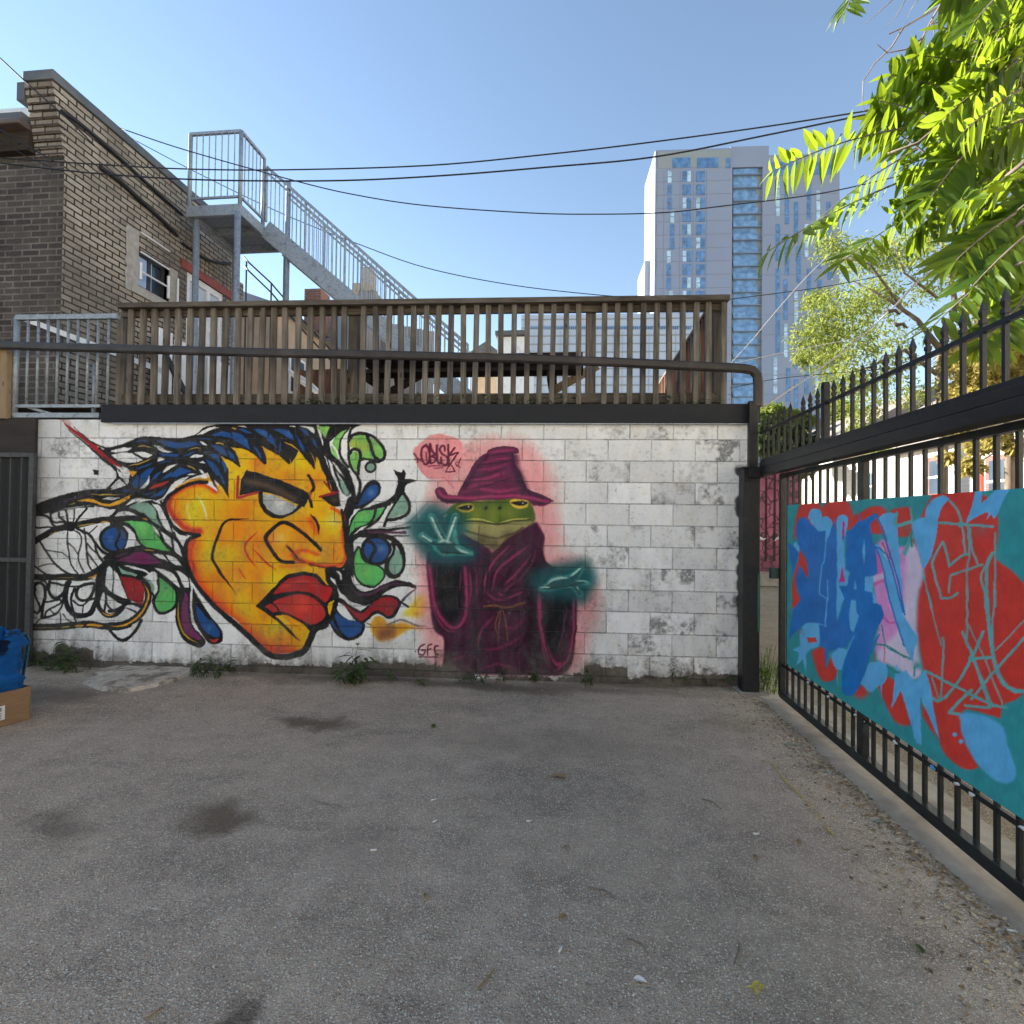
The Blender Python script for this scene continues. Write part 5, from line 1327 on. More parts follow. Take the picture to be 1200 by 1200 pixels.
# corbelled corner bricks under the eave
for i, (z, d) in enumerate([(ZB-.002-.078*j_, .175-.017*j_) for j_ in range(10)]):
    m = MB(); m.box((XS_-.36, YF-d, z-.068), (XS_+.003, YF+.02, z)); m.build('corbel', M['brick_side'], bb, bevel=.004)
m = MB(); m.box((XS_-.36, CFY, ZB), (XS_+.03, yE+.03, ZP)); m.build('coping', M['coping'], bb, bevel=.01)
m = MB(); m.box((XS_-.46, YF-.17, ZB-.2), (XS_-.362, YF+.02, ZB+.01)); m.build('flashing', M['coping'], bb)
ge_z = sx(0, 96).z
m = MB(); m.box((-26, YF-.22, ZB-.50), (XS_-.37, YF+.02, ZB-.43)); m.build('gutter', mottled('brown_gutter', (.10, .075, .065), (.15, .11, .1), 3, .4, .03), bb, bevel=.02)
m = MB(); m.box((-26, YF-.16, ZB-.43), (XS_-.40, YF+.5, ZB-.33)); m.build('eave', M['coping'], bb)
m = MB(); m.box((-26, YF-.1, ZB-.74), (XS_-.37, YF+.01, ZB-.50)); m.build('frieze', M['wood_dark'], bb)
m = MB(); m.box((-9.2, YF+.9, ZB-.35), (-6.9, YF+3, ZB+.62)); m.build('roof_box', M['white'], bb, bevel=.03)
# window
wn_ = MB(); x1 = XS_-.10
for a in ((wy0, wy0+.06), (wy1-.06, wy1), ((wy0+wy1)/2-.03, (wy0+wy1)/2+.03)): wn_.box((x1-.03, a[0], wz0), (x1+.03, a[1], wz1))
for a in ((wz0, wz0+.06), (wz1-.06, wz1)): wn_.box((x1-.028, wy0+.06, a[0]), (x1+.028, wy1-.06, a[1]))
wf = wn_.build('window', M['grille'], bb)
m = MB(); m.box((x1-.012, wy0+.05, wz0+.05), (x1-.004, wy1-.05, wz1-.05)); m.build('pane', M['glass'], wf)
m = MB(); m.box((x1+.004, wy0+.07, wz0+.07), (x1+.012, wy0+.36, wz0+.5)); m.build('blue_board', mottled('pale_blue_board', (.33, .45, .68), (.4, .52, .74), 3, .6, 0), wf)
g = MB()
for k in range(3): z = wz0+.22+k*.27; g.tube([(XS_+.02, wy0+.02, z), (XS_+.02, wy1-.02, z)], .014, 6)
g.tube([(XS_+.02, wy0+.03, wz0+.1), (XS_+.02, wy0+.03, wz1-.2)], .02, 6); g.tube([(XS_+.02, wy1-.03, wz0+.05), (XS_+.02, wy1-.03, wz1-.15)], .02, 6); g.tube([(XS_+.05, wy1+.13, wz0+.05), (XS_+.05, wy1+.13, wz1-.12)], .016, 6)
g.build('window_guard', M['white'], wf)
def jagged(m, y0, y1, z0, z1, seed):
    n = 14; pts = [(y0+.05*noise.noise((i*.9, seed, 0))-.02, z0+(z1-z0)*i/n) for i in range(n+1)]
    v = [(XS_+.012, y, z) for y, z in pts]+[(XS_+.012, y1, z0+(z1-z0)*i/n) for i in range(n+1)]
    m.add(v, [(i, n+1+i, n+2+i, i+1) for i in range(n)])
m = MB(); jagged(m, wy0-.2, wy0-.0, wz0-.12, wz1+.22, 2); m.box((XS_-.1, wy1, wz0-.05), (XS_+.02, wy1+.16, wz1)); m.box((XS_-.1, wy0-.12, wz0-.12), (XS_+.03, wy1+.25, wz0-.002)); m.build('window_surround', M['stone'], bb)
# door with red steel lintel
m = MB(); m.box((XS_-.12, dya+.0, dz0), (XS_-.06, dyb, dz1)); dd = m.build('door', mottled('pale_blue_door', (.42, .5, .6), (.52, .6, .7), 3, .35, 0, c=(.3, .37, .46)), bb)
m = MB()
for a in ((dya, dya+.09), (dyb-.09, dyb), (dya+.5, dya+.58)): m.box((XS_-.06, a[0], dz0), (XS_-.02, a[1], dz1))
m.box((XS_-.058, dya+.09, dz1-.1), (XS_-.022, dyb-.09, dz1)); m.box((XS_-.058, dya+.09, dz1-.75), (XS_-.022, dyb-.09, dz1-.68)); m.build('door_frame', M['white'], dd)
m = MB(); m.box((XS_-.02, dya-.15, dz1), (XS_+.02, dyb+.25, dz1+.13)); m.build('lintel', mottled('red_steel', (.22, .04, .03), (.3, .07, .05), 6, .6, .1), bb)
m = MB()
for i in range(16): y = dya-.1+i*.098; m.box((XS_-.01, y, dz1+.14), (XS_+.012, y+.085, dz1+.42))
m.build('soldier_course', M['brick_side'], bb)
# low white doors of a shed standing on the deck against the building
q0, q1 = sx(183, 430), sx(273, 450)
m0 = thing('white_doors', 'pair of white panel doors at deck level against the brick building', 'door', (XS_+.3, q0.y, deck_z))
zt_ = onX(210, 396, XS_+.3).z
for i, (a, b) in enumerate(((182, 200), (203, 236), (240, 274))):
    ya, yb = onX(a, 430, XS_+.3).y, onX(b, 430, XS_+.3).y
    m = MB(); m.box((XS_+.3, ya, deck_z+.02), (XS_+.35, yb-.03, zt_-.05*i)); m.build('door_leaf', M['white'], m0, bevel=.006)
m = MB(); m.beam((XS_+.37, onX(196, 420, XS_+.37).y, onX(196, 420, XS_+.37).z), (XS_+.37, onX(246, 466, XS_+.37).y, deck_z+.05), .03, .09); m.build('door_brace', M['black_steel'], m0)
wr = [onY(30, 374, 5.75), onY(104, 402, 5.75)]
m = MB(); m.beam(wr[0], wr[1]+(wr[1]-wr[0])*1.2, .05, .06); tag(m.build('stair_handrail', M['white']), 'white sloping handrail behind the galvanised gate panel at left', 'handrail')

# ================================================================ galvanised steel stair to the roof
YL0, YL1 = 7.5, 8.66
la, lb = onY(218, 240, YL0), onY(282, 240, YL0); zl_ = la.z-.02; x0, x1 = la.x, lb.x
fs = thing('steel_staircase', 'galvanised steel staircase with barred railings rising to a landing by the brick building', 'staircase', (x0, YL0, deck_z))
m = MB(); m.box((x0, YL0, zl_-.16), (x1, YL0+.05, zl_)); m.box((x1-.05, YL0+.052, zl_-.16), (x1, YL1-.052, zl_)); m.box((x0, YL1-.05, zl_-.16), (x1+.02, YL1, zl_)); m.box((x0, YL0+.052, zl_-.158), (x0+.05, YL1-.052, zl_)); m.box((x0+.052, (YL0+YL1)/2-.03, zl_-.14), (x1-.052, (YL0+YL1)/2+.03, zl_-.045)); m.build('landing_frame', M['galv'], fs, bevel=.004)
m = MB()
n_ = 9
for i in range(n_):
    a = YL0+.055+i*(YL1-YL0-.11)/n_; m.box((x0+.052, a+.004, zl_-.042), (x1-.052, a+(YL1-YL0-.11)/n_-.012, zl_-.004))
m.build('landing_treads', M['galv_tread'], fs)
ztop = onY(240, 155, YL0).z
def barred(pa, pb, zb0, zb1, zt0, zt1, n, name='railing'):       # posts, top and bottom rail, bars as their own parts
    o = []
    d = Vector(pb)-Vector(pa)
    A = Vector((pa[0], pa[1], 0)); B = Vector((pb[0], pb[1], 0))
    up = lambda p, z: Vector((p.x, p.y, z))
    m = MB(); m.beam(up(A, zt0), up(B, zt1), .042, .042); m.build('top_rail', M['galv'], fs)
    m = MB(); m.beam(up(A, zb0), up(B, zb1), .03, .03); m.build('lower_rail', M['galv'], fs)
    for i in range(1, n):
        f = i/n; p = A.lerp(B, f); m = MB(); m.tube([up(p, zb0+(zb1-zb0)*f), up(p, zt0+(zt1-zt0)*f)], .0085, 6); m.build('bar', M['galv'], fs)
def post(x, y, z0, z1, r=.03):
    m = MB(); m.tube([(x, y, z0), (x, y, z1)], r, 10); m.build('post', M['galv'], fs, True)
barred((x0+.03, YL0+.03), (x1-.03, YL0+.03), zl_+.12, zl_+.12, ztop, ztop, 8)
yS = onX(310, 265, x1).y
barred((x1-.03, YL0+.03), (x1-.03, yS), zl_+.12, zl_+.12, ztop, ztop, 6)
post(x0+.03, YL0+.03, zl_+.001, ztop); post(x1-.03, YL0+.03, zl_+.001, ztop); post(x1-.03, yS, zl_+.001, ztop)
for (x, y) in ((onY(229, 330, YL0+.1).x, YL0+.1), (onY(280, 330, YL0+.02).x, YL0-.04), (x0+.1, YL1-.1), (onY(333, 330, YL1).x, YL1+.05)):
    post(x, y, 0.0, zl_-.165 if y < YL1 else zl_-.1, .045)
# flight
sA, sB = onY(311, 268, yS), onY(484, 414, yS); dS = (sB-sA); kS = dS.z/dS.x; LX = dS.x*1.35
sB = sA+Vector((LX, 0, kS*LX))
for y, nm in ((yS, 'stringer'), (YL1+.15, 'stringer')):
    a, b = Vector((sA.x, y, sA.z)), Vector((sB.x, y, sB.z)); m = MB(); m.beam(a, b, .05, .27, side=Vector((0, 1, 0))); m.build(nm, M['galv'], fs, bevel=.003)
for i in range(1, 17):
    f = i/17; x = sA.x+LX*f; z = sA.z+.06+kS*LX*f; m = MB(); m.box((x-.13, yS+.03, z-.03), (x+.13, YL1+.12, z)); m.build('tread', M['galv_tread'], fs)
hA, hB = onY(313, 196, yS), onY(560, 415, yS)
for y in (yS, YL1+.15):
    zA, zB_ = hA.z, hA.z+(hB.z-hA.z)*(sB.x-hA.x)/(hB.x-hA.x)
    A = Vector((hA.x, y, 0)); B = Vector((sB.x, y, 0)); up = lambda p, z: Vector((p.x, p.y, z))
    m = MB(); m.beam(up(A, zA), up(B, zB_), .042, .042); m.build('top_rail', M['galv'], fs)
    m = MB(); m.beam(up(A, zA-.09), up(B, zB_-.09), .028, .028); m.build('mid_rail', M['galv'], fs)
    nb = 45
    for i in range(nb+1):
        f = i/nb; p = A.lerp(B, f); z1_ = zA+(zB_-zA)*f; z0_ = sA.z+.12+kS*(p.x-sA.x)
        m = MB(); m.tube([up(p, z0_), up(p, z1_)], (.0075 if i % 9 else .02), 6); m.build('bar' if i % 9 else 'newel', M['galv'], fs)
px_ = onY(335, 300, yS).x; post(px_, yS+.04, 0, onY(335, 212, yS).z, .04)

# ================================================================ things seen through the deck railing
def wallbox(name, label, cat, px0, py0, px1, py1, Y, thick, mat, group=None, zb=None, part='wall'):
    a, b = onY(px0, py0, Y), onY(px1, py1, Y); z0 = b.z if zb is None else zb
    o = thing(name, label, cat, (a.x, Y, z0), group); m = MB(); m.box((a.x, Y, z0), (b.x, Y+thick, a.z)); m.build(part, mat, o); return o
def win_on(o, px0, py0, px1, py1, Y, fr, gl, t_=.05):
    a, b = onY(px0, py0, Y-.03), onY(px1, py1, Y-.03); m = MB(); m.box((a.x, Y-.03, b.z), (b.x, Y+.02, a.z)); f = m.build('window', fr, o)
    m = MB(); m.box((a.x+t_, Y-.04, b.z+t_), (b.x-t_, Y-.031, a.z-t_)); m.build('pane', gl, f); return f
# tan rear house: its side runs away in depth
YT = 13.0
th = thing('tan_house', 'tan rendered house with a sloping roof behind the steel staircase', 'house', (-8, YT, 0))
xa, xb = -8.4, onX(303, 350, -8.4)
m = MB()
XT = -7.0
ta, tb = onX(296, 340, XT), onX(362, 400, XT)
ya_, yb_ = 12.2, tb.y
zA, zB_ = onX(300, 345, XT).z, onX(300, 345, XT).z
m.box((XT-5, ya_, 0), (XT, yb_+3, zA)); m.build('wall', M['stucco_tan'], th)
m = MB(); m.hexa([(XT-5.2, ya_-.2, zA), (XT+.25, ya_-.2, zA), (XT+.25, yb_+3.2, zA), (XT-5.2, yb_+3.2, zA), (XT-3, ya_+.2, zA+1.1), (XT-2.6, ya_+.2, zA+1.1), (XT-2.6, yb_+3, zA+1.1), (XT-3, yb_+3, zA+1.1)]); m.build('roof', mottled('grey_roof', (.22, .23, .25), (.32, .33, .35), 3, .7, .1), th)
for y, z, h in ((ya_+.7, 4.6, 1.0), (ya_+2.4, 4.6, 1.0), (ya_+1.0, 3.0, .9), (ya_+2.6, 3.0, .9), (ya_+4.2, 3.0, .9)):
    m = MB(); m.box((XT-.02, y, z), (XT+.03, y+.8, z+h)); f = m.build('window', M['white'], th); m = MB(); m.box((XT+.031, y+.07, z+.07), (XT+.04, y+.73, z+h-.07)); m.build('pane', M['glass'], f)
m = MB(); m.box((XT-.8, ya_+3.0, zA+.5), (XT-.3, ya_+3.6, zA+1.75)); m.build('chimney', M['brick_red'], th)
# grey metal clad block with a downpipe, brown fence under it
gb = wallbox('grey_shed', 'blue grey metal clad shed seen through the deck railing left of its middle post', 'shed', 357, 366, 412, 452, 16, 3, mottled('blue_grey_cladding', (.2, .24, .3), (.3, .34, .4), 2, .6, .1, stretch=(14, 1, 1)), zb=0)
for a, b in ((363, 379), (384, 403)): win_on(gb, a, 426, b, 442, 16, M['white'], M['glass'], .04)
for x in (372, 391):
    q = onY(x, 400, 15.9); m = MB(); m.tube([(q.x, 15.9, 1), (q.x, 15.9, onY(x, 372, 15.9).z)], .05, 8); m.build('downpipe', M['galv'], gb, True)
bf = thing('board_fence', 'brown upright board fence behind the deck below the grey shed', 'fence', (onY(340, 440, 13.2).x, 13.2, 0))
fz0, fz1 = 0, onY(400, 432, 13.2).z
xs0, xs1 = onY(338, 440, 13.2).x, onY(470, 440, 13.2).x; i = 0; x = xs0
while x < xs1:
    m = MB(); m.box((x, 13.2, fz0), (x+.125, 13.23, fz1-rng.uniform(0, .03))); m.build('board', M['wood_red'] if i % 3 else M['wood_y'], bf); x += .14; i += 1
m = MB(); m.box((xs0, 13.24, fz1-.3), (xs1, 13.3, fz1-.2)); m.build('rail', M['wood_y'], bf)
wf_ = thing('pale_fence', 'pale grey board fence under the flight of the steel staircase', 'fence', (onY(420, 400, 12.6).x, 12.6, 0))
for i in range(13):
    xx = onY(418+i*7, 400, 12.6).x; x2 = onY(424.4+i*7, 400, 12.6).x; zt2 = onY(420, 372+i*1.5, 12.6).z
    m = MB(); m.box((xx, 12.6, 0), (x2, 12.63, zt2)); m.build('board', M['wood_grey'], wf_)
ch = wallbox('chimney_stack', 'brick chimney stack with a pale base above the deck railing', 'chimney', 418, 340, 437, 420, 20, .9, M['wood_grey'], part='base')
a, b = onY(414, 333, 20), onY(434, 341, 20); m = MB(); m.box((a.x, 19.9, b.z), (b.x, 20.8, a.z)); m.build('ledge', M['stucco_tan'], ch)
a, b = onY(424, 313, 20), onY(434, 334, 20); m = MB(); m.box((a.x, 20.0, b.z), (b.x, 20.6, a.z)); m.build('shaft', M['stone'], ch)
# metal pipe rails between the houses
for lab, pl, Y, r in (('white sloping stair rail low behind the deck railing', ((336, 432), (352, 446), (372, 460)), 9.5, .05), ('white sloping pipe rail behind the deck, right of the other sloping white rail', ((348, 440), (362, 448), (385, 470)), 9.2, .04)):
    m = MB(); m.tube([onY(x, y, Y) for x, y in pl], r, 6); tag(m.build('white_stair_rail', M['white']), lab, 'rail')
br_ = thing('black_stair_railing', 'thin black sloping railing of two rails behind the steel landing posts', 'railing', onY(318, 343, 11.5))
for pl, nm in ((((286, 301), (292, 308), (318, 332), (352, 372), (392, 415)), 'top_rail'), (((286, 311), (292, 318), (318, 343), (352, 384), (392, 427)), 'lower_rail')):
    m = MB(); m.tube([onY(x, y, 11.5) for x, y in pl], .02, 6); m.build(nm, M['black_steel'], br_, True)
for x, y in ((289, 304), (318, 332), (352, 372), (388, 411)):
    q = onY(x, y, 11.5); m = MB(); m.tube([q, Vector((q.x, q.y, 2.6))], .018, 6); m.build('post', M['black_steel'], br_)
# picnic table on the deck
pt = thing('picnic_table', 'dark brown wooden picnic table standing on the deck behind the railing', 'table', (onY(555, 440, 6.4).x, 6.4, deck_z))
xa, xb = onY(432, 430, 6.4).x, onY(682, 430, 6.4).x; ztb = onY(555, 414, 6.0).z
for i in range(5):
    m = MB(); y = 6.02+i*.155; m.box((xa, y, ztb-.045), (xb, y+.145, ztb)); m.build('top_board', M['wood_dark'], pt, bevel=.004)
for y in (5.72, 7.0):
    m = MB(); m.box((xa, y, deck_z+.41), (xb, y+.25, deck_z+.45)); m.build('bench_board', M['wood_dark'], pt, bevel=.004)
for x in (xa+.28, xb-.32):
    for s in (-1, 1):
        m = MB(); m.beam((x, 6.4+s*.62, deck_z), (x, 6.4-s*.02+s*.2, ztb-.05), .09, .045, side=Vector((0, 1, 0))); m.build('leg', M['wood_dark'], pt)
    m = MB(); m.box((x-.06, 5.74, deck_z+.32), (x-.02, 7.22, deck_z+.405)); m.build('cross_bar', M['wood_dark'], pt)
    s = 1 if x < 0 else -1
    m = MB(); m.beam((x, 6.4, deck_z+.36), (x+s*.5, 6.4, ztb-.05), .045, .09, side=Vector((0, 1, 0))); m.build('brace', M['wood_pale'] if x > -1 else M['wood_dark'], pt)

# ================================================================ tower and low glass block
PT = depth(766, 400, 112.0)
def tp(px, py, off=0): return on(px, py, PT+WN*off, WN)
tw = thing('tower_block', 'tall pale grey apartment tower with a recessed column of glass balconies', 'building', (PT.x, PT.y, 0))
M['tower_panel'] = mottled('tower_panels', (.235, .275, .385), (.27, .31, .42), .08, .55, 0)
M['tower_grey'] = mottled('tower_grey_panel', (.26, .29, .31), (.30, .33, .35), .08, .5, 0)
M['tower_slab'] = mottled('tower_slab', (.2, .26, .36), (.26, .32, .42), .3, .5, 0)
M['tower_joint'] = mottled('tower_joint', (.2, .2, .23), (.24, .24, .27), 1, .8, 0)
M['tower_white'] = mottled('tower_white', (.7, .68, .66), (.76, .74, .72), .1, .6, 0)
def tbox(m, px0, py0, px1, py1, o0, o1, zb=None, mi=0):
    a, b = tp(px0, py0, o0), tp(px1, py0, o0); z1 = a.z; z0 = tp(px0, py1, o0).z if zb is None else zb
    q = [a, b, b+WN*(o1-o0), a+WN*(o1-o0)]
    return m.hexa([Vector((p.x, p.y, z0)) for p in q]+[Vector((p.x, p.y, z1)) for p in q], mi)
m = MB(); tbox(m, 768, 176, 858.5, 0, 0, -12, zb=0); m.build('left_wing', M['tower_panel'], tw)
m = MB(); tbox(m, 856, 172, 901, 0, -.02, -12, zb=tp(860, 196).z); m.build('penthouse', M['tower_panel'], tw)
m = MB(); tbox(m, 859, 198, 893, 0, -.8, -12, zb=0); m.build('recess_wall', M['tower_grey'], tw)
m = MB(); tbox(m, 894, 182, 984, 0, 0, -12, zb=0); m.build('right_wing', M['tower_panel'], tw)
m = MB(); tbox(m, 771, 178, 856.5, 197.5, .06, -.05); m.build('top_band', M['tower_grey'], tw)
m = MB(); tbox(m, 904, 190, 982, 206, .06, -.05); m.build('top_band', M['glass_blue'], tw)
a_ = tp(767.7, 600)
m = MB(); p = a_-WU*.05; m.hexa([Vector((q.x, q.y, z)) for z in (0, tp(768, 176).z-.4) for q in (p-WU*.35, p, p-WN*11, p-WU*.35-WN*11)]); m.build('side_fins', M['tower_white'], tw)
m = MB(); p = a_-WU*.42-WN*5; m.hexa([Vector((q.x, q.y, z)) for z in (0, tp(760, 292).z) for q in (p-WU*1.2, p, p-WN*9, p-WU*1.2-WN*9)]); m.build('rear_wing', M['tower_grey'], tw)
def twin(px0, py0, px1, py1, n, mat, off=.1, name='window'):
    m = MB(); h = (py1-py0)/n
    for i in range(n): tbox(m, px0, py0+i*h+.5, px1, py0+(i+1)*h-.5, off, -.05)
    return m.build(name, mat, tw)
for a, b in ((788, 809), (817, 842), (851, 856)): twin(a, 184.5, b, 197, 1, M['glass_blue'], .12)
r2 = random.Random(5)
for k in range(26):                                   # left wing: two window bays and a stepped slot per storey
    y = 200+k*15.6
    gl = M['glass_pale'] if k in (2, 6, 9, 11, 14) else M['glass_blue']
    twin(800, y, 804.4, y+13.4, 2, gl); twin(805.4, y, 809.6, y+13.4, 1, M['glass_blue'] if k % 4 else M['glass_pale'])
    twin(816, y, 820.5, y+13.4, 2, M['glass_blue'] if (k+1) % 3 else M['glass_pale']); twin(821.5, y, 826, y+13.4, 1, M['glass_blue'])
    s = (782.5, 785.5, 781.5, 784)[(k//3) % 4]; twin(s, y, s+4.6, y+14.6, 2, M['glass_blue'] if k % 3 else M['glass_pale'])
m = MB()
for k in range(27): tbox(m, 769, 213+k*15.6, 857, 213.35+k*15.6, .03, -.05)
for x in (778, 797, 812.5, 828): tbox(m, x, 200, x+.35, 620, .028, -.05)
m.build('panel_joints', M['tower_joint'], tw)
m = MB()
for k in range(20): tbox(m, 895, 205+k*23.4, 983, 205.35+k*23.4, .03, -.05)
m.build('panel_joints', M['tower_joint'], tw)
for k in range(27):                                   # balconies
    y = 204+k*15.3
    m = MB(); tbox(m, 859.2, y, 892.8, y+.6, -.1, -.78); bal = m.build('balcony', M['tower_slab'], tw)
    m = MB(); tbox(m, 859.4, y-6.0, 888, y-.1, -.2, -.26); m.build('balustrade', M['glass_mid'], bal)
    m = MB(); tbox(m, 859.5, y+1.4, 886, y+15, -.72, -.85); m.build('glazing', M['glass_mid'], bal)
for c in range(6):                                    # right wing: staggered slots
    x0_ = 908+c*12.2
    for k in range(8):
        y = 210+k*52+(c % 3)*13; dx = r2.choice((-1.5, 0, 1.5)); twin(x0_+dx, y, x0_+dx+4.4, y+r2.choice((40, 44, 48)), 4, M['glass_blue'] if (k+c) % 4 else M['glass_pale'])
PG = depth(720, 430, 62.0)
def lp_(px, py, off=0): return on(px, py, PG+WN*off, WN)
lg = thing('glass_block', 'low pale blue glass clad block behind the deck railing with regular horizontal lines', 'building', (PG.x, PG.y, 0))
a, b = lp_(611, 369), lp_(842, 369); m = MB()
m.hexa([Vector((p.x, p.y, z)) for z in (0, a.z) for p in (a, b, b-WN*25, a-WN*25)]); m.build('wall', mottled('pale_blue_panels', (.40, .46, .58), (.50, .56, .68), .12, .35, 0), lg)
def lbox(m, px0, py0, px1, py1, o):
    a, b = lp_(px0, py0, o), lp_(px1, py0, o); z0 = lp_(px0, py1, o).z; m.hexa([Vector((p.x, p.y, z)) for z in (z0, a.z) for p in (a, b, b-WN*(o+.1), a-WN*(o+.1))])
for k in range(11):
    m = MB(); lbox(m, 611, 374+k*9.6, 842, 375+k*9.6, .1); m.build('floor_band', M['tower_grey'], lg)
m = MB()
for k in range(22): lbox(m, 615+k*10.4, 388, 615.25+k*10.4, 475, .06)
m.build('mullions', M['tower_grey'], lg)
for k in range(15):
    m = MB()
    for j in range(4): lbox(m, 622+k*15+j*2.2, 382, 623.2+k*15+j*2.2, 385.5, .12)
    m.build('clerestory', M['glass_blue'], lg)
wb = wallbox('white_house', 'small white clapboard house behind the picnic table', 'house', 583, 395, 614, 480, 34, 9, M['white'], zb=0)
for a, b in ((588, 596), (601, 609)): win_on(wb, a, 420, b, 436, 34, M['white'], M['glass'], .12)
a, b = onY(581, 394, 34), onY(616, 394, 34); m = MB(); m.hexa([(a.x, 33.7, a.z), (b.x, 33.7, a.z), (b.x, 43, a.z), (a.x, 43, a.z), (a.x, 33.7, a.z+.25), (b.x, 33.7, a.z+.25), (b.x, 43, a.z+.25), (a.x, 43, a.z+.25)]); m.build('roof', M['coping'], wb)
gh = wallbox('gabled_house', 'small pale gabled house far behind the deck left of the white house', 'house', 553, 412, 584, 480, 40, 8, M['stucco_tan'], zb=0)
a, b, c = onY(551, 412, 39.7), onY(585, 412, 39.7), onY(569, 400, 39.7)
m = MB(); m.add([a, b, c, a+Vector((0, 8.6, 0)), b+Vector((0, 8.6, 0)), c+Vector((0, 8.6, 0))], [(0, 1, 2), (5, 4, 3), (0, 2, 5, 3), (2, 1, 4, 5), (1, 0, 3, 4)]); m.build('roof', M['coping'], gh)
win_on(gh, 562, 420, 572, 436, 40, M['white'], M['glass'], .12)

# ================================================================ beyond the gate: mural garage and clapboard houses
t = NT('maroon_graffiti'); co = t.coord(); v = t.n('TexVoronoi'); t.l(t.noise_vec(co, 2.5, .5), v.inputs['Vector']); v.inputs['Scale'].default_value = 3.6; v.feature = 'DISTANCE_TO_EDGE'
c1 = t.mix(t.ramp(v.outputs['Distance'], (.02, 0), (.09, 1)), (.045, .01, .03), t.ramp(t.noise(co, 3, 4), (.35, (.25, .035, .085)), (.65, (.42, .10, .18))))
sp = t.n('SeparateXYZ'); t.l(co, sp.inputs[0]); c1 = t.mix(t.ramp(t.math('MULTIPLY', sp.outputs[2], .5), (.12, .9), (.5, 0)), c1, (.06, .014, .035))
t.base(c1); t.set(.6); M['maroon'] = t.mat
mg = thing('mural_garage', 'garage painted with maroon and pink graffiti beyond the gate post', 'garage', (3.0, 13.6, 0))
xg0, xg1 = onY(872, 600, 13.6).x, onY(938, 600, 13.6).x; zg = onY(905, 549, 13.6).z
m = MB(); m.box((xg0, 13.6, onY(900, 682, 13.6).z+.25), (xg1, 19, zg)); m.build('painted_wall', M['maroon'], mg)
m = MB(); m.box((xg0, 13.62, 0), (xg1, 19, onY(900, 682, 13.6).z+.248)); m.build('plinth', M['concrete'], mg)
m = MB(); m.box((xg0-.1, 13.5, zg), (xg1+.1, 19.1, zg+.12)); m.build('roof_edge', M['coping'], mg)
for x in (898, 908, 917):
    q = onY(x, 600, 13.59); m = MB(); m.box((q.x-.02, 13.585, .6), (q.x+.02, 13.6, zg)); m.build('door_joint', M['wood_dark'], mg)
for x in (891, 914):
    q = onY(x, 634, 13.58); m = MB(); m.tube([q+Vector((-.12+.05*i, 0, .04*math.sin(i*1.1)+.02*i)) for i in range(6)], [.006, .03, .045, .03, .02, .006], 6); m.build('white_flourish', M['white'], mg)
t = NT('white_clapboard'); co = t.coord(); sp = t.n('SeparateXYZ'); t.l(co, sp.inputs[0])
fr = t.math('FRACT', t.math('MULTIPLY', sp.outputs[2], 8.3)); c1 = t.mix(t.ramp(t.noise(t.mapping(co, (.4, .4, 3)), 3, 4), (.4, 0), (.75, .5)), (.74, .71, .64), (.6, .55, .47))
c1 = t.mix(t.ramp(fr, (.0, .8), (.07, 0)), c1, (.2, .17, .14)); t.base(c1); t.set(.8, 0, .2); t.bump(fr, .6, .02); M['clap'] = t.mat
M['red_trim'] = mottled('red_brown_trim', (.2, .06, .045), (.28, .1, .07), 4, .6, 0)
def clap_house(name, label, X, ya, yb, h, wins, trim):
    o = thing(name, label, 'house', (X, ya, 0)); m = MB(); m.box((X, ya, 0), (X+7, yb, h)); m.build('wall', M['clap'], o)
    m = MB(); m.hexa([(X-.35, ya-.3, h), (X+7.3, ya-.3, h), (X+7.3, yb+.3, h), (X-.35, yb+.3, h), (X+3.3, ya-.3, h+2.2), (X+3.7, ya-.3, h+2.2), (X+3.7, yb+.3, h+2.2), (X+3.3, yb+.3, h+2.2)]); m.build('roof', mottled(name+'_shingles', (.16, .14, .13), (.24, .21, .19), 2, .9, .2), o)
    m = MB(); m.box((X-.37, ya-.3, h-.12), (X-.355, yb+.3, h+.02)); m.build('fascia', M['white'], o)
    for y, z, w, hh in wins:
        m = MB(); m.box((X-.05, y, z), (X+.02, y+w, z+hh)); f = m.build('window', trim, o)
        m = MB(); m.box((X-.06, y+.12, z+.12), (X-.051, y+w-.12, z+hh-.12)); m.build('pane', M['glass'], f)
        m = MB(); m.box((X-.07, y+.08, z+hh/2-.03), (X-.061, y+w-.08, z+hh/2+.03)); m.build('sash_bar', M['white'], f)
    m = MB(); m.box((X-.03, ya-.03, 0), (X+.08, ya+.12, h-.01)); m.build('corner_board', trim, o)
    return o
hy = lambda px: onX(px, 540, 10.2).y
y1_, y2_ = hy(1166), hy(1080)
clap_house('clapboard_house', 'sunlit white clapboard house with red trimmed windows beyond the gate, at the right edge', 10.2, 5.0, hy(1118), 4.0, [(hy(1186), 1.95, .75, 1.25)], M['red_trim'])
clap_house('clapboard_house', 'unseen tall clapboard house added outside the right edge to bounce sunlight into the yard', 10.3, -15.0, 4.6, 8.5, [], M['white'])  # added off-frame: its sunlit wall throws warm light back into the yard
rb = thing('bounce_building', 'unseen cream rendered building added behind the camera to bounce sunlight into the yard', 'building', (0, -7, 0))  # unseen building, added so sunlight reflects onto the mural wall and ground
m = MB(); m.box((-7.5, -14, 0), (9.2, -7, 8.5)); m.build('wall', mottled('cream_render', (.62, .56, .47), (.72, .66, .56), 1.2, .9, .15), rb)
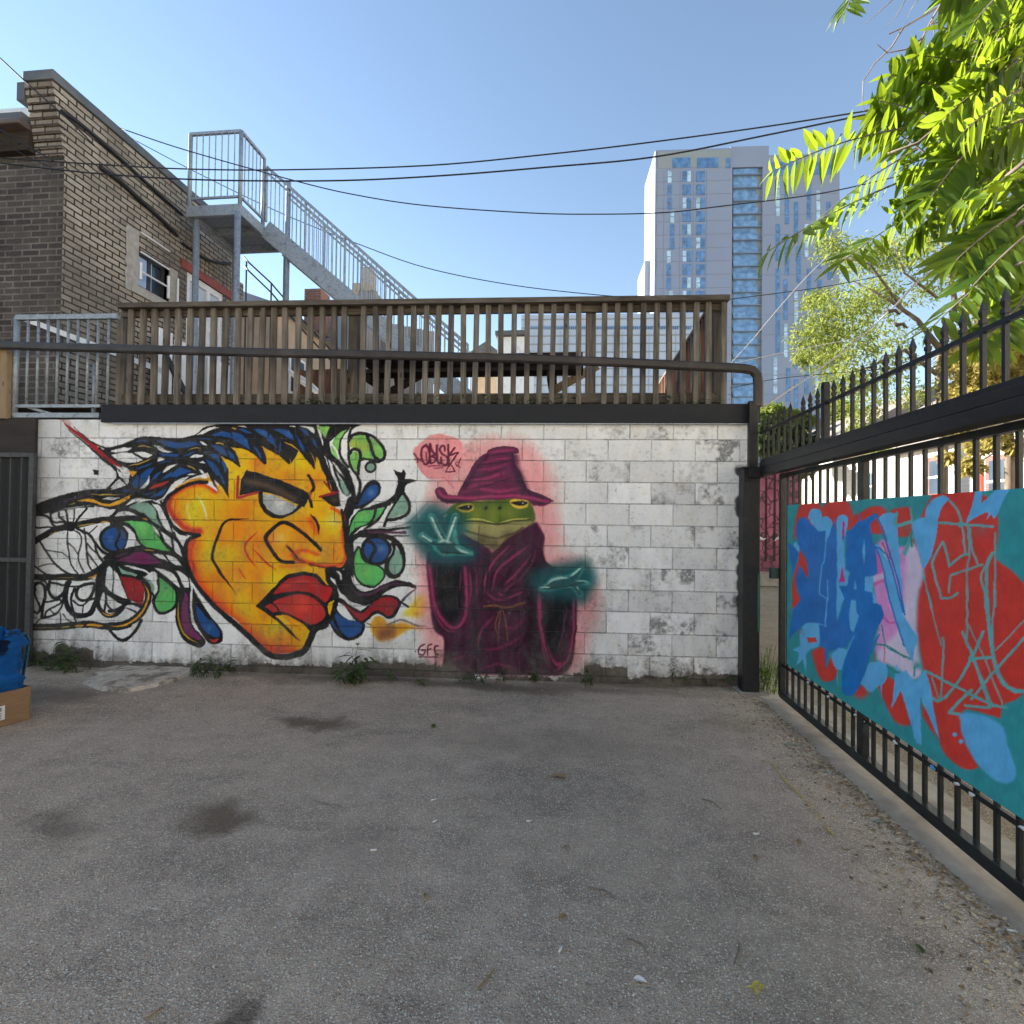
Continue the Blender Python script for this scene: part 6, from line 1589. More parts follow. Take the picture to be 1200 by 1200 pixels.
for x in (-6, -3, 0, 3, 6):
    for z in (1.2, 4.6):
        m = MB(); m.box((x, -7.01, z), (x+1.1, -6.94, z+1.6)); f = m.build('window', M['white'], rb); m = MB(); m.box((x+.09, -6.939, z+.09), (x+1.01, -6.93, z+1.51)); m.build('pane', M['glass'], f)
clap_house('clapboard_house', 'long sunlit white clapboard house beyond the middle of the gate', 10.6, hy(1112), hy(1035), 3.9, [(hy(1092), 2.3, .8, 1.2)], M['red_trim'])
clap_house('clapboard_house', 'farther cream clapboard house seen beyond the gate beside the garage', 11.0, hy(1030), hy(958), 4.2, [(hy(1002), 2.3, .9, 1.2)], M['white'])
clap_house('clapboard_house', 'farthest pale clapboard house with an orange red sign beside the mural garage', 11.4, hy(955), hy(955)+22, 5.0, [(hy(952)+4, 2.4, 1.4, 1.8)], M['wood_pale'])
q = onX(947, 590, 11.0); m = MB(); m.box((10.9, q.y, .6), (10.96, q.y+1.6, 1.75)); tag(m.build('red_sign', mottled('orange_red_sign', (.5, .07, .04), (.6, .1, .06), 4, .5, 0)), 'orange red board standing beside the far clapboard house', 'sign')
q = onX(1149, 580, 9.6); m = MB(); m.tube([(9.6, q.y, 0), (9.6, q.y, onX(1149, 540, 9.6).z)], .07, 8); tag(m.build('red_pole', mottled('red_pole_paint', (.5, .08, .06), (.55, .1, .08), 4, .5, 0), smooth=True), 'short red pole in front of the white clapboard house', 'pole')
# ================================================================ vegetation
def leaf_mat(name, a, b, tr, trw=.55, rough=.45):
    t = NT(name); g = t.n('NewGeometry'); f = t.mix(.5, t.ramp(g.outputs['Random Per Island'], (0, 0), (1, 1)), t.noise(t.coord(), 3, 3))
    col = t.ramp(f, (.25, a), (.75, b)); t.base(col); t.set(rough, 0, .35)
    tb = t.n('BsdfTranslucent'); tc = t.mix(.65, col, tr); t.l(tc, tb.inputs[0])
    mx = t.n('MixShader'); mx.inputs[0].default_value = trw; t.l(t.b.outputs[0], mx.inputs[1]); t.l(tb.outputs[0], mx.inputs[2]); t.l(mx.outputs[0], t.out.inputs[0]); return t.mat
M['ail'] = leaf_mat('ailanthus_leaf', (.025, .072, .008), (.09, .16, .016), (.34, .44, .02), .6)
M['locust'] = leaf_mat('locust_leaf', (.12, .175, .035), (.24, .27, .075), (.46, .52, .10), .45, .6)
M['yellowleaf'] = leaf_mat('yellow_leaf', (0.264, 0.232, 0.056), (0.400, 0.336, 0.104), (0.560, 0.480, 0.160), .4, .6)
M['dkleaf'] = leaf_mat('dark_leaf', (0.021, 0.038, 0.010), (0.042, 0.070, 0.017), (0.084, 0.140, 0.021), .35, .6)
M['weed'] = leaf_mat('weed_leaf', (.035, .065, .018), (.07, .12, .035), (.12, .2, .04), .3, .5)
M['fern'] = leaf_mat('fern_leaf', (.10, .17, .02), (.17, .26, .04), (.3, .42, .05), .4, .5)
M['bark'] = mottled('grey_bark', (.10, .075, .055), (.2, .16, .12), 12, .9, .5, stretch=(1, 1, .3))
M['twig'] = mottled('twig_bark', (.14, .11, .09), (.22, .18, .16), 12, .9, .2)

def leaflet(m, p, d, n, L, w, fold=.25, droop=.15):
    d = d.normalized(); s = d.cross(n)
    if s.length < 1e-3: s = d.orthogonal()
    s.normalize(); n = s.cross(d).normalized()
    st = [(0, .08), (.2, .85), (.42, 1), (.72, .66), (1, .0)]
    v = []
    for t_, k in st:
        c = p+d*L*t_-n*droop*L*t_*t_; v += [c-s*w*k*.5+n*fold*w*k*.4, c, c+s*w*k*.5+n*fold*w*k*.4]
    f = []
    for i in range(4):
        a = i*3; f += [(a, a+1, a+4, a+3), (a+1, a+2, a+5, a+4)]
    m.add(v, f)
def frond(lm, tm, base, tip, n, L, sag=.12, spread=1.0, r=None, w=None):
    """compound leaf: an arched stalk with paired drooping leaflets"""
    r = r or rng; tf = r.uniform(.25, .75); ax = tip-base; ln = ax.length; pts = []
    for i in range(n+1):
        f = i/n; p = base+ax*f+Vector((0, 0, -sag*ln*(f*f-f*.55)))
        pts.append(p)
    tm.tube(pts, [.006*(1-.75*i/n)+.0015 for i in range(n+1)], 5, False)
    for i in range(1, n+1):
        f = i/n; d = (pts[i]-pts[i-1]).normalized(); vw = (pts[i]-CP).normalized()
        flat = d.cross(Vector((0, 0, 1))).normalized(); tilt = d.cross(vw).normalized()
        if flat.dot(tilt) < 0: tilt = -tilt
        side = (flat*tf+tilt*(1-tf)).normalized(); nrm = side.cross(d).normalized(); size = L*(.75+.95*f*(1.3-f)*1.25)*r.uniform(.85, 1.12)
        for s in (-1, 1):
            dr = side*s*r.uniform(.75, 1.0)+d*r.uniform(.25, .6)+Vector((0, 0, r.uniform(-.65, -.1)))
            leaflet(lm, pts[i]+Vector((r.uniform(-.006, .006),)*3), dr, nrm+Vector((r.uniform(-.5, .5), r.uniform(-.5, .5), r.uniform(-.5, .5))), size, size*(w or r.uniform(.19, .25)), r.uniform(.1, .4), r.uniform(.05, .35))
    leaflet(lm, pts[-1], ax.normalized()+Vector((0, 0, -.5)), Vector((0, 0, 1)), L*.8, L*.25)

tah = thing('ailanthus_tree', 'bright green tree with long feathery compound leaves overhanging the gate at the upper right', 'tree', (4.3, 3.1, 0))
m = MB(); tp_ = [Vector((4.3, 3.1, -.05)), Vector((4.25, 3.15, 1.5)), Vector((4.05, 3.3, 3.0)), Vector((3.9, 3.5, 4.2)), Vector((3.7, 3.8, 5.6))]
m.tube(tp_, [.11, .09, .075, .055, .03], 10); m.build('trunk', M['bark'], tah, True)
lm, tm = MB(), MB()
def D(px, py, d): return depth(px, py, d)
# boughs (photo positions give direction only, each at its own distance)
boughs = [[(1250, 150, 3.6), (1190, 85, 3.7), (1150, 115, 3.8), (1110, 140, 3.9), (1075, 168, 4.0), (1040, 180, 4.1)],
          [(1250, 120, 3.9), (1170, 130, 4.0), (1130, 165, 4.1), (1100, 190, 4.2), (1085, 225, 4.25)],
          [(1260, 20, 3.5), (1200, 30, 3.7), (1150, 60, 3.9), (1110, 90, 4.1)],
          [(1260, 200, 3.2), (1200, 190, 3.3), (1170, 215, 3.4), (1140, 240, 3.5)],
          [(1260, 260, 3.0), (1210, 250, 3.05), (1180, 275, 3.1), (1150, 300, 3.2)],
          [(1260, 310, 2.9), (1205, 305, 2.95), (1170, 320, 3.0)]]
for i_, b in enumerate(boughs):
    bp = [tp_[3 if i_ < 3 else 2].copy()]+[D(*q) for q in b]; tm.tube(bp, [.03-.022*i/(len(bp)-1) for i in range(len(bp))], 6)
FR = [((1060, 150, 4.0), (906, 188, 3.9), 13, .17), ((1075, 175, 4.1), (955, 250, 4.1), 9, .15), ((1050, 215, 4.0), (902, 285, 3.9), 11, .16), ((1090, 240, 4.2), (985, 300, 4.1), 10, .14),
      ((1085, 180, 4.1), (1022, 135, 4.2), 9, .16), ((1110, 145, 4.0), (1030, 112, 4.1), 10, .17), ((1130, 110, 4.0), (1045, 85, 4.1), 10, .17), ((1150, 80, 3.9), (1075, 60, 4.0), 10, .16),
      ((1165, 60, 3.9), (1105, 28, 4.0), 9, .16), ((1190, 40, 3.8), (1150, 5, 3.9), 9, .16), ((1200, 100, 3.8), (1120, 120, 3.9), 11, .17), ((1190, 130, 3.8), (1100, 160, 3.9), 11, .17),
      ((1200, 160, 3.7), (1110, 200, 3.8), 11, .17), ((1150, 170, 3.9), (1060, 190, 4.0), 11, .16), ((1180, 200, 3.6), (1095, 240, 3.7), 11, .16), ((1140, 215, 3.8), (1070, 270, 3.9), 10, .15),
      ((1165, 235, 3.6), (1110, 310, 3.6), 9, .16), ((1210, 60, 3.7), (1160, 90, 3.8), 10, .17), ((1230, 20, 3.6), (1190, -20, 3.7), 9, .17), ((1215, 130, 3.5), (1160, 170, 3.6), 10, .17),
      ((1195, 205, 3.2), (1120, 235, 3.2), 9, .17), ((1190, 250, 3.1), (1120, 300, 3.1), 8, .16), ((1210, 270, 3.0), (1140, 330, 3.0), 8, .16), ((1180, 310, 3.0), (1095, 375, 3.0), 7, .15), ((1220, 320, 2.9), (1170, 390, 2.9), 8, .15),
      ((1160, 30, 4.2), (1120, -30, 4.3), 8, .15), ((1100, 100, 4.3), (1060, 70, 4.4), 8, .15), ((1215, 230, 3.3), (1175, 260, 3.3), 8, .16), ((1140, 130, 4.1), (1085, 105, 4.2), 10, .16), ((1175, 150, 3.9), (1125, 145, 4.0), 10, .16),
      ((1210, 345, 2.9), (1150, 400, 2.9), 6, .14), ((1120, 200, 4.0), (1050, 245, 4.1), 9, .14), ((1235, 175, 3.4), (1185, 215, 3.4), 9, .17), ((1010, -30, 3.8), (992, 8, 3.8), 5, .12)]
for a, b, n, L in FR: frond(lm, tm, D(*a), D(*b), int(n*1.35)+1, L*1.2, rng.uniform(.08, .2))
r3 = random.Random(11)
for k in range(64):                                   # fill the body of the crown
    x = r3.uniform(1110, 1260); y = r3.uniform(-40, 330); d = r3.uniform(3.2, 4.6)
    if y > 235 and x < 1150: continue
    if y < 40 and x < 1150: continue
    frond(lm, tm, D(x+r3.uniform(20, 60), y-r3.uniform(0, 20), d), D(x-r3.uniform(20, 50), y+r3.uniform(5, 50), d+r3.uniform(-.2, .3)), r3.randint(10, 15), r3.uniform(.15, .21), .14, 1, r3)
lm.build('foliage', M['ail'], tah); tm.build('branches', M['twig'], tah, True)
# bare twigs
bt_ = thing('bare_branch', 'bare dead branch with fine twigs hanging at the top right of the sky', 'branch', D(1110, -40, 5))
m = MB()
for pl, r_ in (([(1150, -60), (1105, 5), (1060, 32), (1040, 40)], .016), ([(1105, 0), (1090, 25), (1075, 55), (1060, 85), (1050, 95)], .011), ([(1060, 32), (1045, 55), (1025, 75), (1012, 95), (1010, 118), (1012, 130)], .009),
               ([(1080, 45), (1060, 58), (1040, 62), (1027, 52)], .009), ([(1090, 28), (1110, 24), (1125, 30)], .008), ([(1072, 65), (1068, 80), (1055, 90)], .006), ([(1093, 22), (1094, 45), (1092, 65)], .005), ([(1050, -5), (1030, 15), (1015, 28)], .006), ([(1062, 0), (1050, 20), (1036, 34)], .005),
               ([(1120, -40), (1140, 5), (1125, 25)], .009), ([(1075, 0), (1068, 12), (1062, 28)], .004), ([(1012, 130), (1018, 128), (1024, 130)], .004)):
    pts = [D(x+r3.uniform(-1.5, 1.5), y, 5+.15*math.sin(i)) for i, (x, y) in enumerate(pl)]
    m.tube(pts, [r_*(1-.7*i/(len(pts)-1)) for i in range(len(pts))], 6)
m.build('twigs', M['twig'], bt_, True)

def cloud(m, c, rad, n, L, r, flat=.75, w=.4):          # leaf-sized faces scattered through an uneven volume
    for _ in range(n):
        while True:
            q = Vector((r.uniform(-1, 1), r.uniform(-1, 1), r.uniform(-1, 1)))
            if q.length < 1: break
        q = q*(.55+.45*q.length); k = 1+.35*noise.noise(q*2.3+c)
        p = c+Vector((q.x*rad*k, q.y*rad*k, q.z*rad*k*flat))
        d = Vector((r.uniform(-1, 1), r.uniform(-1, 1), r.uniform(-.9, .35))); nn = Vector((r.uniform(-.6, .6), r.uniform(-.6, .6), 1))
        d.normalize(); s = d.cross(nn).normalized(); l = L*r.uniform(.6, 1.3); b = l*w*.5
        m.add([p, p+d*l*.5-s*b, p+d*l-Vector((0, 0, l*.2)), p+d*l*.5+s*b], [(0, 1, 2, 3)])
def tree(name, label, base, limbs, clumps, mat, L, seed, n_per, w=.4, group=None, cat='tree'):
    r = random.Random(seed); o = thing(name, label, cat, base, group); m = MB()
    for pts, r0, r1 in limbs: m.tube(pts, [r0+(r1-r0)*i/(len(pts)-1) for i in range(len(pts))], 8)
    m.build('trunk', M['bark'], o, True)
    m = MB()
    for c, rad, k in clumps: cloud(m, c, rad, int(n_per*k), L, r, .8, w)
    m.build('crown', mat, o); return o
# airy pale locust beyond the gate
B = onZ(1108, 640, 0); d0 = 10.5
bx = depth(1104, 600, d0); base = Vector((bx.x, bx.y, 0))
T = lambda px, py, d=d0: depth(px, py, d)
limbs = [([base, T(1106, 520), T(1100, 450), T(1102, 405)], .085, .06), ([T(1102, 410), T(1075, 375), T(1040, 350), T(1000, 330)], .06, .015), ([T(1102, 410), T(1120, 360), T(1110, 300), T(1090, 250)], .07, .02),
         ([T(1100, 440), T(1060, 410), T(1020, 430), T(985, 440)], .045, .012), ([T(1110, 320), T(1150, 250), T(1140, 150), T(1120, 60)], .06, .015), ([T(1060, 365), T(1020, 310), T(985, 300)], .03, .008), ([T(1100, 350), T(1060, 320), T(1045, 280)], .03, .008), ([T(1104, 420), T(1150, 390), T(1190, 380)], .05, .015)]
cl = []
for px, py, rp_, k in ((955, 395, 26, 1), (985, 365, 34, 1.3), (970, 420, 26, 1), (1000, 405, 30, 1), (1060, 300, 34, .7), (1085, 335, 26, .5), (1020, 360, 34, .9), (1045, 400, 30, .6), (1020, 450, 34, .9), (1070, 460, 22, .4), (1090, 280, 30, .6), (1005, 300, 28, .8), (975, 290, 20, .5), (1040, 300, 26, .6), (1030, 340, 22, .5), (955, 350, 14, .4), (990, 450, 26, .8), (1010, 480, 22, .6), (1050, 430, 20, .35), (940, 420, 10, .3),
                      (1120, 60, 34, 1.2), (1150, 35, 26, 1), (1085, 85, 22, .9), (1050, 110, 18, .7), (1160, 100, 40, 1.2), (1120, 120, 30, 1), (1180, 60, 40, 1.2), (1150, 230, 40, .8), (1190, 200, 44, 1), (1180, 300, 34, .7), (1030, 520, 18, .5), (1005, 505, 12, .4)):
    cl.append((T(px, py, d0+r3.uniform(-1, 1)), rp_*1.15/640*d0, k))
tree('locust_tree', 'airy pale green tree with fine leaves beyond the gate in front of the tower', base, limbs, cl, M['locust'], .095, 3, 980, .4)
b2 = depth(1185, 600, 9.0); base2 = Vector((b2.x, b2.y, 0)); T2_ = lambda px, py, d=9.0: depth(px, py, d)
cl = [(T2_(px, py, 9+r3.uniform(-.5, .5)), rr_/640*9, k) for px, py, rr_, k in ((1155, 400, 36, 1.2), (1190, 365, 40, 1.2), (1150, 450, 34, 1.1), (1195, 420, 38, 1.2), (1120, 420, 18, .5), (1150, 420, 30, 1), (1180, 390, 34, 1.1), (1140, 460, 28, .9), (1185, 450, 32, 1), (1160, 345, 26, .8), (1200, 330, 30, .9), (1150, 520, 16, .5), (1138, 545, 12, .4), (1205, 520, 22, .5), (1165, 510, 12, .3), (1125, 500, 12, .3), (1112, 535, 9, .3))]
tree('yellow_tree', 'yellow green small leaved tree behind the right end of the gate', base2, [([base2, T2_(1183, 520), T2_(1178, 440), T2_(1172, 360)], .09, .02), ([T2_(1180, 470), T2_(1150, 430), T2_(1130, 400)], .04, .01), ([T2_(1182, 520), T2_(1150, 540), T2_(1135, 550)], .02, .008)], cl, M['yellowleaf'], .11, 8, 1500, .45)
b3 = depth(935, 600, 24); base3 = Vector((b3.x, b3.y, 0)); T3_ = lambda px, py, d=24: depth(px, py, d)
cl = [(T3_(px, py, 24+r3.uniform(-2, 2)), rr_/640*24, k) for px, py, rr_, k in ((925, 505, 20, 1.2), (905, 500, 16, 1), (948, 520, 16, 1), (915, 530, 16, 1), (940, 545, 14, .8), (895, 520, 12, .8), (960, 540, 10, .5))]
tree('dense_tree', 'dense dark green tree behind the spear topped track, near the tower foot', base3, [([base3, T3_(933, 560), T3_(925, 510)], .25, .08)], cl, M['dkleaf'], .3, 12, 900, .5)
b4 = depth(912, 600, 32); base4 = Vector((b4.x, b4.y, 0)); T4_ = lambda px, py, d=32: depth(px, py, d)
cl = [(T4_(px, py, 32), rr_/640*32, k) for px, py, rr_, k in ((905, 482, 13, 1), (925, 487, 12, .9), (893, 488, 9, .7), (945, 492, 9, .6), (985, 480, 16, .9), (1000, 500, 16, .9))]
tree('sunlit_tree', 'sunlit yellow green tree top behind the dense dark tree', base4, [([base4, T4_(912, 540), T4_(910, 490)], .25, .08)], cl, M['locust'], .35, 13, 700, .5)
# brick block far behind the trees
q = depth(990, 540, 48); a_, b_ = depth(935, 490, 48), depth(1030, 490, 48)
fb_ = thing('brick_block', 'dark brick block far behind the trees right of the tower foot', 'building', (a_.x, a_.y, 0)); m = MB(); m.box((a_.x, a_.y, 0), (b_.x, a_.y+10, a_.z)); m.build('wall', mottled('far_brick', (.14, .10, .1), (.19, .14, .13), .5, .9, 0), fb_)
for x in (948, 962, 985, 1005):
    p_ = depth(x, 500, 47.9); p2 = depth(x+6, 520, 47.9); m = MB(); m.box((p_.x, a_.y-.08, p2.z), (p2.x, a_.y+.05, p_.z)); m.build('window', M['glass_blue'], fb_)

# ================================================================ cables
M['cable'] = mottled('black_cable', (.012, .012, .015), (.02, .02, .024), 5, .6, 0); M['wire'] = mottled('grey_wire', (.33, .32, .31), (.45, .44, .42), 20, .5, 0)
def cable(label, pts, Y, r, mat='cable', name='overhead_cable'):
    P_ = cr([tuple(onY(x, y, yv)) for (x, y), yv in zip(pts, Y if isinstance(Y, (list, tuple)) else [Y]*len(pts))], 6)
    m = MB(); m.tube([Vector(p) for p in P_], r*.78, 6); return tag(m.build(name, M[mat], smooth=True), label, 'cable')
cable('upper of the two long black cables running from the brick corner to the tree', [(-40, 182), (0, 185), (120, 193), (218, 198), (330, 199), (500, 194), (640, 181), (760, 167), (900, 148), (1035, 127)], 5.6, .0095)
cable('lower of the two long black cables running from the brick corner to the tree', [(-40, 186), (0, 191), (110, 203), (218, 210), (320, 212), (420, 211), (530, 205), (640, 196), (766, 184), (900, 158), (1035, 130)], 5.5, .0105)
cable('thin black cable sagging across the middle of the sky and past the tower', [(140, 150), (218, 176), (350, 213), (420, 229), (500, 241), (620, 249.5), (700, 251), (780, 249), (850, 241), (960, 227), (1060, 205)], 7.2, .0095)
cable('thin cable sloping down from the brick coping behind the steel stair to the deck railing', [(150, 160), (230, 202), (330, 250), (420, 286), (500, 314), (600, 334), (705, 346), (760, 349)], 9.4, .0095)
cable('thick black cable crossing the corner of the brick building', [(-20, 50), (0, 68), (40, 105), (80, 140), (110, 170)], 5.6, .012)
cable('black cable at the left edge running into the brick corner', [(-20, 143), (0, 152), (30, 170), (62, 188)], 5.55, .011)
cable('short thin black cable beside the left edge of the brick building', [(-20, 155), (0, 162), (25, 180), (60, 196)], 5.6, .007)
def wallcable(label, pts, r):
    P_ = cr([tuple(onX(x, y, XS_+.035)) for x, y in pts], 6); m = MB(); m.tube([Vector(p) for p in P_], r, 6); tag(m.build('wall_cable', M['cable'], smooth=True), label, 'cable')
wallcable('bundle of dark cable clipped along the top of the brick side wall', [(72, 130), (100, 150), (140, 185), (180, 222), (214, 252)], .022)
wallcable('dark conduit sloping down the brick wall towards its window', [(118, 196), (140, 212), (165, 235), (190, 258), (208, 276)], .03)
wallcable('looped dark cable hanging under the steel landing on the brick wall', [(214, 285), (235, 300), (252, 307), (270, 309)], .025)
cable('grey service wire rising diagonally past the spear tips to the tree', [(893, 478), (950, 440), (1000, 402), (1045, 362), (1085, 322), (1130, 300), (1190, 270), (1230, 240)], [5.1, 5.2, 5.2, 5.2, 5.2, 5.1, 5.0, 5.0], .011, 'wire', 'service_wire')
cable('thin grey wire crossing in front of the glass balconies of the tower', [(857, 425), (880, 400), (905, 370), (940, 330), (975, 295)], 8, .006, 'wire', 'service_wire')
cable('thin grey wire crossing low in front of the tower', [(850, 428), (900, 417), (950, 407), (1010, 395)], 9, .006, 'wire', 'service_wire')
cable('black cable low across the tower behind the pale locust tree', [(845, 352), (900, 345), (960, 337), (1040, 322)], 9, .008)
cable('lowest black cable across the tower just above the spear tips', [(855, 455), (910, 444), (970, 438), (1060, 430)], 9, .007)
m = MB(); 
for x, y in ((1045, 365), (1054, 381)):
    q = onY(x, y, 5.2); m.tube([q+Vector((-.05, 0, .03)), q+Vector((-.02, 0, 0)), q+Vector((.03, 0, .01)), q+Vector((.07, 0, -.03))], [.008, .018, .016, .007], 8)
tag(m.build('cable_splice', mottled('splice_grey', (.07, .05, .04), (.16, .12, .1), 12, .6, 0), smooth=True), 'lumpy grey cable splice hanging from the diagonal service wire', 'splice')

# ================================================================ weeds along the wall
def weed(px, py, h, n, label, mat='weed', spread=1, w=.22, name='weed', Z=0):
    p = onZ(px, py, Z); r = random.Random(int(px*7)); o = thing(name, label, 'weed', p, 'weeds along the foot of the mural wall'); m = MB(); st = MB()
    for i in range(n):
        a = r.uniform(0, 6.28); q = p+Vector((r.uniform(-.07, .07)*spread, r.uniform(-.03, .03), 0)); hh = 1.35*h*r.uniform(.45, 1.0)
        tp = q+Vector((math.cos(a)*hh*.55*spread, math.sin(a)*hh*.35-.02, hh*r.uniform(.4, .95))); mid = q.lerp(tp, .5)+Vector((0, 0, hh*.12))
        st.tube([q, mid, tp], [.003, .0025, .0015], 4, False)
        for k in range(5):
            f = .3+.17*k; c = q.lerp(tp, f)+Vector((0, 0, hh*.12*(1-abs(2*f-1)))); b = a+r.uniform(-1.3, 1.3)
            leaflet(m, c, Vector((math.cos(b), math.sin(b), r.uniform(-.35, .55))), Vector((0, 0, 1)), hh*r.uniform(.3, .5), hh*w*r.uniform(.35, .6), .3, .35)
    m.build('leaves', M[mat], o); st.build('stems', M['weed'], o)
weed(62, 786, .24, 10, 'broad leaved dark green weed beside the blue bag at the foot of the wall', spread=1.4, w=.3); weed(84, 788, .2, 8, 'dark green weed just right of the broad leaved weed by the blue bag', spread=1.2, w=.3)
weed(190, 779, .15, 7, 'small green weed behind the broken concrete apron'); weed(232, 793, .2, 9, 'bushy green weed at the right end of the broken concrete apron'); weed(250, 794, .17, 7, 'low weed against the wall under the hair of the face mural'); weed(275, 789, .1, 4, 'tiny weed at the wall under the chin drops of the face mural')
weed(415, 801, .27, 13, 'tallest green weed, with upright stems, at the wall under the blue swirl', spread=1.0, w=.2); weed(408, 802, .16, 8, 'spreading weed around the tallest weed at the wall')
weed(462, 797, .12, 5, 'small weed at the wall below the painted GFC letters'); weed(490, 802, .11, 5, 'small weed at the wall left of the frog robe')
weed(545, 800, .12, 5, 'leftmost small weed under the frog robe'); weed(560, 801, .13, 6, 'middle small weed under the frog robe'); weed(585, 799, .13, 6, 'third small weed under the frog robe'); weed(627, 798, .15, 6, 'weed under the right sleeve of the frog robe')
weed(692, 803, .15, 6, 'dark weed at the wall just right of the frog mural', spread=.7); weed(787, 802, .14, 6, 'weed at the wall near the right end of the bare blocks'); weed(836, 804, .13, 6, 'weed at the wall closest to the gate post')
pf = onZ(896, 810, 0); r = random.Random(4); o = thing('fern_weed', 'bright green feathery weed growing behind the foot of the gate post', 'weed', pf); m = MB(); st = MB()
for i in range(26):
    h = r.uniform(.2, .42); b = pf+Vector((r.uniform(-.05, .06), r.uniform(-.1, .1), 0)); tpp = b+Vector((r.uniform(-.04, .1), r.uniform(-.08, .08), h)); st.tube([b, tpp], .002, 4, False)
    for k in range(16): c = b.lerp(tpp, .15+.053*k); a = r.uniform(0, 6.28); leaflet(m, c, Vector((math.cos(a), math.sin(a), r.uniform(-.5, .4))), Vector((0, 0, 1)), r.uniform(.03, .06), .014, .2, .3)
m.build('leaves', M['fern'], o); st.build('stems', M['weed'], o)
p = onZ(1, 1, 0)
def sprig(x, label, seed, h=.1):
    p = rp(x, 470, -.0); p.z = zt+.0; r = random.Random(seed); o = thing('deck_weed', label, 'weed', p, 'weeds sprouting on the fascia under the deck railing'); m = MB()
    for i in range(26): a = r.uniform(0, 6.28); c = p+Vector((r.uniform(-.22, .22), r.uniform(-.02, .02), r.uniform(.0, h))); leaflet(m, c, Vector((math.cos(a), math.sin(a)*.4, r.uniform(-.3, .8))), Vector((0, 0, 1)), r.uniform(.03, .06), .02, .2, .2)
    m.build('leaves', M['weed'], o)
for x, lb in ((368, 'small weed on the fascia left of the middle railing post'), (430, 'dry weed on the fascia just right of the middle railing post'), (500, 'weed on the fascia under the left half of the picnic table'), (530, 'weed on the fascia under the middle of the picnic table'), (562, 'dense weed on the fascia below the right half of the picnic table'), (600, 'weed on the fascia below the white house'), (650, 'weed on the fascia by the right legs of the picnic table'), (760, 'tiny weed on the fascia left of the side railing'), (826, 'weed on the fascia near the end post of the railing')): sprig(x, lb, int(x), .09 if x > 450 else .06)

# ================================================================ box, bag, litter
t = NT('cardboard'); co = t.coord(); c1 = t.ramp(t.noise(t.mapping(co, (1, 1, 14)), 8, 4), (.3, (.22, .135, .075)), (.7, (.28, .18, .105))); t.base(c1); t.set(.85, 0, .2); M['card'] = t.mat
A_ = onZ(35, 843, 0); B_ = onZ(0, 853, 0); dv = (B_-A_).normalized(); nv = Vector((-dv.y, dv.x, 0)); nv = nv if (nv.dot(CP-A_) < 0) else -nv     # nv: away from the camera
hb = 0
for zz_ in np.linspace(.05, .6, 200):
    if project(A_+Vector((0, 0, zz_)))[1] < 804: hb = zz_; break
L_, D_ = .62, .42
cb = thing('cardboard_box', 'brown cardboard box with a white address label at the left edge holding the blue bag', 'box', A_)
def panel(m, p, q, z0, z1, th=.006):
    d = (q-p).normalized(); n_ = Vector((-d.y, d.x, 0))*th/2
    m.hexa([Vector((c.x, c.y, z)) for z in (z0, z1) for c in (p-n_, q-n_, q+n_, p+n_)])
c0, c1_, c2, c3 = A_, A_+dv*L_, A_+dv*L_+nv*D_, A_+nv*D_
m = MB()
for p, q in ((c0+dv*.004, c1_-dv*.004), (c1_, c2), (c2-dv*.004, c3+dv*.004), (c3, c0)): panel(m, p, q, .002, hb)
m.hexa([Vector((p.x, p.y, z)) for z in (.003, .009) for p in (c0, c1_, c2, c3)]); m.build('carton', M['card'], cb, bevel=.002)
fl = MB()
fl.hexa([c3+Vector((0, 0, hb)), c2+Vector((0, 0, hb)), c2+nv*.16+Vector((0, 0, hb-.1)), c3+nv*.16+Vector((0, 0, hb-.1))]+[c3+Vector((0, 0, hb+.005)), c2+Vector((0, 0, hb+.005)), c2+nv*.16+Vector((0, 0, hb-.095)), c3+nv*.16+Vector((0, 0, hb-.095))]); fl.build('flap', M['card'], cb)
qa = A_+dv*.155-nv*.005; qb = A_+dv*.40-nv*.005
m = MB(); panel(m, qa, qb, hb*.22, hb*.62, .003); lb_ = m.build('address_label', M['white'], cb)
m = MB(); r = random.Random(3); x = .02
while x < .2:
    w_ = r.choice((.002, .003, .005)); panel(m, qa+dv*x-nv*.003, qa+dv*(x+w_)-nv*.003, hb*.47, hb*.58, .002); x += w_+r.choice((.002, .003, .004))
for i in range(4): panel(m, qa+dv*.02-nv*.003, qa+dv*(.09+.05*(i % 2))-nv*.003, hb*(.26+.05*i), hb*(.275+.05*i), .002)
m.build('printed_lines', M['black_steel'], lb_)
# blue woven bag
bc = (c0+c1_+c2+c3)/4
t = NT('blue_woven_bag'); co = t.coord(); w1 = t.n('TexWave'); t.l(co, w1.inputs['Vector']); w1.inputs['Scale'].default_value = 90; w1.bands_direction = 'Z'
t.base(t.ramp(t.noise(co, 7, 4), (.3, (.008, .19, .7)), (.7, (.02, .28, .85)))); t.set(.35, 0, .5)
t.bump(t.math('ADD', t.math('MULTIPLY', w1.outputs[0], .12), t.noise(t.mapping(co, (1, 1, 3.5)), 6, 6, .65)), 1, .06); M['bag'] = t.mat
ztop_ = 0
for zz_ in np.linspace(.2, 1.2, 400):
    if project(A_+dv*.16+nv*.2+Vector((0, 0, zz_)))[1] < 748: ztop_ = zz_; break
bag = thing('blue_bag', 'large crumpled blue woven plastic carry bag standing in the cardboard box at the left edge', 'bag', Vector((bc.x, bc.y, .01)))
nu, nv_ = 96, 60; m = MB(); vs = []
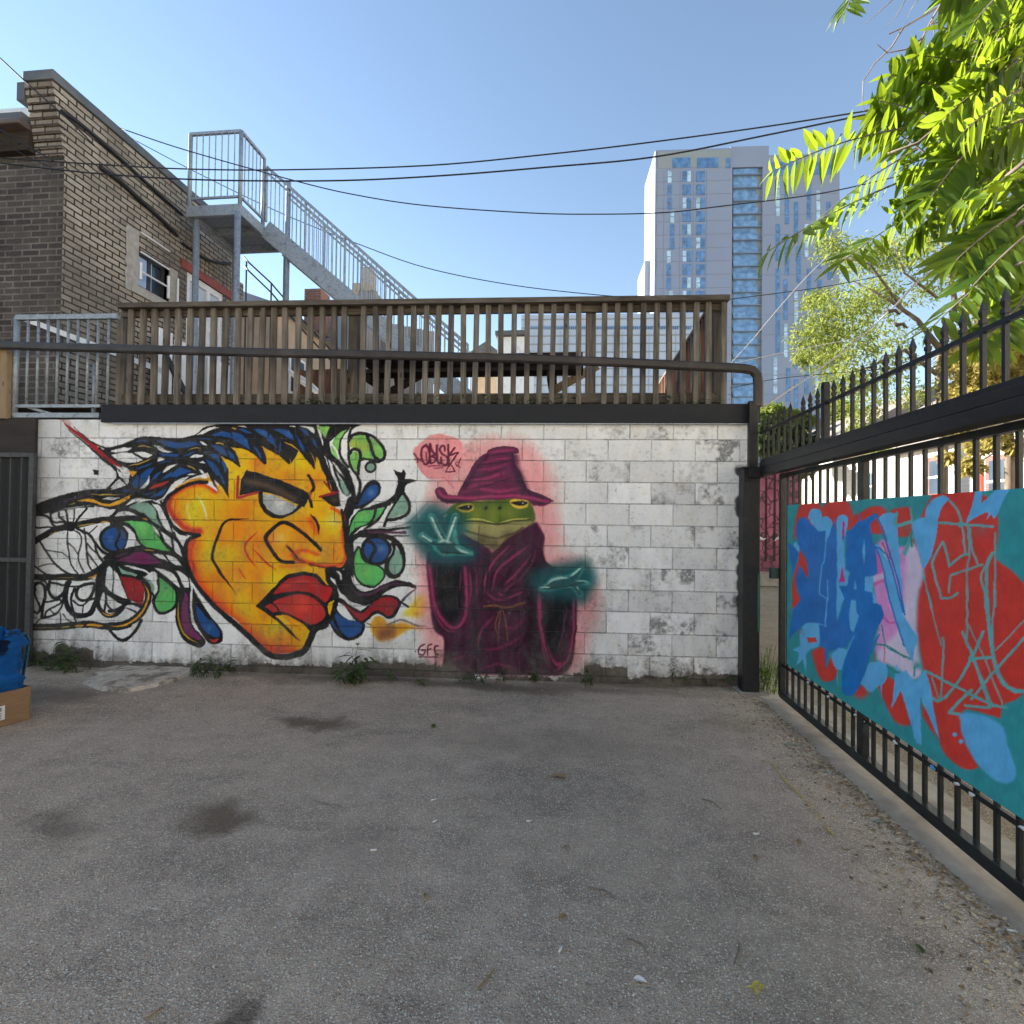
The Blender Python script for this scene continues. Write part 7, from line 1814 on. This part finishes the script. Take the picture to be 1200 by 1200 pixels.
for j in range(nv_+1):
    f = j/nv_; z = .02+(ztop_-.02)*f; k = .86+.14*math.sin(f*2.2)
    for i in range(nu):
        a = 2*math.pi*i/nu; ca, sa = math.cos(a), math.sin(a); e = .62
        x = math.copysign(abs(ca)**e, ca)*.29*k*(1.06 if f > .35 else 1); y = math.copysign(abs(sa)**e, sa)*.19*k*(1.05 if f > .35 else 1)
        p_ = bc+dv*(x-.01)+nv*y
        wr = noise.noise((ca*2.2, sa*2.2, f*5.5))*.05+noise.noise((ca*3, sa*3, f*15))*.03+noise.noise((ca*9, sa*9, f*30))*.008
        d_ = (p_-bc).normalized(); p_ = p_+d_*wr; zz2 = z+(.07*noise.noise((ca*1.7, sa*1.7, 3))*f*f)+(.04*abs(ca)**3*f**6)
        vs.append(Vector((p_.x, p_.y, zz2)))
m.add(vs, [(j*nu+i, j*nu+(i+1) % nu, (j+1)*nu+(i+1) % nu, (j+1)*nu+i) for j in range(nv_) for i in range(nu)])
inn = [v.lerp(Vector((bc.x, bc.y, v.z)), .12)-Vector((0, 0, .22)) for v in vs[-nu:]]
b_ = len(m.v); m.v += inn; m.f += [(nv_*nu+i, nv_*nu+(i+1) % nu, b_+(i+1) % nu, b_+i) for i in range(nu)]+[tuple(b_+i for i in range(nu))]; m.m += [0]*(nu+1)
m.build('body', M['bag'], bag, True)
M['strap'] = mottled('teal_strap', (.03, .13, .19), (.05, .2, .26), 30, .6, .1)
e_ = bc-dv*.29
for s in (-.07, .07):
    st_ = e_+nv*s; m = MB(); pts = [st_+Vector((0, 0, ztop_-.02))-dv*.005, st_-dv*.05+Vector((0, 0, ztop_+.01)), st_-dv*.075+Vector((0, 0, ztop_-.05)), st_-dv*.06+Vector((0, 0, ztop_-.18)), st_-dv*.045+Vector((0, 0, ztop_-.3)), st_-dv*.035+Vector((0, 0, ztop_-.38))]
    for a, b in zip(pts, pts[1:]): m.beam(a, b, .035, .004, side=nv)
    m.build('strap', M['strap'], bag)
# scattered litter, one thing each
M['paper'] = mottled('paper_white', (.62, .61, .58), (.75, .74, .7), 20, .8, 0); M['dryleaf'] = mottled('dry_leaf', (.2, .13, .06), (.34, .24, .12), 30, .8, .1); M['yleaf'] = mottled('yellow_fallen_leaf', (.45, .36, .03), (.6, .5, .06), 20, .6, .1)
for i, (x, y, a, lb) in enumerate(((657, 1112, 1.2, 'cigarette butt nearest the camera in the middle of the asphalt'), (438, 996, .2, 'cigarette butt on the asphalt left of the middle'), (508, 937, .5, 'cigarette butt on the asphalt below the frog mural, left one'), (510, 962, .9, 'cigarette butt just below another in the middle asphalt'), (620, 962, .3, 'cigarette butt on the asphalt straight below the frog'), (886, 977, 0, 'cigarette butt left of the yellow paint line'), (1186, 1091, -.4, 'white butt among the leaf litter by the gate kerb'))):
    p = onZ(x, y, .006); d = Vector((math.cos(a), math.sin(a), 0))*.014; m = MB(); m.tube([p-d, p+d], .0045, 8); tag(m.build('cigarette_butt', M['paper'], smooth=True), lb, 'litter', 'cigarette butts on the asphalt')
def gleaf(x, y, s, mat, lb, seed, name='fallen_leaf'):
    p = onZ(x, y, .006); r = random.Random(seed); m = MB()
    for k in range(4 if mat == 'yleaf' else 1):
        a = r.uniform(0, 6.28); leaflet(m, p+Vector((r.uniform(-.012, .012), r.uniform(-.012, .012), .004*k)), Vector((math.cos(a), math.sin(a), .25)), Vector((r.uniform(-.3, .3), 0, 1)), s, s*.5, .5, .25)
    tag(m.build(name, M[mat]), lb, 'leaf', 'fallen leaves on the asphalt')
gleaf(888, 1161, .03, 'yleaf', 'curled bright yellow leaf on the asphalt near the bottom edge', 1); gleaf(738, 1143, .045, 'paper', 'pale shrivelled leaf on the asphalt left of the yellow leaf', 2); gleaf(886, 1008, .05, 'dryleaf', 'tan leaf on the asphalt left of the yellow paint line end', 3)
gleaf(940, 990, .05, 'dryleaf', 'tan curled leaf beside the end of the yellow paint line', 4); gleaf(662, 1073, .04, 'dryleaf', 'small tan leaf in the middle of the near asphalt', 5); gleaf(497, 1046, .04, 'dryleaf', 'small yellowish leaf on the near asphalt left of the middle', 6); gleaf(510, 853, .07, 'weed', 'green leaf lying on the asphalt below the face mural chin', 7); gleaf(1075, 1115, .05, 'weed', 'green leaf on the asphalt near the gate kerb', 8); gleaf(664, 911, .09, 'dryleaf', 'dry pale leaf scrap on the asphalt below the frog', 9); gleaf(668, 992, .04, 'dryleaf', 'tiny brown leaf on the asphalt under the frog', 10)
for i, (x, y, x2, y2, lb) in enumerate(((560, 1158, 580, 1135, 'long pale twig on the asphalt near the bottom edge'), (860, 1130, 866, 1105, 'short dark twig standing beside the yellow leaf'), (690, 1040, 722, 1053, 'thin dark twig in the middle of the near asphalt'), (735, 1100, 760, 1118, 'thin dark twig right of the nearest cigarette butt'), (170, 1195, 190, 1180, 'pale twig at the bottom edge of the asphalt'), (823, 936, 845, 948, 'thin twig on the asphalt below the bare blocks'))):
    a, b = onZ(x, y, .006), onZ(x2, y2, .006); mid = (a+b)/2+Vector((.01, .01, .004)); m = MB(); m.tube([a, mid, b], [.003, .0035, .002], 5); tag(m.build('twig', M['dryleaf' if i in (0, 4) else 'twig']), lb, 'twig', 'twigs on the asphalt')
# tiny chips and leaf litter nobody could count
r = random.Random(21); m = MB()
for k in range(2600):
    y = r.uniform(1.0, 5.0); x = 1.655-abs(r.gauss(0, .09)); 
    if r.random() < .3: x = r.uniform(1.2, 1.66)
    a = r.uniform(0, 6.28); s = r.uniform(.006, .028); d = Vector((math.cos(a), math.sin(a), r.uniform(-.1, .4)))
    p = Vector((x, y, .004)); sd = Vector((-d.y, d.x, r.uniform(-.3, .3)))*s*.3; m.add([p, p+d*s*.5-sd, p+d*s, p+d*s*.5+sd], [(0, 1, 2, 3)], r.choice((0, 0, 1, 2)))
tag(m.build('leaf_litter', [M['dryleaf'], mottled('brown_litter', (.09, .06, .035), (.16, .11, .07), 30, .9, 0), mottled('straw_litter', (.4, .33, .2), (.5, .42, .28), 30, .9, 0)]), 'brown leaf litter and chips along the gate kerb', 'leaf litter', kind='stuff')
m = MB()
for k in range(330):
    if k < 80: p = onZ(r.gauss(160, 45), r.gauss(822, 12), .004)
    elif k < 190: p = onZ(r.uniform(60, 860), r.uniform(800, 812), .004)
    else: p = onZ(r.uniform(20, 1100), 800+380*r.random()**1.2, .004)
    if p.x > 1.6: continue
    a = r.uniform(0, 6.28); s = r.uniform(.002, .006); d = Vector((math.cos(a), math.sin(a), 0))*s; e = Vector((-d.y, d.x, 0))*.6
    m.hexa([p-d-e, p+d-e*.7, p+d+e, p-d*.8+e]+[q+Vector((0, 0, s*.6)) for q in (p-d-e, p+d-e*.7, p+d+e, p-d*.8+e)], r.choice((0, 0, 1)))
tag(m.build('grit', [M['concrete'], M['paper']]), 'pale grit and paper flecks scattered on the asphalt', 'grit', kind='stuff')
# sprayed marks on the asphalt
def mark(name, pts, w, z, matn, seed):
    r = random.Random(seed); m = MB()
    P_ = [onZ(x, y, z) for x, y in pts]; C_ = [Vector(q) for q in cr([tuple(q) for q in P_], 14)]
    for a, b in zip(C_, C_[1:]):
        if r.random() < .18: continue
        d = (b-a); n_ = Vector((-d.y, d.x, 0)).normalized()*w*r.uniform(.25, .7); m.add([a-n_, b-n_*r.uniform(.6, 1), b+n_, a+n_*r.uniform(.6, 1)], [(0, 1, 2, 3)])
    tag(m.build(name, M[matn]), kind='structure')
M['ypaint'] = mottled('worn_yellow_paint', (.34, .27, .09), (.5, .38, .1), 40, .8, 0); M['gpaint'] = mottled('worn_green_paint', (.14, .24, .2), (.2, .34, .27), 40, .8, 0); M['ppaint'] = mottled('worn_pink_paint', (.5, .3, .32), (.6, .4, .42), 40, .8, 0)
mark('yellow_paint_line', [(904, 893), (918, 912), (940, 933), (958, 955), (979, 981)], .014, .005, 'ypaint', 1); mark('paint_mark', [(1020, 961), (1028, 962), (1035, 963)], .02, .005, 'gpaint', 2); mark('paint_mark', [(925, 872), (933, 872), (940, 873)], .03, .005, 'gpaint', 3); mark('paint_mark', [(917, 860), (921, 863), (926, 866)], .03, .005, 'ppaint', 4); mark('paint_mark', [(965, 904), (970, 905), (975, 905)], .03, .005, 'gpaint', 5)
